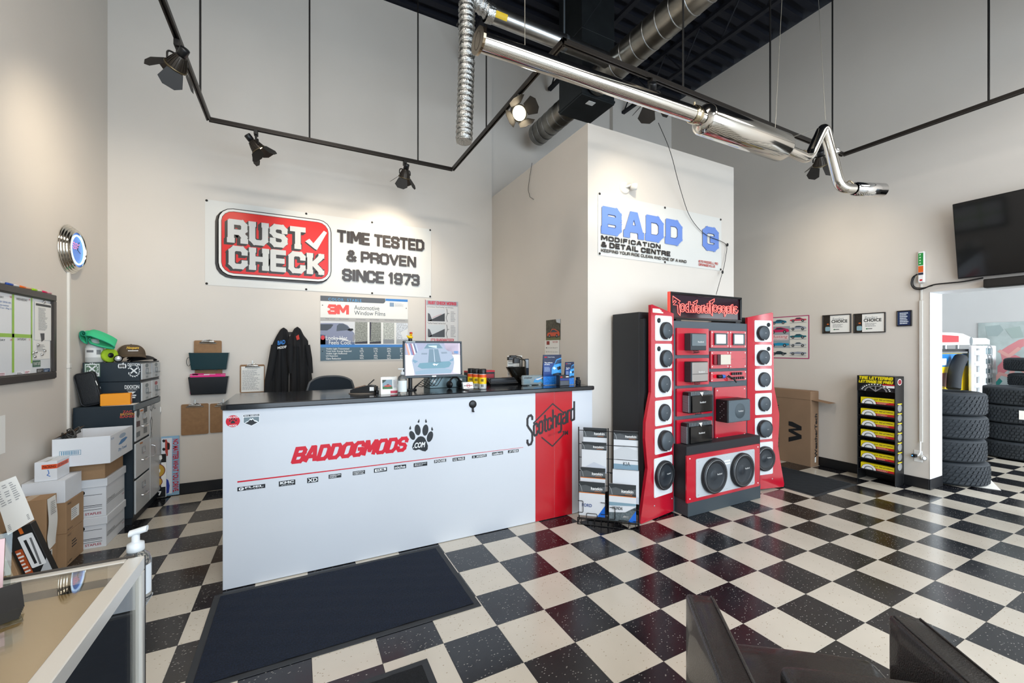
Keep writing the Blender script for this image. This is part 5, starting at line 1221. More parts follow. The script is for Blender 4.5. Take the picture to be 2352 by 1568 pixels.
MB().box(DX1 - .001, DX1 + .001, DY1_ - .003, DY1_ + .002, .14, DZ).bw('edge_gasket', BLACK, dc); MB().box(DX0, DX1 - .02, DY1_, DY1_ + .007, DZ - .02, DZ + .003, .001).bw('edge_gasket', mat('#3a342e', .5), dc)
MB().box(-.41, -.346, DY1_ + .003, DY1_ + .08, .862, .867, .001).bw('bottle_bracket', mat('#d6dde0', .1, trans=.6), dc)
pb = thing('pump_bottle', 'clear hand sanitizer pump bottle behind the display case corner', 'bottle', (-.374, 1.410, .8675))
MB().lathe([(0, .0), (.029, 0), (.032, .005), (.032, .10), (.028, .116), (.017, .128), (.016, .132)], seg=28).build('bottle', mat('#eef4f6', .04, trans=.92, ior=1.3), pb)
MB().lathe([(.0322, .02), (.0322, .095)], seg=18, arc=(-.9, 1.5)).build('label', mat('#cfd6dc', .4), pb)
MB().lathe([(.0, .13), (.0175, .13), (.0185, .133), (.0175, .150), (.010, .154), (.0085, .156), (.0085, .176), (0, .178)], seg=22).build('pump_collar', mat('#e6eaec', .25, trans=.3), pb)
MB().surf(lambda u, v: V(((u - .35) * .036, .011 * math.cos(v * 2 * math.pi), .176 + .008 * math.sin(v * 2 * math.pi) + .008 * u)), 8, 12).build('pump_head', mat('#e6eaec', .25, trans=.3), pb)
MB().tube([(.0, 0, .01), (0, 0, .13)], .003, 6).build('dip_tube', mat('#dfe6e8', .2, trans=.5), pb)
# on the glass top
bh = thing('card_holder', 'acrylic holder with fanned black business cards on the display case', 'card holder', (-.525, 1.14, DZ), .5)
MB().box(-.055, .05, -.03, .045, 0, .004, .001).build('base', ACR, bh); MB().add([(-.055, -.03, .004), (.05, -.03, .004), (.05, -.032, .03), (-.055, -.032, .03)], [(0, 1, 2, 3)]).build('front_lip', ACR, bh)
for k in range(7): MB().box(-.052, .046, -.0004, .0004, 0, .055, m=Matrix.Translation((.002 * k, -.02 + .008 * k, .005)) @ Matrix.Rotation(-1.15 + .05 * k, 4, 'X')).build('business_card', mat('#0c0c0e', .6), bh)
ac = thing('brochure_stand', 'clear acrylic stand with a pale brochure at the far left of the display case', 'stand', (-.60, 1.27, DZ), .25)
MB().box(-.08, .055, -.001, .001, 0, .125, m=Matrix.Rotation(-.2, 4, 'X')).build('panel', ACR, ac); MB().box(-.08, .055, -.04, .05, 0, .003).build('foot', ACR, ac)
MB().box(-.075, .045, -.004, -.002, .006, .115, m=Matrix.Rotation(-.2, 4, 'X')).build('brochure', mat('#c9a9ab', .5), ac)
a2 = thing('brochure_stand', 'empty clear acrylic pocket at the bottom left of the display case', 'stand', (-.535, 1.0, DZ), .2)
for b in ((-.09, .03, .0, .002, 0, .09), (-.09, .03, -.03, -.028, 0, .05), (-.09, .03, -.03, .002, 0, .002), (.028, .03, -.028, 0, .002, .06)): MB().box(*b).build('acrylic_wall', ACR, a2)
# ================================================================= CAR AUDIO DISPLAY TOWER
CRED = mat('#b60f28', .25, coat=.5); CBLK = mat('#26282b', .55); CGRY = mat('#4b545b', .5); PLW = mat('#dcdfe1', .35); SPK = mat('#1b1e22', .4); CONE = mat('#23282d', .5); GRIL = mat('#4b535a', .5, .3); SLV = mat('#b9bec2', .35, .7); SILV = mat('#c2c6c9', .3)
au = thing('audio_display', 'red and black car audio display tower with speakers and amplifiers', 'display', (3.66, 2.95, 0))
ph = math.radians(8); YCB = 2.77
MB().box(2.76, 3.115, 2.842, 3.20, 0, 1.855, .003).bw('side_cabinet', CBLK, au); MB().box(4.205, 4.62, 2.842, 3.20, 0, 1.855, .003).bw('side_cabinet', CBLK, au)
MB().box(3.116, 4.204, YCB, 3.15, 0, 1.782, .003).bw('centre_board', CGRY, au)
MB().box(2.762, 3.06, 2.787, 2.842, .0, 1.79).bw('cabinet_cheek', CBLK, au); MB().box(4.26, 4.60, 2.787, 2.842, .0, 1.79).bw('cabinet_cheek', CBLK, au)
PW = {'L': Art((3.13, 2.765, 0), (math.cos(ph), math.sin(ph), 0), (0, 0, 1)), 'R': Art((4.20, 2.765, 0), (math.cos(ph), -math.sin(ph), 0), (0, 0, 1))}
A_ = (1460, 660, 5.228); B_ = (1600, 690, 5.809); C_ = (1460, 930, 5.4056); O_ = (0, 0, 1.0)
wl = [PW['L'].pl(*p) for p in ((1495.5, 699.5), (1498, 699), (1547.4, 720), (1546.8, 1173), (1473, 1203), (1470.8, 1200), (1487.5, 1076), (1482, 1008), (1483, 970), (1490, 930), (1495.5, 901))]
wr = [PW['R'].pl(*p) for p in ((1726.5, 729), (1773, 717.2), (1775.5, 719), (1778, 888), (1786.8, 934), (1790, 950), (1789.5, 975), (1787, 1022), (1792, 1057.6), (1801.3, 1111), (1800, 1117.5))] + [(0.0, .03)]
wr[0] = (.005, wr[0][1])
for s, pl_ in (('L', wl), ('R', wr)):
    P = PW[s]
    wp = MB().prism([(x, max(y_, .004)) for x, y_ in pl_], P.O, P.U, P.W, .028).bw('wing_panel', CRED, au)
    for q in ([(233, 1250), (450, 1160)] if s == 'L' else [(1697, 915)]):
        P.z(*C_); u = P.pl(*q); MB().lathe([(0, .004), (.006, .003), (.007, 0)], P.O + P.U * u[0] + P.W * u[1], P.n, 10).bw('screw', SLV, wp)
def speaker(P, cx, cz, r, plate, kind, ex=0.0):
    O = P.O + P.U * cx + P.W * cz + P.n * .004
    if kind == 'tweeter':
        MB().lathe([(r, 0), (r, .006), (r * .8, .008), (r * .7, .003), (0, .006)], O, P.n, 20).bw('tweeter', SPK, plate)
        MB().lathe([(0, .009), (r * .45, .006), (r * .5, .003)], O, P.n, 16).bw('tweeter_dome', CONE, plate); return
    if kind == 'sub':
        MB().lathe([(r, 0), (r * 1.0, .022), (r * .97, .03), (r * .86, .032), (r * .80, .026), (r * .76, .028), (r * .72, .022)], O, P.n, 44).bw('speaker_surround', SPK, plate)
        MB().lathe([(r * .74, .022), (r * .30, -.010 if False else .006), (r * .28, .008), (0, .013)], O, P.n, 40).bw('speaker_cone', mat('#2a3036', .38, var=.1, vscale=4), plate)
        MB().lathe([(r * .90, .0325), (r * .90, .0335), (r * .885, .0335)], O, P.n, 40).bw('trim_ring', SLV, plate)
        for k in range(8):
            an = k * math.pi / 4 + .3; c = O + (P.U * math.cos(an) + P.W * math.sin(an)) * r * .93 + P.n * .030
            MB().lathe([(0, .003), (.004, .002), (.0045, 0)], c, P.n, 8).bw('bolt', BLACK, plate)
        a = Art(O + P.n * .027, P.U, P.W); a.text('Rockford', .12 * r, .04 * r, .52 * r, .13 * r, WHITE); a.build('badge', plate); return
    g = .022 + ex
    MB().lathe([(r, 0), (r, g * .55), (r * .97, g * .9), (r * .90, g), (r * .86, g * .92)], O, P.n, 40).bw('speaker_frame', SPK, plate)
    MB().lathe([(r * .87, g * .92), (r * .7, g * 1.12), (r * .4, g * 1.28), (0, g * 1.34)], O, P.n, 36).bw('speaker_grille', GRIL, plate)
    a = Art(O + P.n * (g * 1.36), P.U, P.W); a.text('RF', -.12 * r, -.05 * r, .14 * r, .05 * r, SLV); a.build('badge', plate)
    c = O - P.W * (r * .93) + P.n * g; MB().lathe([(0, .003), (.005, .002), (.006, 0)], c, P.n, 8).bw('logo_stud', WHITE, plate)
plates = [('L', A_, 230, 332, 638, 432, 'm', 1), ('L', A_, 230, 675, 978, 432, 'm', 1), ('L', A_, 230, 1010, 1322, 430, 'm', 0), ('L', A_, 230, 1362, 1668, 430, 'm', 0), ('L', C_, 235, 300, 620, 447, 'b', 0), ('L', C_, 225, 668, 1155, 452, 'sub', 0),
          ('R', B_, 770, 262, 550, 997, 'm', 1), ('R', B_, 774, 588, 872, 998, 'm', 1), ('R', B_, 776, 912, 1202, 998, 'm', 0), ('R', B_, 778, 1240, 1528, 1000, 'm', 0), ('R', C_, 1478, 162, 435, 1690, 'b', 0), ('R', C_, 1478, 470, 878, 1700, 'sub', 0)]
for s, z, xl, yt, yb, xr, kd, tw_ in plates:
    P = PW[s]; P.z(*z); x0, z0, x1, z1 = _tp(P, xl, yt, yb, xr)
    Q = Art(P.O + P.n * .004, P.U, P.W)
    pt = sheet('speaker_plate', '', '', Q, x0, z0, x1, z1, .004, PLW, r=.014, root=au)
    cx, cz = (x0 + x1) / 2, (z0 + z1) / 2; sg = 1 if s == 'L' else -1; w = x1 - x0
    if kd == 'sub': speaker(P, cx, cz + (.01 if s == 'L' else 0), .132, pt, 'sub')
    elif kd == 'b': speaker(P, cx + sg * .004, cz, .094, pt, 'mid', .02)
    else:
        r = .079; speaker(P, cx + (sg * .018 if tw_ else 0), cz - (.022 if tw_ else 0), r, pt, 'mid', .012 if tw_ else .004)
        if tw_: speaker(P, cx - sg * w * .30, cz + (z1 - z0) * .30, .022, pt, 'tweeter')
    for ux in (x0 + .014, x1 - .014):
        for uz in (z0 + .014, z1 - .014): MB().lathe([(0, .002), (.003, .0015), (.0035, 0)], P.O + P.U * ux + P.W * uz + P.n * .004, P.n, 8).bw('screw', SLV, pt)
Q = Art(PW['L'].O + PW['L'].n * .001, PW['L'].U, PW['L'].W).z(*A_); Q.poly([(203, 250), (292, 258), (294, 272), (310, 275), (310, 292), (330, 296), (330, 312), (203, 300)], mat('#e3dccb', .5), px=True); Q.build('torn_label', au)
# module boards and amplifiers on the centre
CB = Art((0, 2.752, 0), **WALLB)
def mboard(z, xl, yt, yb, xr):
    CB.z(*z); x0, z0, x1, z1 = _tp(CB, xl, yt, yb, xr)
    o = MB().prism(rrect(x1 - x0, z1 - z0, .008, 3, (x0 + x1) / 2, (z0 + z1) / 2), CB.O, CB.U, CB.W, .018).bw('module_board', CRED, au)
    return o, x0, z0, x1, z1
def studs(o, x0, z0, x1, z1, e=.018):
    for ux in (x0 + e, x1 - e):
        for uz in (z0 + e, z1 - e): MB().lathe([(0, .004), (.006, .003), (.007, 0)], (ux, 2.752, uz), (0, -1, 0), 10).bw('screw', WHITE, o)
def ampfins(o, x0, x1, z0, z1, d, n, m, top=False):
    mb = MB()
    for k in range(n):
        if top: xx = x0 + (x1 - x0) * (k + .5) / n; mb.box(xx - .004, xx + .003, 2.752 - d, 2.752 - .004, z1 - .03, z1 + .003)
        else: zz = z0 + (z1 - z0) * (k + .5) / n; mb.box(x0 - .004, x0 + .022, 2.752 - d * .98, 2.752 - .006, zz - .0035, zz + .0035)
    mb.bw('heat_sink', m, o)
for i, (z, bxl, byt, byb, bxr, axl, ayt, ayb, axr, fc_) in enumerate(((A_, 495, 484, 812, 878, 665, 548, 755, 850, '#6f7a80'), (A_, 495, 852, 1182, 880, 665, 892, 1140, 868, '#a39d99'), (A_, 495, 1216, 1550, 920, 640, 1262, 1515, 920, '#0d0f12'), (C_, 510, 188, 530, 955, 640, 232, 498, 948, '#0d0f12'))):
    o, x0, z0, x1, z1 = mboard(z, bxl, byt, byb, bxr)
    d = .075; W2 = Art((0, 2.752 - d, 0), **WALLB).z(*z); ax0, az0, ax1, az1 = _tp(W2, axl, ayt, ayb, axr)
    if i < 2:
        am = MB().box(ax0, ax1, 2.752 - d, 2.752, az0, az1, .004).bw('amplifier', mat('#3a4045' if i == 0 else '#23262a', .4, .3), au)
        MB().box(ax0 + .012, ax1 - .006, 2.752 - d - .006, 2.752 - d, az0 + (.04 if i == 0 else .006), az1 - .006, .003).bw('top_plate', mat(fc_, .3, .5), am)
        if i == 1: ampfins(am, ax0 - .0, ax1, az0 + .006, az1 - .006, d + .004, 14, mat('#4a5056', .4, .5)); MB().box(ax0 + .012, ax1 - .006, 2.752 - d - .0075, 2.752 - d - .006, (az0 * 6 + az1 * 4) / 10 - .002, (az0 * 6 + az1 * 4) / 10 + .002).bw('seam', INK, am)
    else:
        am = MB().box(ax0, ax1, 2.752 - d, 2.752, az0, az1, .006).bw('amplifier', mat('#14171a', .35), au)
        ampfins(am, ax0, ax1, az0 + .01, az1 - .03, d, 15, mat('#8d989f', .35, .5)); ampfins(am, ax0 + .02, ax1, az0, az1, d + .003, 16, mat('#8d989f', .35, .5), True)
        MB().box(ax0 + .03, ax1 - .004, 2.752 - d - .010, 2.752 - d, az0 + .004, az1 - .036, .005).bw('gloss_cover', mat('#050608', .06, coat=.5), am)
        MB().add([((ax0 + ax1) / 2 - .02, 2.752 - d - .004, az1 - .004), ((ax0 + ax1) / 2 + .03, 2.752 - d - .004, az1 - .004), ((ax0 + ax1) / 2 + .008, 2.752 - d - .011, az1 - .04)], [(0, 1, 2)]).bw('silver_notch', mat('#d4d0c8', .3), am)
    a = Art((0, 2.752 - d - .0105, 0), **WALLB); cx, cz = (ax0 + ax1) / 2 + .01, (az0 + az1) / 2
    a.text('Rockford', cx - .035, cz - .008, cx + .045, cz + .008, WHITE); a.build('badge', am)
    mb = MB()
    for k in range(4): mb.tube([((ax0 + ax1) / 2 - .02 + .018 * k, 2.72, az0 + .002), ((ax0 + ax1) / 2 - .03 + .022 * k, 2.70, az0 - .02), ((ax0 + ax1) / 2 - .01 + .015 * k, 2.73, az0 - .025)], .003, 6)
    mb.bw('wiring', BLACK, am)
for k, (xl, yt, yb, xr) in enumerate(((190, 400, 630, 432), (437, 404, 632, 662), (190, 676, 908, 432), (437, 674, 905, 662))):
    o, x0, z0, x1, z1 = mboard(B_, xl, yt, yb, xr); studs(o, x0, z0, x1, z1); w, h = x1 - x0, z1 - z0
    if k < 2:
        fr = MB()
        for b in ((.18, .86, .80, .86), (.18, .86, .16, .24), (.18, .24, .24, .80), (.80, .86, .24, .80)): fr.box(x0 + b[0] * w, x0 + b[1] * w, 2.738, 2.752, z0 + b[2] * h, z0 + b[3] * h, .002)
        f = fr.bw('screen_bezel', mat('#555e63', .35, .4), o); MB().box(x0 + .25 * w, x0 + .79 * w, 2.744, 2.750, z0 + .25 * h, z0 + .79 * h).bw('screen', mat('#dfe6e6', .15), f)
    elif k == 2:
        MB().box(x0 + .12 * w, x0 + .98 * w, 2.735, 2.751, z0 + .22 * h, z0 + .80 * h, .003).bw('recess', mat('#7c1424', .4), o); MB().box(x0 + .42 * w, x1 - .01 * w, 2.728, 2.736, z0 + .22 * h, z0 + .80 * h, .002).bw('head_unit', mat('#cfc8b8', .4), o); MB().box(x0 + .26 * w, x0 + .42 * w, 2.726, 2.736, z0 + .2 * h, z0 + .82 * h, .002).bw('face_strip', mat('#3a1a20', .4), o)
    else:
        MB().box(x0 + .08 * w, x0 + .24 * w, 2.750, 2.752, z0 + .53 * h, z0 + .545 * h).bw('slot', INK, o); MB().box(x1 - .2 * w, x1 - .05 * w, 2.750, 2.752, z0 + .53 * h, z0 + .545 * h).bw('slot', INK, o)
o, x0, z0, x1, z1 = mboard(B_, 190, 952, 1085, 662); studs(o, x0, z0, x1, z1, .014); w, h = x1 - x0, z1 - z0
for r in (0, 1):
    for k in range(5 + r): MB().box(x0 + (.56 + .063 * k) * w, x0 + (.56 + .063 * k) * w + .016, 2.735, 2.752, z0 + (.68 - .46 * r) * h - .008, z0 + (.68 - .46 * r) * h + .018, .002).bw('push_button', mat('#2a2a2e', .35), o)
MB().box(x0 + .08 * w, x0 + .25 * w, 2.748, 2.7525, z0 + .35 * h, z0 + .7 * h).bw('slot', mat('#e8122c', .4), o)
MB().lathe([(0, 0), (.018, 0), (.018, .05), (0, .05)], (x0 + .14 * w, 2.735, z0 + .52 * h), (1, -.2, 0), 14).bw('plug', BLACK, o); MB().lathe([(.017, .05), (.02, .055), (.017, .085), (0, .085)], (x0 + .14 * w, 2.735, z0 + .52 * h), (1, -.2, 0), 14).bw('plug_sleeve', mat('#2d63b8', .35), o)
MB().tube(fillet([(x0 + .35 * w, 2.715, z0 + .5 * h), (x0 + .48 * w, 2.70, z0 + .30 * h), (x0 + .58 * w, 2.70, z0 - .18 * h), (x0 + .56 * w, 2.71, z0 + .12 * h), (x0 + .42 * w, 2.73, z0 + .6 * h)], .03, 4), .006, 8).bw('cable', BLACK, o)
CB.z(*B_); x0, z1 = CB.pl(248, 1162); x1 = CB.pl(662, 1135)[0]; CB.z(*C_); z0 = CB.pl(985, 450)[1]
o = MB().prism(rrect(x1 - x0, z1 - z0, .008, 3, (x0 + x1) / 2, (z0 + z1) / 2), CB.O, CB.U, CB.W, .018).bw('module_board', CRED, au); studs(o, x0, z0, x1, z1, .03)
d = .13; W2 = Art((0, 2.752 - d, 0), **WALLB).z(*B_); ax0, az1 = W2.pl(415, 1332); ax1 = W2.pl(706, 1310)[0]; W2.z(*C_); az0 = W2.pl(1145, 225)[1]
sb = MB().box(ax0, ax1, 2.752 - d, 2.752, az0, az1, .006).bw('powered_subwoofer', mat('#15171a', .5), au)
MB().box(ax0 + .004, ax1 - .004, 2.752 - d - .012, 2.752 - d, az0 + .004, az1 - .004, .005).bw('front_grille', mat('#59656d', .5, bump=.4, bscale=500), sb)
MB().lathe([(.075, 0), (.072, .006), (.0, .010)], ((ax0 + ax1) / 2, 2.752 - d - .011, (az0 + az1) / 2), (0, -1, 0), 32).bw('grille_dome', mat('#4a555c', .5, bump=.4, bscale=500), sb)
for ux in (ax0 + .015, ax1 - .015):
    for uz in (az0 + .015, az1 - .015): MB().lathe([(0, .002), (.004, 0)], (ux, 2.752 - d - .012, uz), (0, -1, 0), 8).bw('screw', BLACK, sb)
a = Art((0, 2.752 - d - .022, 0), **WALLB); cx, cz = (ax0 + ax1) / 2, (az0 + az1) / 2; a.text('Rockford', cx - .035, cz - .007, cx + .035, cz + .007, WHITE); a.build('badge', sb)
mb = MB()
for k in range(9): mb.box(ax0 - .0015, ax0, 2.70 - .02 * (k % 3), 2.705 - .02 * (k % 3), az0 + .03 + .02 * k, az0 + .036 + .02 * k)
mb.bw('side_controls', LTEXT, sb)
# subwoofer bench
bx = MB().box(3.122, 4.198, 2.625, YCB, .145, .635, .003).bw('bench_box', mat('#202226', .6), au); MB().box(3.132, 4.192, 2.618, YCB, 0, .145, .003).bw('bench_plinth', mat('#3a4349', .55), au)
SB = Art((0, 2.612, 0), **WALLB).z(*C_); x0, z1 = SB.pl(634, 632); z0 = SB.pl(640, 1222)[1]; x1 = SB.pl(1540, 500)[0]
sp = MB().prism(rrect(x1 - x0, z1 - z0, .008, 3, (x0 + x1) / 2, (z0 + z1) / 2), SB.O, SB.U, SB.W, .013).bw('bench_front', CRED, au)
px0, pz0, px1, pz1 = _tp(SB, 745, 670, 1152, 1470)
for ux in (x0 + .04, x1 - .03):
    for uz in (z0 + .035, z1 - .03): MB().lathe([(0, .004), (.006, .003), (.007, 0)], (ux, 2.612, uz), (0, -1, 0), 10).bw('screw', WHITE, sp)
pt = sheet('subwoofer_plate', '', '', Art((0, 2.606, 0), **WALLB), px0, pz0, px1, pz1, .006, mat('#b9bec2', .4), r=.016, root=au)
P2 = Art((0, 2.604, 0), **WALLB); cz = (pz0 + pz1) / 2; w = px1 - px0
speaker(P2, px0 + w * .265, cz, .165, pt, 'sub'); speaker(P2, px0 + w * .745, cz, .165, pt, 'sub')
a = Art((0, 2.605, 0), **WALLB); a.rect(px0 + w * .455, pz1 - .075, px0 + w * .555, pz1 - .058, mat('#e6e6e0', .5)).rect(px0 + w * .455, pz1 - .10, px0 + w * .555, pz1 - .085, mat('#e6e6e0', .5)); a.build('label', pt)
for ux in (px0 + .03, (px0 + px1) / 2, px1 - .03):
    for uz in (pz0 + .025, pz1 - .025): MB().lathe([(0, .003), (.004, .002), (.005, 0)], (ux, 2.605, uz), (0, -1, 0), 8).bw('screw', SLV, pt)
# ------------------------------------------------ neon sign on the tower
NY = 2.803; N = Art((0, NY, 0), **WALLB).z(1520, 660, 11.76)
x0, z1 = N.pl(240, 108); x1 = N.pl(2155, 260)[0]; z0 = 1.80
ng = thing('neon_sign', 'lit red outline neon sign in a black frame on top of the audio tower', 'sign', ((x0 + x1) / 2, NY, 1.783))
MB().box(x0, x1, NY + .012, NY + .03, z0, z1, .003).bw('panel', mat('#2a141f', .08, coat=.5), ng)
for b in ((x0, x1, z1 - .022, z1), (x0, x1, z0, z0 + .022), (x0, x0 + .022, z0 + .022, z1 - .022), (x1 - .022, x1, z0 + .022, z1 - .022)): MB().box(b[0], b[1], NY - .006, NY + .03, b[2], b[3], .003).bw('frame_bar', mat('#101113', .25), ng)
MB().box(x0 - .012, x0 - .0005, NY, NY + .03, z0, z1, .002).bw('lit_edge', mat('#e0483a', .3, emit=.5), ng)
MB().box(x0 + .05, x0 + .12, NY - .02, NY + .06, 1.783, z0, .002).bw('foot', PLAST, ng); MB().box(x1 - .12, x1 - .05, NY - .02, NY + .06, 1.783, z0, .002).bw('foot', PLAST, ng)
ov = lambda cx, cy, rx, ry, n=18: [(cx + rx * math.cos(2 * math.pi * i / n), cy + ry * math.sin(2 * math.pi * i / n)) for i in range(n + 1)]
LET = [[(305, 228), (515, 368), (462, 418), (500, 435), (498, 520), (515, 650), (510, 760), (450, 685), (440, 475), (320, 465), (410, 380), (365, 345), (312, 415), (305, 228)], ov(575, 545, 70, 112), ov(575, 545, 36, 62),
       [(735, 450), (690, 440), (648, 490), (640, 600), (680, 665), (735, 670), (735, 600), (700, 605), (682, 570), (685, 530), (705, 510), (735, 520)], [(738, 380), (790, 385), (790, 470), (830, 450), (860, 470), (825, 540), (870, 670), (830, 680), (795, 600), (790, 675), (740, 670), (738, 380)],
       [(860, 400), (975, 340), (975, 400), (930, 440), (970, 480), (925, 500), (920, 680), (880, 680), (875, 470), (905, 440), (860, 400)], ov(1010, 590, 68, 102), ov(1010, 590, 38, 56), [(1085, 480), (1110, 490), (1165, 470), (1165, 520), (1130, 540), (1125, 690), (1085, 690), (1085, 480)],
       ov(1215, 600, 62, 95), ov(1215, 600, 35, 50), [(1240, 500), (1240, 430), (1300, 420), (1305, 700), (1262, 690)], [(1295, 380), (1435, 305), (1430, 380), (1375, 420), (1410, 470), (1380, 510), (1385, 770), (1330, 690), (1325, 470), (1350, 450), (1295, 380)],
       ov(1460, 570, 68, 97), ov(1460, 570, 38, 52), [(1610, 490), (1550, 490), (1528, 540), (1590, 590), (1590, 640), (1535, 655), (1560, 700), (1612, 660), (1632, 600), (1575, 545), (1625, 530), (1610, 490)], ov(1680, 590, 64, 95), ov(1680, 590, 35, 50), [(1700, 680), (1715, 790), (1760, 700), (1755, 500)],
       ov(1815, 600, 60, 100), ov(1815, 600, 34, 52), [(1870, 490), (1872, 705)], [(1895, 470), (1935, 455), (1940, 540), (1965, 540), (1945, 700), (1905, 712), (1895, 470)], ov(2010, 610, 66, 106)[:17], [(1965, 610), (2040, 590), (2010, 545), (1970, 580), (1980, 640), (2035, 680)]]
NEON = mat('#ff6a62', .3, emit=1.6)
for ln in LET:
    MB().tube([V((N.pl(*p)[0], NY + .006, N.pl(*p)[1])) for p in ln], .0032, 6).bw('neon_tube', NEON, ng)
# ================================================================= BROCHURE RACK
RA, RB = V((2.160, 2.955, 0)), V((2.535, 2.610, 0)); RU = (RB - RA).normalized(); RN = V((RU.y, -RU.x, 0)); RW = (RB - RA).length
WIR = mat('#0e0f11', .4, .3)
rk = thing('brochure_rack', 'black wire literature rack between the counter and the audio tower', 'rack', RA + RU * RW / 2 - RN * .06)
R3 = lambda u, d, z: RA + RU * u - RN * d * .48 + V((0, 0, z))
for u in (.0, RW * .5, RW): MB().tube(fillet([R3(u, 0, .004), R3(u, .24, .004), R3(u, .16, .83)], .02, 4), .005, 8).bw('upright', WIR, rk)
for d, z in ((0, .004), (.0, .06), (.24, .004)): MB().tube([R3(0, d, z), R3(RW, d, z)], .004, 8).bw('base_rail', WIR, rk)
for z in (.2, .32, .44, .56, .68, .80): MB().tube([R3(0, .23 - z * .07, z), R3(RW, .23 - z * .07, z)], .003, 6).bw('cross_wire', WIR, rk)
for k in range(9): MB().tube(fillet([R3(RW * (k + .5) / 9, .20, .02), R3(RW * (k + .5) / 9, .0, .01), R3(RW * (k + .5) / 9, .0, .06)], .01, 3), .0025, 6).bw('basket_wire', WIR, rk)
for u in (0, RW): MB().tube([R3(u, 0, .004), R3(u, 0, .06)], .004, 6).bw('base_rail', WIR, rk)
KG = mat('#33373a', .35); KL = mat('#d7dade', .35); ORG = mat('#d9772c', .4)
def brochure(label, d, xl, yt, yb, xr, kind, hdr):
    Q = Art(RA - RN * (d * .48), RU, (0, 0, 1), off=.0006).z(1320, 970, 6.031); x0, z0, x1, z1 = _tp(Q, xl, yt, yb, xr)
    o = sheet('brochure', label, 'brochure', Q, x0, z0, x1, z1, .004, KL); o['group'] = 'brochures in the wire rack'
    w, h = x1 - x0, z1 - z0; hh = hdr
    Q.rect(x0, z1 - hh, x1, z1, KG).up()
    Q.poly([(x0, z1 - hh * .45), (x0 + .25 * w, z1 - hh * .3), (x0 + .62 * w, z1 - hh * .55), (x1, z1 - hh * .35), (x1, z1 - hh * .8), (x0, z1 - hh)], mat('#565a5d', .35)).up()
    Q.line([(x0 + .01 * w, z1 - hh * .25), (x0 + .08 * w, z1 - hh * .5), (x0 + .12 * w, z1 - hh * .92)], .004, SLV)
    Q.text('katzkin', x0 + .46 * w, z1 - hh * .72, x0 + .9 * w, z1 - hh * .46, WHITE, bold=.02, shear=.1); Q.rect(x0 + .46 * w, z1 - hh * .80, x0 + .88 * w, z1 - hh * .775, GREYP); Q.rect(x0 + .6 * w, z1 - hh * .88, x0 + .86 * w, z1 - hh * .85, ORG)
    Q.rect(x0, z1 - hh - .006, x1, z1 - hh, ORG if kind in ('FORD', 'HYUNDAI', 'orange') else KL); Q.up()
    if kind in ('FORD', 'HYUNDAI'):
        Q.poly([(x1 - .3 * w, z0), (x1, z0), (x1, z0 + .1)], mat('#1c66c8', .4))
        if kind == 'HYUNDAI':
            Q.poly([(x0, z0), (x1 - .31 * w, z0), (x1, z0 + .1), (x1, z0 + .42 * h), (x0 + .6 * w, z0 + .25 * h), (x0, z0 + .22 * h)], mat('#5a6468', .5, var=.4, vscale=60)); Q.poly([(x0, z0 + .4 * h), (x1, z0 + .44 * h), (x1, z0 + .5 * h), (x0, z0 + .5 * h)], mat('#7c9aaa', .5)); Q.poly([(x0 + .5 * w, z0 + .09 * h), (x0 + .75 * w, z0 + .1 * h), (x0 + .75 * w, z0 + .15 * h), (x0 + .55 * w, z0 + .16 * h)], WHITE)
        Q.up(); zt = z0 + (.26 if kind == 'FORD' else .30) * h; Q.text(kind, x0 + .12 * w, zt, x0 + .5 * w, zt + .028, mat('#2b4a86' if kind == 'FORD' else '#1e2a36', .4), bold=.02)
    elif kind == 'KIA':
        Q.rect(x0, z0, x1, z0 + .14 * h, mat('#7d99ab', .4)).up(); Q.text('KIA', x0 + .38 * w, z0 + .1 * h, x0 + .66 * w, z0 + .2 * h, mat('#39434b', .4)); Q.poly([(x0, z0 + .8 * h * .6), (x0 + .4 * w, z0 + .6 * h), (x1, z0 + .5 * h), (x1, z0 + .3 * h), (x0, z0 + .25 * h)], mat('#c6cace', .4))
    else: Q.poly([(x0, z0 + .1 * h), (x0 + .5 * w, z0 + .35 * h), (x1, z0 + .2 * h), (x1, z0), (x0, z0)], mat('#c3c8d2', .4))
    Q.build('cover', o)
brochure('brochure at the top of the left rack column', .20, 118, 65, 400, 447, '', .085)
brochure('brochure second from the top in the left rack column', .17, 98, 262, 680, 440, '', .068)
brochure('brochure third from the top in the left rack column', .12, 80, 612, 900, 425, 'orange', .088)
brochure('Ford brochure with blue corner in the lowest left rack pocket', .05, 60, 808, 1278, 420, 'FORD', .094)
brochure('Kia brochure in the right rack column', .19, 540, 112, 640, 890, 'KIA', .075)
brochure('pale brochure above the Hyundai one in the right rack column', .15, 525, 640, 1100, 890, '', .004)
brochure('Hyundai brochure with mountain picture in the lowest right rack pocket', .03, 475, 838, 1350, 850, 'HYUNDAI', .10)
for (d, z, u0, u1) in ((.03, .10, .0, RW * .47), (.015, .07, RW * .53, RW), (.16, .34, RW * .53, RW)):
    for (ua, ub) in ((u0, u0 + .045), (u1 - .045, u1)): MB().tube(fillet([R3(ua, d, z), R3(ub, d, z), R3(ub, d, z + .10), R3(ua, d, z + .10)], .012, 3), .003, 6).bw('pocket_wire', WIR, rk)
    MB().tube(fillet([R3((u0 + u1) / 2 - .045, d - .01, z - .04), R3((u0 + u1) / 2 - .045, d - .01, z), R3((u0 + u1) / 2 + .045, d - .01, z), R3((u0 + u1) / 2 + .045, d - .01, z - .04)], .012, 3), .003, 6).bw('pocket_wire', WIR, rk)
# ================================================================= THINGS ON THE COUNTER
ZC = 1.1724
Wt = lambda x0, x1, y0, y1, h: None
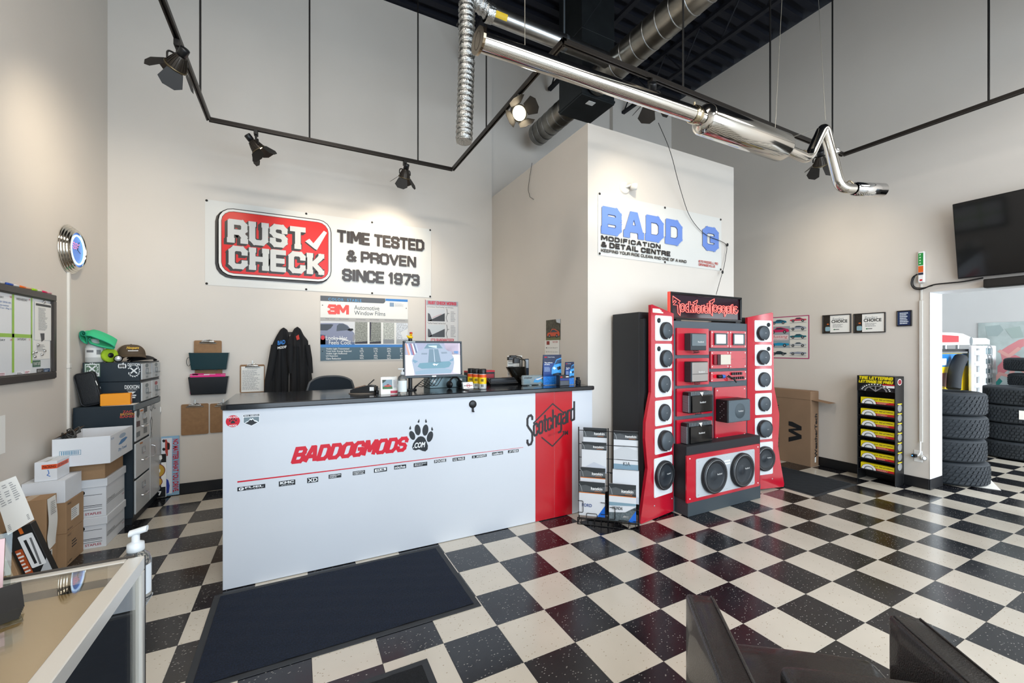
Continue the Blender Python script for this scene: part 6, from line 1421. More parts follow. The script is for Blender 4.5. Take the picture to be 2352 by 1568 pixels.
# payment terminal on a round pad
pd = tag(MB().lathe([(0, .006), (.098, .006), (.102, .003), (.10, 0), (0, 0)], (0, 0, 0), (0, 0, 1), 36).build('round_pad', mat('#6d655c', .5), None, (.452, 3.44, ZC)), 'round grey pad under the payment terminal on the counter', 'pad')
tm = thing('payment_terminal', 'black card payment terminal with a pen on the counter', 'payment terminal', (.46, 3.44, ZC + .0062), -.35)
MB().prism([(-.09, 0), (.09, 0), (.09, .052), (.05, .058), (-.07, .032), (-.09, .022)], (0, -.045, 0), (1, 0, 0), (0, 0, 1), -.085 + .17).xf(Matrix.Translation((0, -.0, 0))).build('body', PLAST, tm)
MB().add([(-.066, -.047, .036), (.02, -.047, .054), (.02, -.125, .054), (-.066, -.125, .036)], [(0, 1, 2, 3)])
kb = MB()
for i in range(4):
    for j in range(3): kb.box(-.060 + i * .02, -.046 + i * .02, .046 + j * .02 - .085, .060 + j * .02 - .085, .036 + i * .0052, .0405 + i * .0052, .001)
kb.build('keypad', mat('#8b6d58', .5), tm)
MB().tube([(.03, .02, .055), (.075, .03, .098)], .0045, 8).build('pen', mat('#1b1c1f', .3), tm); MB().box(.055, .088, -.047, -.0455, .015, .045, .001).build('side_sticker', WHITE, tm)
# desk calendar
dk = thing('desk_calendar', 'small white desk calendar with a red car picture on the counter', 'calendar', (.628, 3.30, ZC), 0.0)
MB().prism([(-.066, 0), (.066, 0), (.062, .132), (-.062, .132)], (0, -.03, 0), (1, 0, 0), V((0, .2, .98)), .0025).build('front_leaf', PAPER, dk); MB().prism([(-.066, 0), (.066, 0), (.062, .132), (-.062, .132)], (0, .03, 0), (1, 0, 0), V((0, -.2, .98)), .0025).build('back_leaf', PAPER, dk)
a = Art(V((.628, 3.27, ZC)), (1, 0, 0), V((0, .2, .98))); a.rect(-.052, .04, .022, .112, mat('#7d95a2', .5)); a.rect(.028, .045, .058, .112, mat('#d9d9db', .5)).up(); a.rect(-.052, .04, .022, .06, mat('#3c6a3a', .5)); a.poly([(-.052, .112), (-.052, .085), (-.03, .1), (-.02, .112)], mat('#2d3a34', .5)); car_side(a, -.04, .05, .055, .03, mat('#c8402c', .4)); a.rect(.006, .006, .058, .026, mat('#b83a50', .5)); textlines(a, .03, .05, .056, .108, 6, LTEXT); a.build('print', dk)
MB().tube([(-.06 + .12 * i / 30, .0 + .004 * math.cos(i * 2.5), .131 + .004 * math.sin(i * 2.5)) for i in range(31)], .0012, 5).build('spiral', CHROME, dk)
tag(MB().box(-.012, .012, -.02, .02, 0, .022, .003).box(-.006, .008, -.004, .004, .022, .055, .002).build('usb_adapter', PLAST, None, (.555, 3.40, ZC)), 'small black plug adapter beside the desk calendar', 'adapter')
sb_ = thing('sanitizer_bottle', 'clear sanitizer pump bottle with a white label in front of the monitor', 'bottle', (.716, 3.235, ZC))
MB().lathe([(0, 0), (.034, 0), (.036, .004), (.036, .115), (.03, .135), (.014, .146), (.013, .15)], seg=26).build('bottle', mat('#eef4f6', .04, trans=.92, ior=1.3), sb_); MB().lathe([(.0363, .02), (.0363, .105)], seg=20, arc=(-1.3, .9)).build('label', mat('#dbe3e5', .4), sb_)
MB().lathe([(0, .148), (.015, .148), (.015, .168), (.006, .172), (.006, .19), (0, .19)], seg=16).build('pump_collar', mat('#e6eaec', .25, trans=.3), sb_); MB().box(-.035, .012, -.006, .006, .188, .198, .003).build('pump_head', mat('#e6eaec', .25, trans=.3), sb_)
# monitor on a pole arm with a rubber duck on top
mp_ = on(944, 897, Z=ZC); mx, my = .84, 3.50
pole = thing('monitor_stand', 'black monitor stand pole rising from the counter', 'monitor stand', (mx, my, ZC))
MB().cyl((0, 0, .012), (0, 0, .432), .0165, seg=18).build('pole', mat('#16181b', .4), pole); MB().lathe([(0, .014), (.05, .012), (.055, 0), (0, 0)], seg=24).build('base', mat('#16181b', .4), pole); MB().tube([(0, 0, .25), (.06, -.02, .25), (.16, -.03, .25)], .014, 8).build('arm', mat('#16181b', .4), pole)
mo = thing('computer_monitor', 'black computer monitor on the counter showing a grey sports car', 'monitor', (1.025, 3.442, ZC + .105), .03, rot=(math.radians(-3), 0, .03))
mw, mh = .515, .308
for b in ((-mw / 2, mw / 2, mh - .016, mh), (-mw / 2, mw / 2, 0, .022), (-mw / 2, -mw / 2 + .016, .022, mh - .016), (mw / 2 - .016, mw / 2, .022, mh - .016)): MB().box(b[0], b[1], -.012, .012, b[2], b[3], .004).build('bezel', mat('#2b353c', .35), mo)
MB().box(-mw / 2 + .01, mw / 2 - .01, -.004, .03, .01, mh - .01, .008).build('shell', mat('#1d2226', .5), mo)
SCR = lambda h, e=.2: mat(h, .15, emit=e)
mm = mo.matrix_basis; a = Art(mm @ V((0, -.0045, 0)), mm.to_3x3() @ V((1, 0, 0)), mm.to_3x3() @ V((0, 0, 1)), off=.0006)
x0, x1, z0, z1 = -mw / 2 + .016, mw / 2 - .016, .022, mh - .016; sw, sh = x1 - x0, z1 - z0
S = lambda pts: [(x0 + (x - 1352) / 870 * sw, z1 - (y - 800) / 510 * sh) for x, y in pts]
a.rect(x0, z0, x1, z1, SCR('#b9aeb8')).up(); a.poly(S([(1352, 800), (2200, 800), (2200, 990), (1352, 990)]), SCR('#8f8fa6')); a.poly(S([(1352, 990), (1480, 960), (1480, 1310), (1352, 1310)]), SCR('#e3d3d8')); a.poly(S([(2080, 930), (2222, 1000), (2222, 1310), (2100, 1280)]), SCR('#e3d3d8')); a.poly(S([(1960, 800), (2222, 800), (2222, 940), (1990, 930)]), SCR('#cbb9c9')).up()
for k, c in enumerate(('#c8876a', '#b8b4bb', '#5a6c9c', '#8c3d52', '#d6d2d4', '#3a4c70', '#a0a8b8')): a.poly(S([(1355 + k * 24, 812), (1375 + k * 24, 812), (1425 + k * 24, 990), (1402 + k * 24, 995)]), SCR(c))
a.up(); a.poly(S([(1625, 900), (1680, 812), (1760, 800), (1850, 800), (1920, 815), (1960, 890), (2060, 950), (2110, 1030), (2120, 1120), (2100, 1230), (2060, 1290), (1500, 1300), (1475, 1200), (1450, 1080), (1480, 1000), (1540, 940)]), SCR('#8d97a8')).up()
a.poly(S([(1640, 890), (1690, 818), (1880, 815), (1935, 885)]), SCR('#4f7080')); a.poly(S([(1718, 900), (1860, 898), (1905, 1110), (1700, 1112)]), SCR('#55707f')); a.poly(S([(1535, 1175), (1570, 1120), (2040, 1095), (2070, 1130), (2030, 1190), (1960, 1205), (1600, 1208)]), SCR('#4f7d8c')); a.poly(S([(1470, 1060), (1545, 1090), (1500, 1120), (1465, 1090)]), SCR('#5a7f96')); a.poly(S([(2040, 1080), (2115, 1040), (2105, 1090), (2055, 1100)]), SCR('#5a7f96')); a.poly(S([(1600, 960), (1690, 960), (1685, 985), (1595, 985)]), SCR('#6d7a88')); a.poly(S([(1905, 945), (2000, 945), (2010, 968), (1915, 975)]), SCR('#6d7a88'))
a.poly(S([(1500, 1250), (1700, 1215), (1960, 1210), (2080, 1240), (2060, 1290), (1500, 1300)]), SCR('#7b93a4')); a.up(); a.poly(S([(1785, 900), (1792, 900), (1812, 1105), (1800, 1105)]), SCR('#aeb7c2')); a.poly(S([(1700, 845), (1840, 840), (1840, 885), (1720, 860)]), SCR('#b9d2d8')); a.poly(S([(1770, 1140), (1790, 1128), (1825, 1140), (1865, 1132), (1845, 1148), (1830, 1165), (1812, 1150), (1798, 1165)]), SCR('#dfe6ea')); a.poly(S([(2120, 930), (2190, 930), (2180, 975), (2120, 965)]), SCR('#4a72a6')); a.build('screen_image', mo)
MB().box(-.018, .018, -.0132, -.012, .006, .016).build('brand_badge', SLV, mo); MB().box(-mw / 2 + .02, -mw / 2 + .1, -.0132, -.012, mh - .013, mh - .004).build('sticker', mat('#aeb8bb', .5), mo)
du = thing('rubber_duck', 'yellow rubber duck perched on top of the monitor pole', 'rubber duck', (mx, my, ZC + .4322))
YEL = mat('#eec414', .4); MB().sph((0, 0, .012), (.024, .019, .013)).build('body', YEL, du); MB().sph((.006, -.002, .034), .0125).build('head', YEL, du); MB().sph((.008, -.014, .032), (.007, .006, .0035)).build('bill', mat('#e0661c', .4), du); MB().tube([(-.016, 0, .016), (-.03, 0, .026)], [.01, .003], 8).build('tail', YEL, du); MB().lathe([(0, 0), (.0125, 0), (.0125, .012), (.004, .014)], (.006, -.002, .041), (0, 0, 1), 12).build('red_cap', mat('#c8381c', .5), du)
cb = MB()
for k in range(5): cb.tube(fillet([(mx + .02, my - .03, ZC + .004), (mx + .03 + .02 * k, my - .07 + .01 * k, ZC + .05 + .012 * k), (mx + .1 + .03 * k, my - .02, ZC + .02), (mx + .16 + .03 * k, my - .0, ZC + .1)], .03, 5), .003, 6)
tag(cb.build('monitor_cables', BLACK), 'tangle of black cables under the monitor', 'cables')
gb = thing('grey_case', 'grey metal case lying on the counter behind the monitor', 'case', (1.20, 3.68, ZC), 0)
MB().box(-.17, .17, -.10, .10, 0, .09, .004).build('body', mat('#6d8186', .4, .3), gb); MB().box(-.175, .175, -.105, .105, .09, .105, .004).build('lid', mat('#7d9297', .4, .3), gb); MB().box(-.15, -.12, -.1012, -.10, .05, .075).build('badge', WHITE, gb); MB().box(.10, .13, -.1012, -.10, .05, .075).build('badge', WHITE, gb)
bc2 = thing('card_stand', 'small black stand of business cards beside the spray cans', 'card stand', (1.29, 3.325, ZC), .05)
MB().prism([(-.055, 0), (.055, 0), (.05, .008), (-.05, .008)], (0, -.045, 0), (1, 0, 0), (0, 0, 1), .09 * -1).xf(Matrix.Translation((0, 0, 0))).build('base', PLAST, bc2)
for k in range(5): MB().box(-.046, .046, -.0005, .0005, 0, .056, m=Matrix.Translation((0, -.01 + .006 * k, .009)) @ Matrix.Rotation(-.3, 4, 'X')).build('business_card', WHITE if k == 0 else mat('#aebcc2', .5), bc2)
MB().box(-.05, .05, .022, .026, 0, .05, .001).build('back_rest', PLAST, bc2)
bm_ = bc2.matrix_basis; R_x = Matrix.Rotation(-.3, 3, 'X'); a = Art(bm_ @ (V((0, -.01, .009)) + R_x @ V((0, -.0008, 0))), bm_.to_3x3() @ V((1, 0, 0)), bm_.to_3x3() @ (R_x @ V((0, 0, 1)))); a.line(ell(.014, .016, 16, 0, .026), .004, mat('#9c3a48', .5), closed=True); a.rect(-.04, .024, -.02, .030, INK); a.rect(.018, .024, .04, .030, mat('#9c3a48', .5)); a.rect(-.018, .023, .018, .031, mat('#9c3a48', .5)); a.build('card_print', bc2)
for k, (px_, Yc_) in enumerate(((1108.5, 3.325), (1094.5, 3.40), (1082.5, 3.475))):
    p = on(px_, 890, Y=Yc_)
    t = thing('spray_can', ('front spray can with black cap and yellow and orange label', 'middle spray can with black cap and yellow and orange label', 'rearmost spray can with black cap nearest the monitor')[k], 'spray can', (p.x, Yc_, ZC), group='spray cans on the counter')
    MB().lathe([(0, 0), (.030, 0), (.033, .004), (.033, .125), (.030, .132)], seg=24).build('can', mat('#c9ccce', .35, .3), t); MB().lathe([(.0333, .006), (.0333, .05)], seg=24).build('label_base', mat('#c3c6c4', .4), t); MB().lathe([(.0334, .045), (.0334, .1)], seg=24).build('label_yellow', mat('#f0c810', .4), t); MB().lathe([(.0334, .1), (.0334, .126)], seg=24).build('label_orange', mat('#e0551c', .4), t); MB().lathe([(.031, .130), (.032, .134), (.032, .17), (.029, .174), (0, .174)], seg=24).build('cap', PLAST, t)
    for (an, z) in ((-.85, .066), (-.6, .066), (-.35, .066), (-.75, .02), (-.4, .02)): MB().lathe([(.0338, z), (.0338, z + .022)], seg=3, arc=(an, an + .18)).build('lettering', INK, t)
rbx = thing('product_box', 'black and red product box behind the spray cans', 'box', (1.60, 3.78, ZC), .1); MB().box(-.16, .13, -.05, .05, 0, .135, .002).build('carton', mat('#1b1b1e', .4), rbx); MB().box(-.1605, .1305, -.0505, .0505, .118, .1355, .002).build('red_band', mat('#b81f2c', .4), rbx); MB().box(.02, .12, -.0508, -.0502, .02, .10).build('red_panel', mat('#8c1f2a', .4), rbx)
bw_ = thing('headphones', 'black rounded headset leaning on the counter beside the monitor', 'headset', (1.24, 3.52, ZC), .4)
MB().tube([(.062 * math.cos(math.pi * i / 14), 0, .035 + .062 * math.sin(math.pi * i / 14)) for i in range(15)], .009, 8).build('headband', PLAST, bw_)
for s in (-1, 1): MB().lathe([(0, .014), (.028, .012), (.034, 0), (.03, -.01), (0, -.01)], (s * .062, 0, .0345), (s, 0, 0), 18).build('ear_cup', PLAST, bw_)
# low screens behind the counter edge
for k, (xa, xb, yy_, lb) in enumerate(((1.62, 1.92, 3.60, 'black tablet screen seen from behind on the counter'), (1.95, 2.13, 3.55, 'dark flat panel lying behind the blister pack'))):
    t = thing('counter_tablet', lb, 'tablet', ((xa + xb) / 2, yy_, ZC + .012)); w = (xb - xa) / 2
    MB().box(-w, w, -.008, .008, 0, .10, .003, m=Matrix.Rotation(math.radians(-62 if k == 0 else -60), 4, 'X') if k == 0 else Matrix.Rotation(math.radians(-58), 4, 'X')).build('slab', mat('#1c1e21', .3), t)
    MB().box(-w + .02, w - .02, .03, .05, -.012, .05, .003).build('foot', PLAST, t); MB().box(-w + .012, w - .012, -.010, -.008, .012, .09, m=Matrix.Rotation(math.radians(-60), 4, 'X')).build('screen', mat('#3c4046', .1), t)
# tools and leaflets at the right end
hb = thing('tool_bin', 'black plastic bin of squeegee tools near the wall end of the counter', 'tool bin', (2.02, 3.71, ZC), .0)
def binf(u, v):
    an = u * 2 * math.pi; k = .6 + .4 * v; return V((.09 * k * (1.25 if math.cos(an) < 0 else 1) * math.copysign(abs(math.cos(an)) ** .5, math.cos(an)) - .06 * v, .05 * k * math.copysign(abs(math.sin(an)) ** .5, math.sin(an)), .004 + v * .16))
MB().surf(binf, 32, 6, close_u=True).build('bin', mat('#15130f', .2), hb); MB().lathe([(0, .0), (.05, .0), (.055, .004)], seg=16).build('bin_base', mat('#15130f', .2), hb)
for k, (dx, dy, hx) in enumerate(((-.02, .0, .245), (.01, .015, .26), (.035, -.01, .235))):
    MB().tube(fillet([(dx, dy, .01), (dx + .0, dy, hx), (dx - .09, dy - .02, hx + .012)], .03, 5), .008, 8).build('tool_handle', mat('#4a463f', .3, .4), hb); MB().box(dx - .15, dx - .08, dy - .035, dy, hx - .012 - .01 * k, hx + .022, .005).build('tool_head', mat('#1c1815', .3), hb)
MB().box(.045, .095, .02, .03, .05, .245, .004).build('phone_case', mat('#2c3644', .35), hb); MB().box(.052, .088, .018, .02, .15, .235, .003).build('case_panel', mat('#a9b3bd', .35), hb)
a = Art((0, 3.815, 0), **WALLB, off=.0005); o = sheet('form_pad', 'white printed form pad standing behind the tool bin', 'paper', a, 2.04 - .13, ZC + .06, 2.04 + .04, ZC + .275, .004, PAPER); textlines(a, 1.92, ZC + .08, 2.0, ZC + .26, 7, INK, seed=15, hh=.2); a.build('print', o)
kb_ = carton('kraft_carton', 'small brown carton under the white form pad on the counter', 1.86, 2.10, 3.76, 3.85, ZC, ZC + .055, KRAFT, False)
sk = thing('blister_pack', 'clear blister pack with a blue drying cloth on the counter', 'package', (2.005, 3.435, ZC), -.02)
MB().box(-.135, .135, -.014, .014, .004, .098, .008).build('blister', mat('#dff0f4', .08, trans=.75, ior=1.25), sk); MB().box(-.122, .122, -.010, -.008, .012, .09, .002).build('card', mat('#d8e9ee', .4), sk)
for s in (-.05, .05): MB().box(s - .012, s + .012, -.02, .02, 0, .005, .001).build('foot', mat('#bfe0ea', .1, trans=.5), sk)
m_ = sk.matrix_basis; a = Art(m_ @ V((0, -.0145, 0)), m_.to_3x3() @ V((1, 0, 0)), (0, 0, 1)); a.text('söaker', -.118, .066, -.03, .084, INK, bold=.01); a.poly([(-.02, .03), (.0, .062), (.06, .078), (.075, .06), (.07, .035), (.03, .025)], mat('#3f8fc4', .5)).up(); a.poly([(.0, .058), (.05, .068), (.11, .086), (.1, .075), (.06, .06), (.03, .05)], mat('#e3d0c8', .5)); a.oval(.09, .035, .02, .02, mat('#4fb0d8', .4)); textlines(a, -.118, .02, -.04, .06, 5, mat('#5d8b9c', .5), seed=4); a.build('print', sk)
def ad_stand(label, cx, cy, w, h, rz=0):
    t = thing('leaflet_stand', label, 'display stand', (cx, cy, ZC), rz)
    MB().box(-w / 2, w / 2, -.002, .002, .004, h, .001).build('board', mat('#123a7c', .3), t); MB().box(-w / 2 - .003, w / 2 + .003, -.03, .03, 0, .004, .001).build('foot', mat('#d5e2ea', .08, trans=.6), t); MB().add([(-w / 2, .028, .004), (w / 2, .028, .004), (w / 2, .003, h), (-w / 2, .003, h)], [(0, 1, 2, 3)]).build('back_leg', mat('#1c2a44', .4), t)
    m_ = t.matrix_basis; a = Art(m_ @ V((0, -.0022, 0)), m_.to_3x3() @ V((1, 0, 0)), (0, 0, 1))
    a.rect(-w / 2, .004, w / 2, h * .28, mat('#2a76c8', .3, var=.3, vscale=90)); a.rect(-w / 2, h * .72, w / 2, h, mat('#101f42', .3)).up(); a.text('3M', -w * .44, h * .9, -w * .3, h * .94, RED, bold=.05); a.text('Ceramic Coating', -w * .26, h * .9, w * .12, h * .935, WHITE); a.text('The science\nof shine.', -w * .44, h * .66, w * .0, h * .76, WHITE, bold=.02); textlines(a, -w * .44, h * .44, -w * .02, h * .6, 6, mat('#9fb6d8', .4))
    CB_ = mat('#3d9ade', .3); q = lambda pts: [(-w / 2 + u * w, v * h) for u, v in pts]
    a.poly(q([(.45, .36), (.48, .56), (.6, .66), (.72, .84), (1, .9), (1, .28), (.6, .3)]), CB_).up(); a.poly(q([(.63, .67), (.75, .82), (1, .86), (1, .72)]), mat('#1c3a5c', .3)); a.poly(q([(.5, .56), (.6, .6), (.72, .54), (.6, .5)]), mat('#cfe6f4', .3)); a.poly(q([(.74, .58), (.95, .62), (.98, .52), (.8, .48)]), mat('#14202e', .3)); a.poly(q([(.5, .36), (.8, .4), (1, .38), (1, .3), (.55, .3)]), mat('#10283f', .3)); a.build('print', t)
ad_stand('large blue car coating advert stand on the counter', 2.185, 3.40, .205, .29); ad_stand('small narrow blue car coating advert stand at the counter end', 2.342, 3.335, .10, .22)
sb2 = thing('sample_box', 'small black box with red logo in front of the blue advert stands', 'box', (2.225, 3.28, ZC)); MB().box(-.055, .055, -.03, .03, 0, .1, .002).build('carton', mat('#1a1c22', .3), sb2); MB().box(-.05, .05, -.0315, -.03, .05, .07).build('blue_band', mat('#1d2f7c', .3), sb2); MB().box(-.045, -.025, -.0315, -.03, .078, .088).build('red_logo', RED, sb2); MB().box(.015, .045, -.0315, -.03, .08, .088).build('logo', WHITE, sb2); MB().box(-.048, .048, -.0315, -.03, .006, .046).build('window', mat('#4c525c', .2), sb2)
tag(MB().box(-.02, .02, -.02, .02, 0, .045, .004).box(-.016, .012, -.016, .016, .045, .072, .003).lathe([(.012, 0), (.012, .004), (0, .005)], (0, -.0202, .022), (0, -1, 0), 12).build('door_chime', PLAST, None, (2.425, 3.31, ZC)), 'small black electronic box at the right end of the counter', 'device')
# ================================================================= ENCLOSURE WALLS
a = Art((XE0 - .004, 0, 0), (0, -1, 0), (0, 0, 1)).z(1050, 720, 7.587)
x0, z1 = a.pl(1550, 118); x1 = a.pl(1798, 118)[0]; zm = a.pl(1550, 465)[1]; z0 = a.pl(1550, 760)[1]
o = thing('wall_calendar', 'wall calendar with an orange sports car picture above the counter', 'calendar', (XE0, -(x0 + x1) / 2, z0))
sheet('picture_leaf', '', '', a, x0, zm, x1, z1, .002, mat('#4d4a3e', .6, var=.5, vscale=30), root=o); sheet('month_leaf', '', '', Art((XE0 - .008, 0, 0), (0, -1, 0), (0, 0, 1)), x0 - .02, z0 - .03, x1 - .02, zm - .002, .002, PAPER, root=o)
w, h = x1 - x0, z1 - zm; a.rect(x0, zm, x1, zm + .12 * h, mat('#6b7048', .6)); a.poly([(x0 + .7 * w, z1), (x1, z1), (x1, z1 - .22 * h), (x0 + .75 * w, z1 - .15 * h)], mat('#c9ced2', .6)); a.up(); car_side(a, x0 + .08 * w, zm + .1 * h, .88 * w, .45 * h, mat('#c9502a', .4), style=1); a.build('picture', o)
a = Art((XE0 - .009, 0, 0), (0, -1, 0), (0, 0, 1)); x0 -= .02; x1 -= .02; h = zm - z0; a.rect(x0 + .04, zm - .05, x0 + .1, zm - .01, mat('#8c3228', .5)); a.text('MAY 2024', x1 - .12, zm - .03, x1 - .02, zm - .012, mat('#c0393a', .5))
for r in range(5):
    for c in range(7): a.text(str(r * 7 + c + 1 if r * 7 + c < 31 else 1), x0 + .03 + c * (w - .04) / 7, zm - .09 - r * .045, x0 + .045 + c * (w - .04) / 7, zm - .078 - r * .045, INK)
a.build('dates', o)
tag(MB().tube([on(1222, 374, X=XE0 - .01), on(1216, 410, X=XE0 - .012), on(1213, 435, X=XE0 - .012), on(1217, 452, X=XE0 - .012), on(1226, 458, X=XE0 - .012)], .0025, 6).build('loose_wire', BLACK), 'thin loose wire hanging over the top of the enclosure side wall', 'wire')
# shop banner on the enclosure front
bn = banner('shop_banner', 'white vinyl shop banner with blue slab lettering on the enclosure', 2.601, 4.42, 2.432, 3.045, YE)
a = Art((0, YE - .012, 0), **WALLB).z(1300, 400, 4.704); BLB = mat('#6c8bd0', .3); BDK = mat('#2d3f78', .3)
q1 = _tp(a, 380, 336, 640, 1262); q2 = _tp(a, 1478, 545, 808, 1648)
for m, wt, sf in ((BDK, .285, .135), (BLB, .265, .125)):
    block(a, 'BADD', q1[0], q1[1], q1[2], q1[3], m, wt=wt, gap=.06, serif=sf); block(a, 'G', q2[0], q1[1], q2[2], q1[3], m, wt=wt, gap=.06); a.up()
BKB = mat('#2a2624', .35)
blockp(a, 'MODIFICATION', 380, 657, 712, 1025, BKB, wt=.29, gap=.1); blockp(a, '& DETAIL CENTRE', 380, 724, 785, 1130, BKB, wt=.29, gap=.1); blockp(a, 'KEEPING YOUR RIDE CLEAN AND ONE OF A KIND', 380, 802, 838, 1302, BKB, wt=.22, gap=.14)
blockp(a, '670 RIDDELL RD', 1435, 926, 952, 1642, mat('#b5281f', .35), wt=.2, gap=.16); blockp(a, 'ORANGEVILLE', 1435, 960, 986, 1612, mat('#b5281f', .35), wt=.2, gap=.16); a.build('print', bn)
for (x, z) in ((2.618, 3.03), (3.5, 3.03), (4.405, 3.03), (2.618, 2.447), (3.5, 2.447), (4.405, 2.447)): MB().lathe([(0, .003), (.008, .003), (.012, 0)], (x, YE - .009, z), (0, -1, 0), 12).bw('grommet', DKMETAL, bn)
ep = on(1434, 431, Y=YE); em = thing('emergency_light', 'small white remote emergency lamp head on the enclosure wall', 'lamp', (ep.x, YE, ep.z))
EW = mat('#dcdad5', .4); MB().lathe([(0, .022), (.05, .022), (.062, .014), (.066, 0)], (0, 0, 0), (0, -1, 0), 28).build('base', EW, em); MB().tube([(0, -.02, 0), (.03, -.06, .012), (.05, -.07, .01)], .012, 8).build('arm', EW, em); MB().lathe([(0, -.03), (.03, -.03), (.036, 0), (.036, .03), (.03, .034), (.0, .028)], (.06, -.07, .0), (.8, -.6, -.1), 20).build('lamp_head', EW, em); MB().lathe([(0, .031), (.028, .031)], (.06, -.07, .0), (.8, -.6, -.1), 18).build('lens', mat('#b5b8ba', .1), em)
sp = [V(on(1512, 282, Z=3.60)), V(on(1540, 345, Y=2.95)), V(on(1558, 420, Y=3.14)), V(on(1583, 500, Y=3.2)), V(on(1618, 540, Y=3.205)), V(on(1655, 553, Y=3.205)), V(on(1671, 562, Y=3.21)), V(on(1664, 610, Y=3.2)), V(on(1655, 640, Y=3.15)), V(on(1645, 676, Y=2.95))]
sg_ = thing('sign_wire', 'thin black wire from the ceiling track down to the neon sign', 'wire', sp[-1]); MB().tube(fillet(sp, .25, 5), .0032, 6).bw('cord', BLACK, sg_)
for p in (sp[6], sp[7] * .5 + sp[8] * .5): MB().sph(p, (.012, .012, .02), 10, 6).bw('cord_clip', BLACK, sg_)
# ================================================================= RIGHT WALL
R_A = lambda d=0.0: Art((XR - d, 0, 0), **WALLR).z(1700, 680, 3.4847)
a = R_A(.004); x1, z1 = a.pl(553, 150); z0 = a.pl(553, 502)[1]; H_ = z1 - z0; x0 = x1 - .78
po = sheet('car_poster', 'pink bordered poster with rows of classic coupes on the right wall', 'poster', a, x0, z0, x1, z1, .003, mat('#a83a68', .4))
e = .012; a.rect(x0 + e, z0 + e, x1 - e, z1 - e, mat('#dcd9d0', .5)).up(); cw = (x1 - x0 - 2 * e) / 3; xm = x0 + e + cw
a.rect(xm - .02, z0 + .25 * H_, xm + cw + .02, z0 + .77 * H_, mat('#9aa3a8', .5)).up(); a.rect(xm, z0 + .44 * H_, xm + cw, z0 + .565 * H_, mat('#e6d2d2', .5)).up(); a.text('Mustang', xm + .01, z0 + .475 * H_, xm + cw - .01, z0 + .555 * H_, mat('#c22a3c', .5), shear=.25); a.text('EVOLUTION', xm + .01, z0 + .45 * H_, xm + cw - .01, z0 + .47 * H_, INK, sp=1.2)
car_side(a, xm - .01, z0 + .6 * H_, cw + .02, .15 * H_, mat('#c9265c', .4), style=1); car_side(a, xm - .01, z0 + .28 * H_, cw + .02, .14 * H_, mat('#1f8fb8', .4), style=2)
for r in range(5):
    zz = z1 - e - (r + .62) * (H_ - 2 * e) / 5.0
    for c in (0, 2):
        xx = x0 + e + c * cw + .02; car_side(a, xx, zz, cw - .04, .1 * H_, mat(('#b8bcc0', '#8d93a3', '#c94a62', '#a5a9b5', '#1d6a78')[(r + c) % 5], .4), style=(0, 1, 0, 0, 2)[r]); a.rect(xx, zz - .015, xx + cw - .04, zz - .009, LTEXT)
car_side(a, xm + .02, z1 - .17 * H_, cw - .04, .1 * H_, mat('#1f6f8c', .4), style=1); car_side(a, xm + .02, z0 + .08 * H_, cw - .04, .1 * H_, mat('#20303a', .4), style=0); a.build('print', po)
def cert(label, xl, yt, yb, xr, navy=False):
    a = R_A(.012); x0, z0, x1, z1 = _tp(a, xl, yt, yb, xr)
    t = thing('framed_certificate' if not navy else 'wall_plaque', label, 'certificate' if not navy else 'plaque', (XR, -(x0 + x1) / 2, z0))
    f = .010; FM = mat('#26221f', .35)
    for b in ((x0, x1, z1 - f, z1), (x0, x1, z0, z0 + f), (x0, x0 + f, z0 + f, z1 - f), (x1 - f, x1, z0 + f, z1 - f)): MB().box(XR - .018, XR, -b[1], -b[0], b[2], b[3], .002).bw('frame', FM, t)
    MB().box(XR - .010, XR - .001, -x1 + f, -x0 - f, z0 + f, z1 - f).bw('backing', mat('#16305a', .3) if navy else PAPER, t)
    a = R_A(.0102); w, h = x1 - x0, z1 - z0
    if navy:
        textlines(a, x0 + .2 * w, z0 + .12 * h, x1 - .15 * w, z1 - .12 * h, 7, mat('#d5dde8', .4), seed=6, hh=.6)
    else:
        a.rect(x0 + f, z0 + f, x0 + .28 * w, z1 - f, mat('#2c2620', .4, var=.5, vscale=120)).up(); a.oval(x0 + .2 * w, z0 + .5 * h, .04 * w, .035 * h, mat('#c8642a', .4)); a.poly(rrect(.17 * w, .24 * h, .012, 3, x0 + .19 * w, z0 + .24 * h), mat('#8fb0bc', .4)); a.text('CHOICE', x0 + .33 * w, z0 + .55 * h, x0 + .88 * w, z0 + .71 * h, INK, bold=.03); a.text('Readers', x0 + .36 * w, z0 + .7 * h, x0 + .76 * w, z0 + .84 * h, mat('#9aa0a4', .5), shear=.3); textlines(a, x0 + .38 * w, z0 + .3 * h, x0 + .9 * w, z0 + .5 * h, 3, LTEXT, seed=7); a.oval(x0 + .43 * w, z0 + .2 * h, .03 * w, .03 * h, mat('#2d7a4a', .4)); a.rect(x0 + .46 * w, z0 + .185 * h, x0 + .6 * w, z0 + .215 * h, INK)
    a.build('print', t); return t
cert('framed award certificate nearer the pink car poster', 658, 154, 299, 887); cert('framed award certificate nearer the small navy plaque', 907, 142, 295, 1163); cert('small navy plaque with silver engraving near the doorway', 1253, 118, 242, 1375, True)
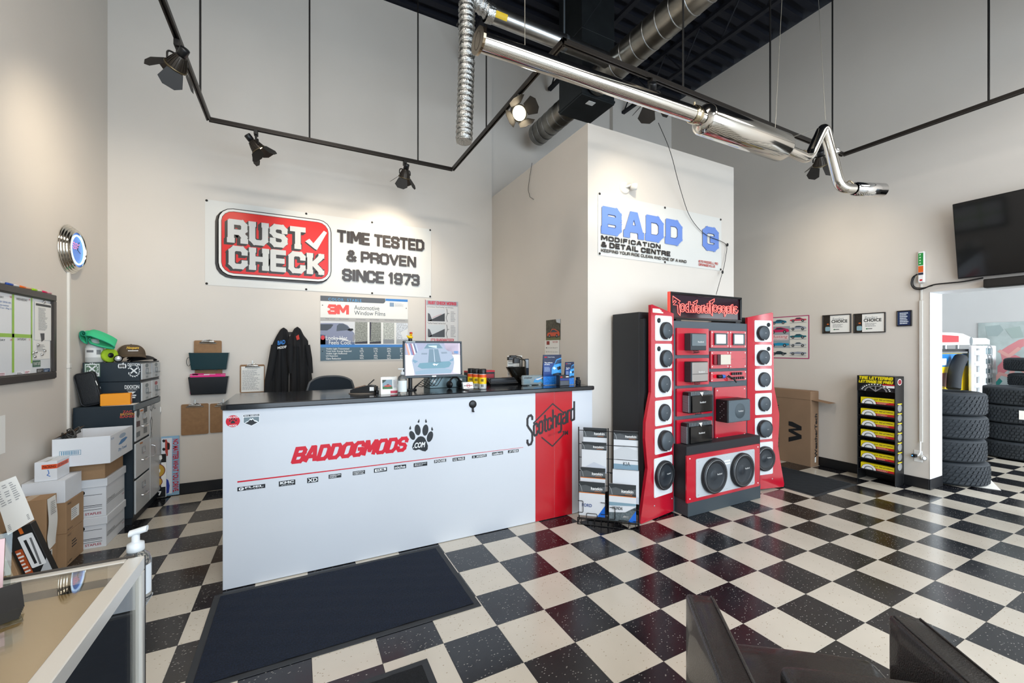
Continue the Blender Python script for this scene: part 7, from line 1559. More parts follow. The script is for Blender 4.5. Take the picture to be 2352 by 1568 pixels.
# tall product carton behind the audio tower
wt = thing('tall_carton', 'tall brown carton with a black W logo against the right wall', 'box', (5.94, 3.30, 0), 0)
KR2 = mat('#8f735a', .85, var=.06, vscale=5)
MB().box(5.85, 6.03, 3.0, 3.62, 0, .97, .003).bw('carton_body', KR2, wt); MB().box(5.845, 5.85, 3.0, 3.62, .86, .972, .002).bw('top_flap', KR2, wt); MB().add([(6.03, 2.998, .86), (5.86, 2.998, .86), (5.86, 2.80, .835), (6.03, 2.80, .835)], [(0, 1, 2, 3)]).bw('side_flap', KR2, wt)
a = Art((5.849, 0, 0), **WALLR).z(1700, 680, 3.4847); q = _tp(a, 388, 1000, 1165, 492); w, h = q[2] - q[0], q[3] - q[1]
a.poly([(q[0] + u * w, q[1] + v * h) for u, v in ((0, 1), (.28, 1), (1, .84), (1, .66), (.36, .58), (1, .43), (1, .26), (.0, .0), (0, .22), (.62, .36), (0, .5), (0, .62), (.62, .72), (0, .8))], INK); a.build('logo', wt)
vs_ = None
a = Art((0, 2.999, 0), **WALLB).z(1700, 680, 3.4847); q = _tp(a, 612, 940, 1290, 640); a.text('WeatherTech', 5.935, q[1], 5.995, q[3], INK, bold=.03, rot=90); a.rect(5.935, .05, 5.965, .12, PAPER); a.build('lettering', wt)
a = Art((5.849, 0, 0), **WALLR); a.text('WeatherTech', -3.46, .15, -3.40, .75, INK, bold=.03, rot=90); a.rect(-3.42, .905, -3.14, .945, mat('#7a604a', .8)); a.build('lettering', wt)
# tire lettering rack
FX = 5.83; a = Art((FX, 0, 0), **WALLR).z(1700, 680, 3.4847); ya, zt = a.pl(937, 632); yb_ = a.pl(1243, 640)[0]; Ya, Yb = -ya, -yb_
tl = thing('lettering_rack', 'black floor rack of yellow tire lettering kits on the right wall', 'rack', ((FX + XR) / 2, (Ya + Yb) / 2, 0)); RKM = mat('#131416', .4)
MB().box(XR - .03, XR - .015, Yb, Ya, .02, zt, .002).bw('back_panel', RKM, tl); MB().box(FX, XR - .03, Yb, Yb + .006, .0, zt, .001).bw('side_panel', RKM, tl); MB().box(FX, XR - .03, Ya - .006, Ya, .0, zt, .001).bw('side_panel', RKM, tl)
zh = a.pl(937, 752)[1]; MB().box(FX - .003, FX + .004, Yb, Ya, zh, zt, .001).bw('header', mat('#1a1b1d', .3), tl); MB().box(FX, XR - .03, Yb, Ya, zt - .006, zt, .001).bw('top', RKM, tl)
A2 = Art((FX - .003, 0, 0), **WALLR); w = Ya - Yb; h = zt - zh; YLW = mat('#e6d21c', .4)
block(A2, 'TIRE LETTERING', -Ya + .05 * w, zh + .76 * h, -Yb - .05 * w, zt - .03 * h, YLW, wt=.26, gap=.1, shear=.15); block(A2, 'LETTRAGE DE PNEU', -Ya + .05 * w, zh + .53 * h, -Yb - .05 * w, zh + .72 * h, YLW, wt=.26, gap=.1, shear=.15)
pts = [(-(Ya + Yb) / 2 - .0 + r * math.cos(t), zh + r * math.sin(t) * .95) for r, t in [(w * .42, math.pi * i / 16) for i in range(17)]]; pts2 = [(-(Ya + Yb) / 2 + w * .33 * math.cos(math.pi * (16 - i) / 16), zh + w * .33 * .95 * math.sin(math.pi * (16 - i) / 16)) for i in range(17)]
ring = lambda r0, r1, m: [A2.poly([(-(Ya + Yb) / 2 + r * math.cos(t), zh + .002 + r * .62 * math.sin(t)) for r, t in ((r0, math.pi * i / 16), (r1, math.pi * i / 16), (r1, math.pi * (i + 1) / 16), (r0, math.pi * (i + 1) / 16))], m) for i in range(16)]
ring(w * .30, w * .44, mat('#2c2e31', .4)); ring(w * .26, w * .30, SLV); A2.up()
for i in range(14): A2.oval(-(Ya + Yb) / 2 + w * .37 * math.cos(math.pi * (i + .8) / 15), zh + .002 + w * .37 * .62 * math.sin(math.pi * (i + .8) / 15), .008, .007, WHITE, 6)
for t in (.3, .5, .7): A2.line([(-(Ya + Yb) / 2, zh + .004), (-(Ya + Yb) / 2 + w * .27 * math.cos(math.pi * t), zh + w * .27 * .62 * math.sin(math.pi * t))], .012, SLV)
A2.rect(-Yb - .30 * w, zh + .28 * h, -Yb - .02 * w, zh + .42 * h, WHITE); A2.rect(-Yb - .32 * w, zh + .44 * h, -Yb - .02 * w, zh + .50 * h, RED); A2.build('header_print', tl)
A3 = Art((0, Yb, 0), **WALLB); A3.oval(FX + .1, zt - .06, .05, .035, WHITE).up(); A3.oval(FX + .1, zt - .06, .042, .028, mat('#8c1f2a', .4))
for k in range(7): A3.up(); A3.oval(FX + .1, .86 - k * .108 * 1.0, .05, .042, SLV); A3.rect(FX + .05, .90 - k * .108, FX + .15, .912 - k * .108, YLW)
A3.build('side_print', tl)
for k, (yt, yb2) in enumerate(((803, 858), (893, 948), (978, 1032), (1060, 1115), (1150, 1205), (1234, 1288), (1322, 1375))):
    aa = Art((FX + .012, 0, 0), **WALLR).z(1700, 680, 3.4847); z1 = aa.pl(958, yt)[1]; z0 = aa.pl(958, yb2)[1]; x0, x1 = -Ya + .03, -Yb - .014
    MB().box(FX, XR - .03, Yb + .006, Ya - .006, z0 - .006, z0 - .002).bw('shelf', RKM, tl); MB().box(FX, FX + .003, Yb + .006, Ya - .006, z0 - .002, z0 + .004).bw('shelf_lip', RKM, tl)
    o = sheet('lettering_kit', ('topmost', 'second from the top', 'third from the top', 'middle', 'third from the bottom', 'second from the bottom', 'lowest')[k] + ' yellow and red tire lettering kit in the black floor rack', 'package', aa, x0, z0, x1, z1, .05, YLW); o['group'] = 'tire lettering kits'
    w, h = x1 - x0, z1 - z0; aa.rect(x0, z0, x1, z0 + .14 * h, INK); aa.rect(x0 + .46 * w, z0 + .14 * h, x1, z0 + .46 * h, mat('#c0242a', .4)); aa.text('R.I.P. TIRE LETTERING', x0 + .42 * w, z1 - .34 * h, x1 - .04 * w, z1 - .16 * h, INK, bold=.02, shear=.2)
    for r, m in ((.42, INK), (.40, WHITE), (.26, INK), (.22, mat('#cfd6da', .4))): aa.up(); aa.poly([(x0 + .25 * w + r * .55 * w * math.cos(math.pi * i / 14), z0 + .1 * h + r * 1.9 * h * math.sin(math.pi * i / 14)) for i in range(15)], m)
    aa.up(); aa.rect(x0 + .2 * w, z0 + .2 * h, x0 + .34 * w, z0 + .38 * h, WHITE); textlines(aa, x0 + .5 * w, z0 + .16 * h, x0 + .9 * w, z0 + .44 * h, 3, mat('#e8b8a0', .4), seed=k); aa.build('print', o)
# raceway, outlet, power bar and cable
rw = thing('cable_raceway', 'white cable raceway running down the right wall beside the doorway', 'raceway', (XR, 2.03, .36)); a = R_A(.0); xa, zt = a.pl(1438, 36); xb, _ = a.pl(1466, 36); zb = a.pl(1438, 1166)[1]
MB().box(XR - .022, XR, -xb, -xa, zb, zt, .003).bw('raceway_strip', RACE, rw); xc = (xa + xb) / 2; zt2 = on(2115, 652, X=XR).z; MB().box(XR - .012, XR, -xc - .008, -xc + .008, zt, zt2, .002).bw('upper_strip', RACE, rw)
a = R_A(); x0, z0, x1, z1 = _tp(a, 1392, 1228, 1318, 1460); ou = thing('wall_outlet', 'white wall outlet with plugged adaptors beside the doorway', 'outlet', (XR, -(x0 + x1) / 2, z0)); MB().box(XR - .006, XR, -x1, -x0, z0, z1, .002).bw('cover_plate', WHITE, ou)
pz = (z0 + z1) / 2; MB().box(XR - .045, XR - .006, -x0 - .03, -x0 + .01, pz - .015, pz + .02, .005).bw('black_adaptor', PLAST, ou); MB().lathe([(0, .03), (.022, .028), (.026, 0), (0, 0)], (XR - .02, -x1 - .005, pz - .006), (-.6, -.8, 0), 18).bw('round_plug', WHITE, ou); MB().lathe([(.02, .031), (.023, .029)], (XR - .02, -x1 - .005, pz - .006), (-.6, -.8, 0), 18).bw('plug_ring', BLACK, ou); MB().tube(fillet([(XR - .03, -xc, zb + .01), (XR - .035, -xc, pz + .05), (XR - .04, -(x0 + x1) / 2 - .01, pz + .01)], .03, 4), .008, 8).bw('white_cord', WHITE, ou); MB().sph((XR - .046, -x0 - .0, pz + .004), .006, 8, 6).bw('indicator_light', mat('#5aa8ff', .3, emit=1.2), ou)
a = Art((XR - .03, 0, 0), **WALLR).z(2050, 420, 3.267); x0, z0, x1, z1 = _tp(a, 187, 516, 752, 240)
pbx = thing('power_bar', 'white power bar with green and orange stickers on the right wall', 'power bar', (XR, -(x0 + x1) / 2, z0)); MB().box(XR - .034, XR, -x1, -x0, z0, z1, .01).bw('body', WHITE, pbx); a = Art((XR - .034, 0, 0), **WALLR); h = z1 - z0
a.rect(x0 + .008, z0 + .55 * h, x1 - .008, z1 - .06 * h, mat('#1f9440', .4)); a.rect(x0 + .008, z0 + .33 * h, x1 - .008, z0 + .53 * h, mat('#e0661c', .4)); a.rect(x0 + .008, z0 + .25 * h, x1 - .008, z0 + .32 * h, mat('#20243c', .4)); a.rect(x0 + .02, z0 + .06 * h, x1 - .016, z0 + .11 * h, RED); a.up()
for k in range(4): a.rect(x0 + .016, z0 + (.6 + .09 * k) * h, x0 + .03, z0 + (.64 + .09 * k) * h, mat('#bfe6c4', .4))
a.build('stickers', pbx)
wb_ = lambda x, y: V(on(2050 + x / 3.267, 420 + y / 3.267, X=XR - .03)); MB().tube(fillet([wb_(188, 684), wb_(150, 705), wb_(138, 760), wb_(160, 795), wb_(220, 800), wb_(300, 762), wb_(540, 740), wb_(680, 712)], .05, 4), .007, 8).bw('black_cord', BLACK, pbx); MB().tube(fillet([wb_(172, 690), wb_(150, 740), wb_(160, 785), wb_(225, 790), wb_(300, 770)], .05, 4), .005, 8).bw('black_cord', BLACK, pbx)
# television and sound bar over the doorway
tvb = on(2200, 641, X=XR - .06); tvt = on(2189, 469, X=XR - .20)
tv = thing('television', 'large black wall-mounted television above the stockroom doorway', 'television', (XR - .06, tvb.y, tvb.z), 0)
Wt_ = V((tvt.x - tvb.x, 0, tvt.z - tvb.z)); hh = Wt_.length; Wn = Wt_.normalized(); U_ = V((0, -1, 0)); Nn = U_.cross(Wn)
m4 = Matrix(((U_.x, -Nn.x, Wn.x, tvb.x), (U_.y, -Nn.y, Wn.y, tvb.y), (U_.z, -Nn.z, Wn.z, tvb.z), (0, 0, 0, 1)))
tl_ = 1.42
MB().box(0, tl_, 0, .02, 0, hh, .004).xf(m4).bw('bezel', mat('#0a0a0b', .3), tv); MB().box(.008, tl_ - .008, -.002, .0, .014, hh - .008).xf(m4).bw('screen', mat('#07080a', .06, coat=.6), tv); MB().box(.2, tl_ - .2, .02, .055, .08, hh - .2, .01).xf(m4).bw('rear_housing', PLAST, tv); MB().box(XR - .12, XR - .004, tvb.y - .9, tvb.y - .5, tvb.z + .15, tvb.z + .35, .005).bw('wall_bracket', DKMETAL, tv)
sbp = on(2258, 661, X=XR - .10); st = on(2258, 644, X=XR - .10)
sbr = thing('sound_bar', 'black sound bar mounted under the television', 'sound bar', (XR - .05, sbp.y - .5, sbp.z)); MB().box(XR - .10, XR - .004, sbp.y - 1.0, sbp.y, sbp.z, st.z + .012, .006).bw('body', mat('#15120f', .5), sbr); MB().box(XR - .102, XR - .10, sbp.y - .98, sbp.y - .02, sbp.z + .01, st.z + .002).bw('grille', mat('#1d1915', .7), sbr)
# ================================================================= STOCKROOM
TRD = mat('#262c32', .75, bump=.15, bscale=120); TRD2 = mat('#24282c', .7)
def tire_mesh(R, W, blocks=44, style=0):
    mb = MB(); b = R * .045; r0 = R * .60
    prof = [(r0, .012), (r0 + .012, 0), (R * .82, -.004 + .004), (R * .95, .014), (R * .975, .035), (R * .975, W - .035), (R * .95, W - .014), (R * .82, W), (r0 + .012, W), (r0, W - .012), (r0 - .004, W * .5), (r0, .012)]
    mb.lathe(prof, seg=56)
    for k in range(blocks):
        a0 = 2 * math.pi * k / blocks; da = 2 * math.pi / blocks * .78
        for row in range(5):
            z0_ = .026 + (W - .052) * row / 5 + .004; z1_ = .026 + (W - .052) * (row + 1) / 5 - .004; off = (da * .5 if row % 2 else 0) + (.25 * da if style else 0)
            vs = []
            for rr in (R * .972, R * (1.0 if row not in (0, 4) else .992)):
                for (aa, zz) in ((a0 + off, z0_), (a0 + off + da, z0_ + .003), (a0 + off + da + (.4 * da if style == 0 else .1 * da), z1_), (a0 + off + (.4 * da if style == 0 else .1 * da), z1_ - .003)): vs.append((rr * math.cos(aa), rr * math.sin(aa), zz))
            mb.add(vs, [(4, 5, 6, 7), (0, 1, 5, 4), (1, 2, 6, 5), (2, 3, 7, 6), (3, 0, 4, 7)])
    me = mb.mesh('tread_tire'); me.materials.append(TRD); return me
tA = tire_mesh(.345, .258); tB = tire_mesh(.335, .255); tC = tire_mesh(.385, .245, 60, 1); tD = tire_mesh(.30, .20, 60, 1)
def tire(me, loc, label, group, rz=0): return tag(link('tire', me, None, None, loc, (0, 0, rz)), label, 'tire', group)
tire(tA, (6.735, 2.01, .004), 'lowest tire of the four stacked beside the doorway jamb', 'tires stacked by the jamb')
for k in range(3): tire(tB, (6.71 + .01 * k, 2.02 - .01 * (k % 2), .263 + .256 * k), ('second tire from the floor in the stack by the doorway jamb', 'third tire from the floor in the stack by the doorway jamb', 'top tire of the four stacked by the doorway jamb')[k], 'tires stacked by the jamb', .3 * k)
for k in range(4): tire(tC, (8.99 + .02 * (k % 2), 1.95, .004 + .246 * k), ('lowest tire of the dark stack at the right photo edge', 'second tire of the dark stack at the right edge', 'third tire of the dark stack with a hanging label', 'top tire of the dark stack with a white sticker')[k], 'tires stacked at the right edge', .2 * k)
for k in range(6): tire(tD, (9.9 - (.03 if k == 4 else 0), 1.95 + (.05 if k == 5 else 0), .004 + .235 * k), ('bottom', 'second', 'third', 'fourth', 'fifth', 'top')[k] + ' tire of the narrow rear stack behind the dark tires', 'tires stacked at the rear', .4 * k)
for k, (z, a0, w, h) in enumerate(((.80, -1.2, .45, .10), (.57, -1.35, .55, .12))): tag(MB().lathe([(.3865, 0), (.3865, h)], (0, 0, 0), (0, 0, 1), 10, True, arc=(a0, a0 + w)).build('tire_label', PAPER, None, (8.99, 1.95, z)), ('white sticker on the top tire of the dark stack', 'wide white label hanging on the third dark tire')[k], 'label')
tag(MB().box(-.26, .22, -.22, .22, 0, .003, .001).build('paper_sheet', PAPER, None, (6.86, 1.88, 0.0005), (0, 0, .4)), 'white paper sheet on the stockroom floor under the tires', 'paper')
sh = thing('stock_shelf', 'black metal stockroom shelf behind the tire stack', 'shelf', (7.9, 2.5, 0)); SHM = mat('#1c1d20', .5)
for z in (.30, .90, 1.48): MB().box(7.2, 8.55, 2.26, 2.68, z, z + .035, .003).bw('shelf_board', SHM, sh)
for (x, y_) in ((7.22, 2.66), (8.53, 2.66), (7.22, 2.30), (8.53, 2.30)): MB().box(x - .02, x + .02, y_ - .02, y_ + .02, 0, 1.48, .002).bw('post', SHM, sh)
yp = on(2164, 860, Y=2.29); yq = on(2231, 860, Y=2.29)
yb = thing('floor_mat_pack', 'yellow and blue retail pack hanging under the stockroom shelf', 'package', ((yp.x + yq.x) / 2, 2.33, .936)); YX0, YX1 = yp.x - .15, yq.x; YP = mat('#f0d012', .45)
MB().box(YX0, YX1, 2.29, 2.40, .937, 1.455, .004).bw('pack', YP, yb); a = Art((0, 2.29, 0), **WALLB); w = YX1 - YX0; a.rect(YX0, 1.28, YX1 - .12 * w, 1.45, mat('#1c74b8', .4)).up(); a.oval(YX0 + .62 * w, 1.34, .14 * w, .045, mat('#7fb4dc', .4)); a.rect(YX0 + .02, 1.30, YX0 + .25 * w, 1.39, WHITE); a.poly([(YX0, 1.2), (YX0 + .4 * w, 1.2), (YX0 + .3 * w, 1.0), (YX0, 1.05)], mat('#7a4a44', .5)); a.build('print', yb)
mb = MB(); path = [V(on(2188, 895, Y=2.2)), V(on(2192, 860, Y=2.2)), V(on(2200, 835, Y=2.2)), V(on(2207, 822, Y=2.2))]
tag(MB().tube(fillet([V((path[0].x, 2.19, 1.0))] + path[1:], .1, 5), [.075] * 0 or .07, 14).build('tread_sample', TRD), 'curved black tire tread sample in front of the yellow pack', 'tread sample')
lb2 = thing('light_bar', 'white fairing with red brake light on top of the stockroom shelf', 'light bar', (7.9, 2.35, 1.516)); WP = mat('#dfe2e4', .35)
lp = [on(1700 + x / 3.4847, 680 + y_ / 3.4847, Y=2.30) for x, y_ in ((1560, 290), (1700, 292), (1775, 300), (1830, 325), (1860, 335), (1960, 335), (1990, 350), (1990, 385), (1620, 392), (1560, 392))]
MB().prism([(p.x, p.z) for p in lp], (0, 2.29, 0), (1, 0, 0), (0, 0, 1), .09).bw('fairing', WP, lb2); rp = [on(1700 + x / 3.4847, 680 + y_ / 3.4847, Y=2.29) for x, y_ in ((1590, 308), (1745, 318), (1745, 368), (1590, 370))]; MB().prism([(p.x, p.z) for p in rp], (0, 2.284, 0), (1, 0, 0), (0, 0, 1), .005).bw('red_lens', mat('#b5202c', .2), lb2)
for px_ in (1672, 1772): q = on(1700 + px_ / 3.4847, 793, Y=2.30); MB().cyl((q.x, 2.34, 1.516), (q.x, 2.34, q.z + .01), .02, seg=10).bw('mount_post', SLV, lb2)
oq = on(1700 + 1850 / 3.4847, 680 + 360 / 3.4847, Y=2.288); MB().lathe([(0, .002), (.06, .001)], (oq.x, 2.289, oq.z), (0, -1, 0), 20).bw('oval_hole', mat('#6d7478', .4), lb2)
for k, (xa, xb_) in enumerate(((1852, 1932), (1940, 2042))):
    YP_ = (2.2, 2.42)[k]; P0 = on(1700 + xa / 3.4847, 800, Y=YP_); P1 = on(1700 + xb_ / 3.4847, 800, Y=YP_); zt = on(1700 + xa / 3.4847, 680 + 395 / 3.4847, Y=YP_).z; zb = .0
    t = thing('perforated_panel', ('white ladder panel with cylindrical rungs beside the yellow pack', 'white flat panel with oval holes nearer the tire stacks')[k], 'panel', ((P0.x + P1.x) / 2, YP_, 0)); w = P1.x - P0.x
    zs = [zt - .10 - .152 * i for i in range(9)]
    MB().box(P0.x, P0.x + .2 * w, YP_ - .01, YP_ + .03, zb, zt, .01).bw('stile', WP, t); MB().box(P1.x - .2 * w, P1.x, YP_ - .01, YP_ + .03, zb, zt, .01).bw('stile', WP, t); MB().box(P0.x + .2 * w, P1.x - .2 * w, YP_ - .005, YP_ + .025, zt - .04, zt, .005).bw('top_rail', WP, t)
    for z in zs:
        if k: MB().box(P0.x + .2 * w, P1.x - .2 * w, YP_ - .005, YP_ + .025, z - .11, z - .035, .004).bw('rung', WP, t); MB().lathe([(.09, 0), (.105, .008), (.12, 0)], ((P0.x + P1.x) / 2, YP_ - .006, z), (0, -1, 0), 20).bw('hole_rim', SLV, t)
        else: MB().cyl((P0.x + .15 * w, YP_ + .01, z), (P1.x - .15 * w, YP_ + .01, z), .035, seg=14).bw('rung', WP, t)
    MB().box(P0.x + .2 * w, P1.x - .2 * w, YP_ + .028, YP_ + .032, zb, zt - .04).bw('backing', mat('#c3c9cc', .5) if k == 0 else mat('#7f98a0', .5), t)
a = Art((SX - .012, 0, 0), **WALLR).z(1700, 680, 3.4847); x0, z1 = a.pl(1905, 215); z0 = a.pl(1905, 900)[1]
bn2 = sheet('graffiti_banner', 'pale grey banner with pink and teal graffiti shapes on the stockroom wall', 'banner', a, x0, z0, x0 + 1.6, z1, .004, mat('#b3c1c1', .5, var=.25, vscale=3))
for pts, c in (([(2080, 440), (2140, 400), (2230, 350), (2272, 340), (2272, 400), (2200, 440), (2150, 520), (2100, 530)], '#d98f94'), ([(2060, 560), (2120, 500), (2200, 470), (2272, 500), (2272, 560), (2180, 560), (2110, 620), (2060, 640)], '#d47f88'), ([(1990, 660), (2060, 640), (2100, 680), (2050, 740), (1990, 740)], '#2c8c86'), ([(1960, 240), (2080, 230), (2110, 270), (2060, 320), (1980, 320)], '#9fb0b1'), ([(2120, 260), (2240, 240), (2272, 330), (2180, 340)], '#a3b5b2')): a.poly(pts, mat(c, .5), px=True); a.up()
for pts in ([(2000, 720), (2080, 620), (2160, 640), (2200, 560), (2272, 600)], [(2080, 440), (2150, 480), (2230, 420)]): a.line(pts, .05, mat('#e0a9a4', .5), px=True)
a.build('print', bn2)
# ================================================================= TRACK LIGHTING
ZT = 3.66; TKM = mat('#2a2521', .4, .4)
tc_ = [on(*p, Z=ZT) for p in ((480, 275), (1045, 390), (1285, 95), (1938, 355))]
tx0, ty1, tx1, ty2, tx2 = tc_[0].x, (tc_[0].y + tc_[1].y) / 2, (tc_[1].x + tc_[2].x) / 2, (tc_[2].y + tc_[3].y) / 2, tc_[3].x
segs = [((tx0, -1.2), (tx0, ty1)), ((tx0, ty1), (tx1, ty1)), ((tx1, ty1), (tx1, ty2)), ((tx1, ty2), (tx2, ty2)), ((tx2, ty2), (tx2, -1.2))]
tk = thing('light_track', 'black zigzag lighting track hung from the ceiling on thin rods', 'light track', (tx1, ty2, ZT))
for (a_, b_) in segs:
    x0, x1 = sorted((a_[0], b_[0])); y0, y1 = sorted((a_[1], b_[1])); al = .018
    m_ = MB().box(x0 - al, x1 + al, y0 - al, y1 + al, ZT, ZT + .02, .002)
    if x1 - x0 < .01: m_.box(x0 - al, x0 - .007, y0, y1, ZT - .016, ZT); m_.box(x0 + .007, x0 + al, y0, y1, ZT - .016, ZT)
    else: m_.box(x0, x1, y0 - al, y0 - .007, ZT - .016, ZT); m_.box(x0, x1, y0 + .007, y0 + al, ZT - .016, ZT)
    m_.bw('track_section', TKM, tk)
for px_, py_, ax in ((460, 225, 0), (711, 322, 1), (960, 373, 1), (1117, 302, 2), (1569, 207, 3), (1769, 288, 3), (1912, 345, 3), (2271, 238, 4)):
    d = FWD + RGT * ((px_ - 1176) / F_PX)
    if ax in (0, 2, 4): X_ = (tx0, 0, tx1, 0, tx2)[ax]; p = (X_, d.y * X_ / d.x)
    else: Y_ = ty1 if ax == 1 else ty2; p = (d.x * Y_ / d.y, Y_)
    MB().cyl((p[0], p[1], ZT + .02), (p[0], p[1], CEIL + .02), .008, seg=8).bw('hanger_rod', mat('#151312', .5), tk)
HM = mat('#38322c', .35, .6); DM = mat('#1a1613', .5); LW = (1.0, .86, .66)
def track_light(label, px_, py_, aim, power=45, roll=0.0, spot=105):
    seg = None; d = FWD + RGT * ((px_ - 1176) / F_PX)
    p = on(px_, py_, Z=ZT - .016)
    # snap the fitting onto the nearest track line
    best = min(((abs(p.x - tx0), 'x', tx0), (abs(p.x - tx1), 'x', tx1), (abs(p.x - tx2), 'x', tx2), (abs(p.y - ty1), 'y', ty1), (abs(p.y - ty2), 'y', ty2)))
    if best[1] == 'x': p = V((best[2], d.y * best[2] / d.x, ZT - .016))
    else: p = V((d.x * best[2] / d.y, best[2], ZT - .016))
    t = thing('track_spotlight', label, 'spotlight', p, group='barn-door spotlights on the track')
    ax = (RGT * aim[0] + V((0, 0, aim[1])) + FWD * aim[2]).normalized()
    hz = V((ax.x, ax.y, 0)); hz = hz.normalized() if hz.length > .01 else V((1, 0, 0))
    piv = V((0, 0, -.15))
    MB().box(-.018, .018, -.03, .03, -.045, .0, .003).build('track_adapter', DM, t); MB().cyl((0, 0, -.10), (0, 0, -.045), .010, seg=10).build('stem', DM, t)
    sd = ax.cross(V((0, 0, 1))).normalized()
    MB().tube(fillet([piv + sd * .062, piv + sd * .062 + V((0, 0, .055)), piv - sd * .062 + V((0, 0, .055)), piv - sd * .062], .03, 5), .006, 8).build('yoke', DM, t)
    O = piv - ax * .03
    h = MB().lathe([(0, -.085), (.027, -.085), (.030, -.08), (.030, -.03), (.024, -.028)], O, ax, 22); h.build('lamp_cap', PLAST, t)
    rb = MB().lathe([(.024, -.03), (.032, -.02), (.048, .02), (.057, .05), (.060, .06)], O, ax, 36)
    u, w, n = frame(ax)
    for k in range(18):
        an = 2 * math.pi * k / 18; e = u * math.cos(an) + w * math.sin(an); rb.tube([O + n * -.02 + e * .034, O + n * .02 + e * .050, O + n * .052 + e * .059], .003, 5)
    rb.build('ribbed_reflector', HM, t)
    MB().lathe([(.060, .056), (.068, .056), (.068, .066), (.058, .066)], O, ax, 30).build('rim', mat('#6b604a', .3, .8), t)
    MB().lathe([(.058, .058), (.04, .064), (0, .067)], O, ax, 26).build('lamp_lens', mat('#ffe9c4', .3, emit=9.0), t)
    for k in range(4):
        an = roll + k * math.pi / 2; e = u * math.cos(an) + w * math.sin(an); s = n.cross(e); op = (.75, .45, .75, .45)[k]; l = .115
        dr_ = (n * math.cos(op) + e * math.sin(op)); b0 = O + n * .066 + e * .064
        hw = .062
        MB().prism([(-hw * .75, 0), (hw * .75, 0), (hw * 1.15, l * .72), (hw * .55, l), (-hw * .55, l), (-hw * 1.15, l * .72)], b0, s, dr_, .0022).build('barn_door', DM, t)
    L = bpy.data.lights.new('spot_lamp', 'SPOT'); L.energy = power; L.color = LW; L.spot_size = math.radians(spot); L.spot_blend = 1.0; L.shadow_soft_size = .05
    lo = bpy.data.objects.new('spot_lamp', L); col.objects.link(lo); lo.parent = t; lo.location = O + n * .075; lo.rotation_euler = (-ax).to_track_quat('Z', 'Y').to_euler()
    return t
track_light('nearest barn-door spotlight at the top left of the track', 408, 92, (-.75, -.62, .35), 60, .3)
track_light('left barn-door spotlight over the back wall banner', 588, 297, (.45, -.72, .50), 62, .9)
track_light('right barn-door spotlight over the back wall banner', 930, 368, (-.30, -.82, .45), 62, .5)
track_light('lit barn-door spotlight facing the camera beside the round duct', 1190, 215, (.28, -.30, -.85), 60, .6)
track_light('barn-door spotlight half hidden behind the chrome exhaust pipe', 1497, 182, (.15, -.55, .65), 40, .4)
track_light('barn-door spotlight behind the exhaust tail pipe at the track corner', 1884, 333, (.35, -.60, .50), 36, .7)
# ================================================================= DUCTS
sd_ = thing('spiral_duct', 'large galvanised spiral duct running under the ceiling', 'duct', (3.08, 2.2, 4.45)); DZ_ = 4.60
MB().lathe([(.148, 0), (.15, .002), (.15, 4.95), (.148, 4.952)], (3.08, -1.1, DZ_), (0, 1, 0), 36).bw('duct_run', mat('#a39d92', .3, 1.0, var=.2, vscale=10), sd_)
y_ = -1.0
rg = MB().lathe([(.150, -.006), (.154, -.002), (.154, .002), (.150, .006)], (0, 0, 0), (0, 1, .0), 36).mesh('seam_ring'); rg.materials.append(GALV)
while y_ < 3.85:
    o = link('seam_ring', rg, None, sd_, (3.08, y_, DZ_), (math.radians(3), 0, math.radians(5))); o.matrix_parent_inverse = wmat(sd_).inverted(); y_ += .16
s2 = thing('duct_stub', 'short spiral duct end above the enclosure', 'duct', (3.08, 4.8, 4.45))
MB().lathe([(.145, 0), (.15, .002), (.15, .82), (.14, .82), (.14, .05)], (3.08, 4.36, DZ_), (0, 1, 0), 36).bw('duct_run', mat('#8f8c85', .35, 1.0, var=.2, vscale=10), s2)
for k in range(6): o = link('seam_ring', rg, None, s2, (3.08, 4.45 + .13 * k, DZ_), (math.radians(3), 0, math.radians(5))); o.matrix_parent_inverse = wmat(s2).inverted()
pl_ = thing('duct_plenum', 'dark square sheet metal plenum dropping from the ceiling', 'duct', (3.14, 4.12, 4.44)); PLM = mat('#3c4042', .45, .8, var=.15, vscale=5)
MB().box(2.90, 3.38, 3.885, 4.357, 4.44, 5.93, .004).bw('plenum_body', PLM, pl_)
for z in (4.46, 5.2): MB().box(2.893, 3.387, 3.878, 4.364, z, z + .025, .002).bw('flange', PLM, pl_)
for (p, q) in (((2.899, 3.89, 4.5), (2.899, 4.35, 5.18)), ((2.92, 3.884, 5.22), (3.36, 3.884, 5.9))): MB().tube([p, q], .003, 6).bw('cross_break', mat('#585d60', .4, .8), pl_)
MB().box(3.05, 3.15, 3.95, 4.02, 4.437, 4.44).bw('label', PAPER, pl_)
bd = thing('branch_duct', 'thin straight branch duct feeding the spiral duct', 'duct', (2.2, 3.5, 4.5)); MB().lathe([(.073, 0), (.075, .002), (.075, 1.38)], (1.56, 3.5, DZ_), (1, 0, 0), 28).bw('duct_run', mat('#a6a6a4', .28, 1.0, var=.15, vscale=8), bd)
MB().lathe([(.077, 0), (.079, .01), (.077, .03)], (2.38, 3.5, DZ_), (1, 0, 0), 28).bw('band', mat('#8a8f92', .35, .9), bd); MB().box(2.385, 2.40, 3.494, 3.506, DZ_ + .07, CEIL, .001).bw('hanger_strap', mat('#7d868c', .4, .8), bd); MB().lathe([(.0755, .02), (.0755, .16)], (1.56, 3.5, DZ_), (1, 0, 0), 12, True, arc=(3.3, 4.0)).bw('yellow_tag', mat('#d6b21c', .5), bd)
fx = thing('flex_duct', 'crinkled foil flexible duct hanging down beside the exhaust pipe', 'duct', (1.3, 3.44, 3.33))
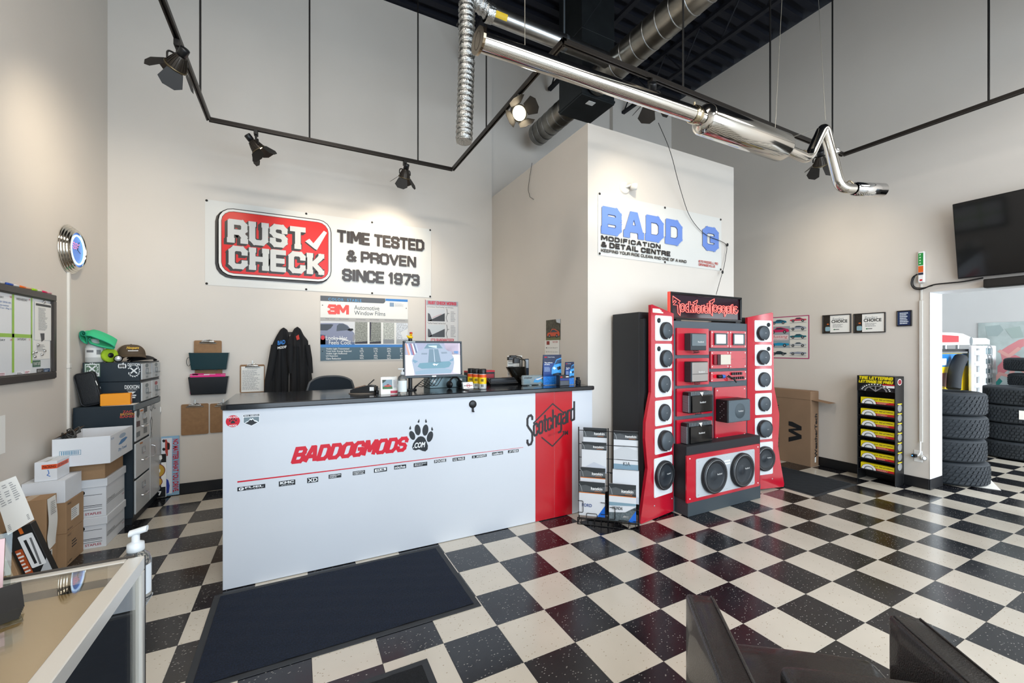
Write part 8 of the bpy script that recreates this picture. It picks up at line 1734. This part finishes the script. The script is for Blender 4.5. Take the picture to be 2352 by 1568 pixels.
cp = fillet([(1.60, 3.5, DZ_), (1.34, 3.49, DZ_ + .08), (1.335, 3.47, 4.2), (1.296, 3.438, 3.33)], .22, 14)
ds = []; 
for a_, b_ in zip(cp, cp[1:]):
    n_s = max(1, int((b_ - a_).length / .008))
    for k in range(n_s): ds.append(a_ + (b_ - a_) * (k / n_s))
ds.append(cp[-1]); rnd = random.Random(4)
MB().tube(ds, [.070 + .005 * math.sin(i * 1.05) + rnd.uniform(-.0016, .0016) for i in range(len(ds))], 26, caps=True).bw('foil_hose', mat('#b9b9b6', .26, 1.0, bump=.8, bscale=90), fx)
hx = MB(); hp = []; u_ = V((0, 1, 0))
for i, p in enumerate(ds):
    t_ = (ds[min(i + 1, len(ds) - 1)] - ds[max(0, i - 1)]).normalized(); u1 = (u_ - t_ * u_.dot(t_)).normalized(); w1 = t_.cross(u1); an = i * 1.05
    hp.append(p + (u1 * math.cos(an) + w1 * math.sin(an)) * .0765)
MB().tube(hp, .003, 5).bw('wire_helix', mat('#c9c9c5', .3, 1.0), fx)
MB().lathe([(.082, 0), (.084, .02), (.080, .07)], (1.53, 3.5, DZ_), (1, 0, 0), 26).bw('foil_tape', mat('#c3c3c0', .3, 1.0, bump=.8, bscale=60), fx)
tag(MB().tube(fillet([V(on(1075, 0, Y=3.6)), V(on(1070, 30, Y=3.6)), V(on(1052, 52, Y=3.6)), V(on(1048, 60, Y=3.6)), V(on(1056, 58, Y=3.6))], .05, 4), .006, 6).build('hanging_cable', mat('#2a2a2c', .5)), 'short dark cable hook dangling from the ceiling beside the flex duct', 'cable')
# ================================================================= CHROME EXHAUST SYSTEM
XH = mat('#d3cfc8', .10, 1.0, bump=.03, bscale=8)
ZX = 3.12; e0 = on(1108, 97, Z=ZX); e1 = on(1600, 265, Z=ZX); ed = (e1 - e0).normalized()
ex = thing('exhaust_system', 'polished steel car exhaust with muffler hung from wires', 'exhaust', (e0 + e1) / 2)
m0 = on(1612, 272, Z=ZX); m1 = on(1800, 340, Z=ZX); dm_ = (m1 - m0).normalized()
MB().tube([e0 - ed * .02, e1, m0 + dm_ * .02], .050, 28).bw('front_pipe', XH, ex)
u, w, n = frame(ed); fl_ = []
for i in range(28):
    an = 2 * math.pi * i / 28; r = .066 + .03 * abs(math.cos(an + .4)) ** 4; fl_.append((r * math.cos(an), r * math.sin(an)))
MB().prism(fl_, e0 - ed * .028, u * -1, w, .014).bw('pipe_flange', mat('#b9a68c', .2, 1.0), ex); MB().lathe([(.040, -.0285), (.044, -.0284)], e0, ed, 24).bw('pipe_bore', mat('#5a4a3a', .4, .8), ex)
MB().lathe([(.052, -.005), (.058, .0), (.060, .03), (.056, .05)], e1 - ed * .04, ed, 26).bw('pipe_clamp', mat('#c2b59a', .2, 1.0), ex); MB().tube([e1 + V((0, 0, .055)) - ed * .02, e1 + V((0, 0, .085)) - ed * .02], .007, 8).bw('clamp_bolt', mat('#c2b59a', .3, 1.0), ex)
ML = (m1 - m0).length; MB().lathe([(.05, -.01), (.075, .0), (.098, .015), (.103, .03), (.103, ML - .03), (.098, ML - .015), (.07, ML), (.05, ML + .02)], m0, dm_, 44).bw('muffler', XH, ex)
t0 = on(1857, 366, Z=ZX - .02); dep = (t0 - EYEV).dot(FWD)
def at(px_, py_, dd): return EYEV + (FWD + RGT * ((px_ - 1176) / F_PX) + V((0, 0, (HOR - py_) / F_PX))) * dd
tail = fillet([m1, t0, at(1893, 287, dep + .02), at(1930, 432, dep + .05), at(2000, 436, dep + .10)], .075, 9)
MB().tube(tail, .041, 24).bw('tail_pipe', XH, ex)
ta, tb = at(1962, 434, dep + .07), at(2026, 437, dep + .12); MB().lathe([(.046, 0), (.056, .01), (.058, (tb - ta).length), (.050, (tb - ta).length + .004), (.048, (tb - ta).length * .4)], ta, tb - ta, 26).bw('exhaust_tip', CHROME, ex)
for p in (at(1945, 428, dep + .05), at(1840, 358, dep - .02)): MB().tube(fillet([p + V((0, 0, .03)), p + V((.05, 0, .06)), p + V((.10, -.01, .03)), p + V((.12, -.01, .05))], .02, 4), .006, 8).bw('hanger_hook', mat('#c2b59a', .3, 1.0), ex)
MB().lathe([(.044, 0), (.0455, .004), (.0455, .03), (.044, .034)], at(1914, 345, dep + .035), at(1922, 380, dep + .04) - at(1914, 345, dep + .035), 24).bw('joint_band', CHROME, ex)
for (p, q) in ((m0 * .12 + m1 * .88 + V((0, 0, .10)), (1796, 0)), (at(1896, 276, dep + .02), (1880, 0))):
    tp = EYEV + (FWD + RGT * ((q[0] - 1176) / F_PX) + V((0, 0, (HOR - q[1]) / F_PX))) * ((p - EYEV).dot(FWD) * 1.0); dv = (tp - p); k = (CEIL - p.z) / dv.z; MB().tube([p, p + dv * k], .0022, 6).bw('hanging_wire', mat('#a9a498', .4, .8), ex)
MB().tube([m0 * .25 + m1 * .75 + V((.0, -.06, .075)), m1 + V((0, -.03, .06)), at(1880, 293, dep)], .0022, 6).bw('hanging_wire', mat('#a9a498', .4, .8), ex)
w0 = e0 + ed * .25 + V((0, 0, .05)); MB().tube([w0, V((w0.x, w0.y, CEIL))], .0022, 6).bw('hanging_wire', mat('#a9a498', .4, .8), ex)
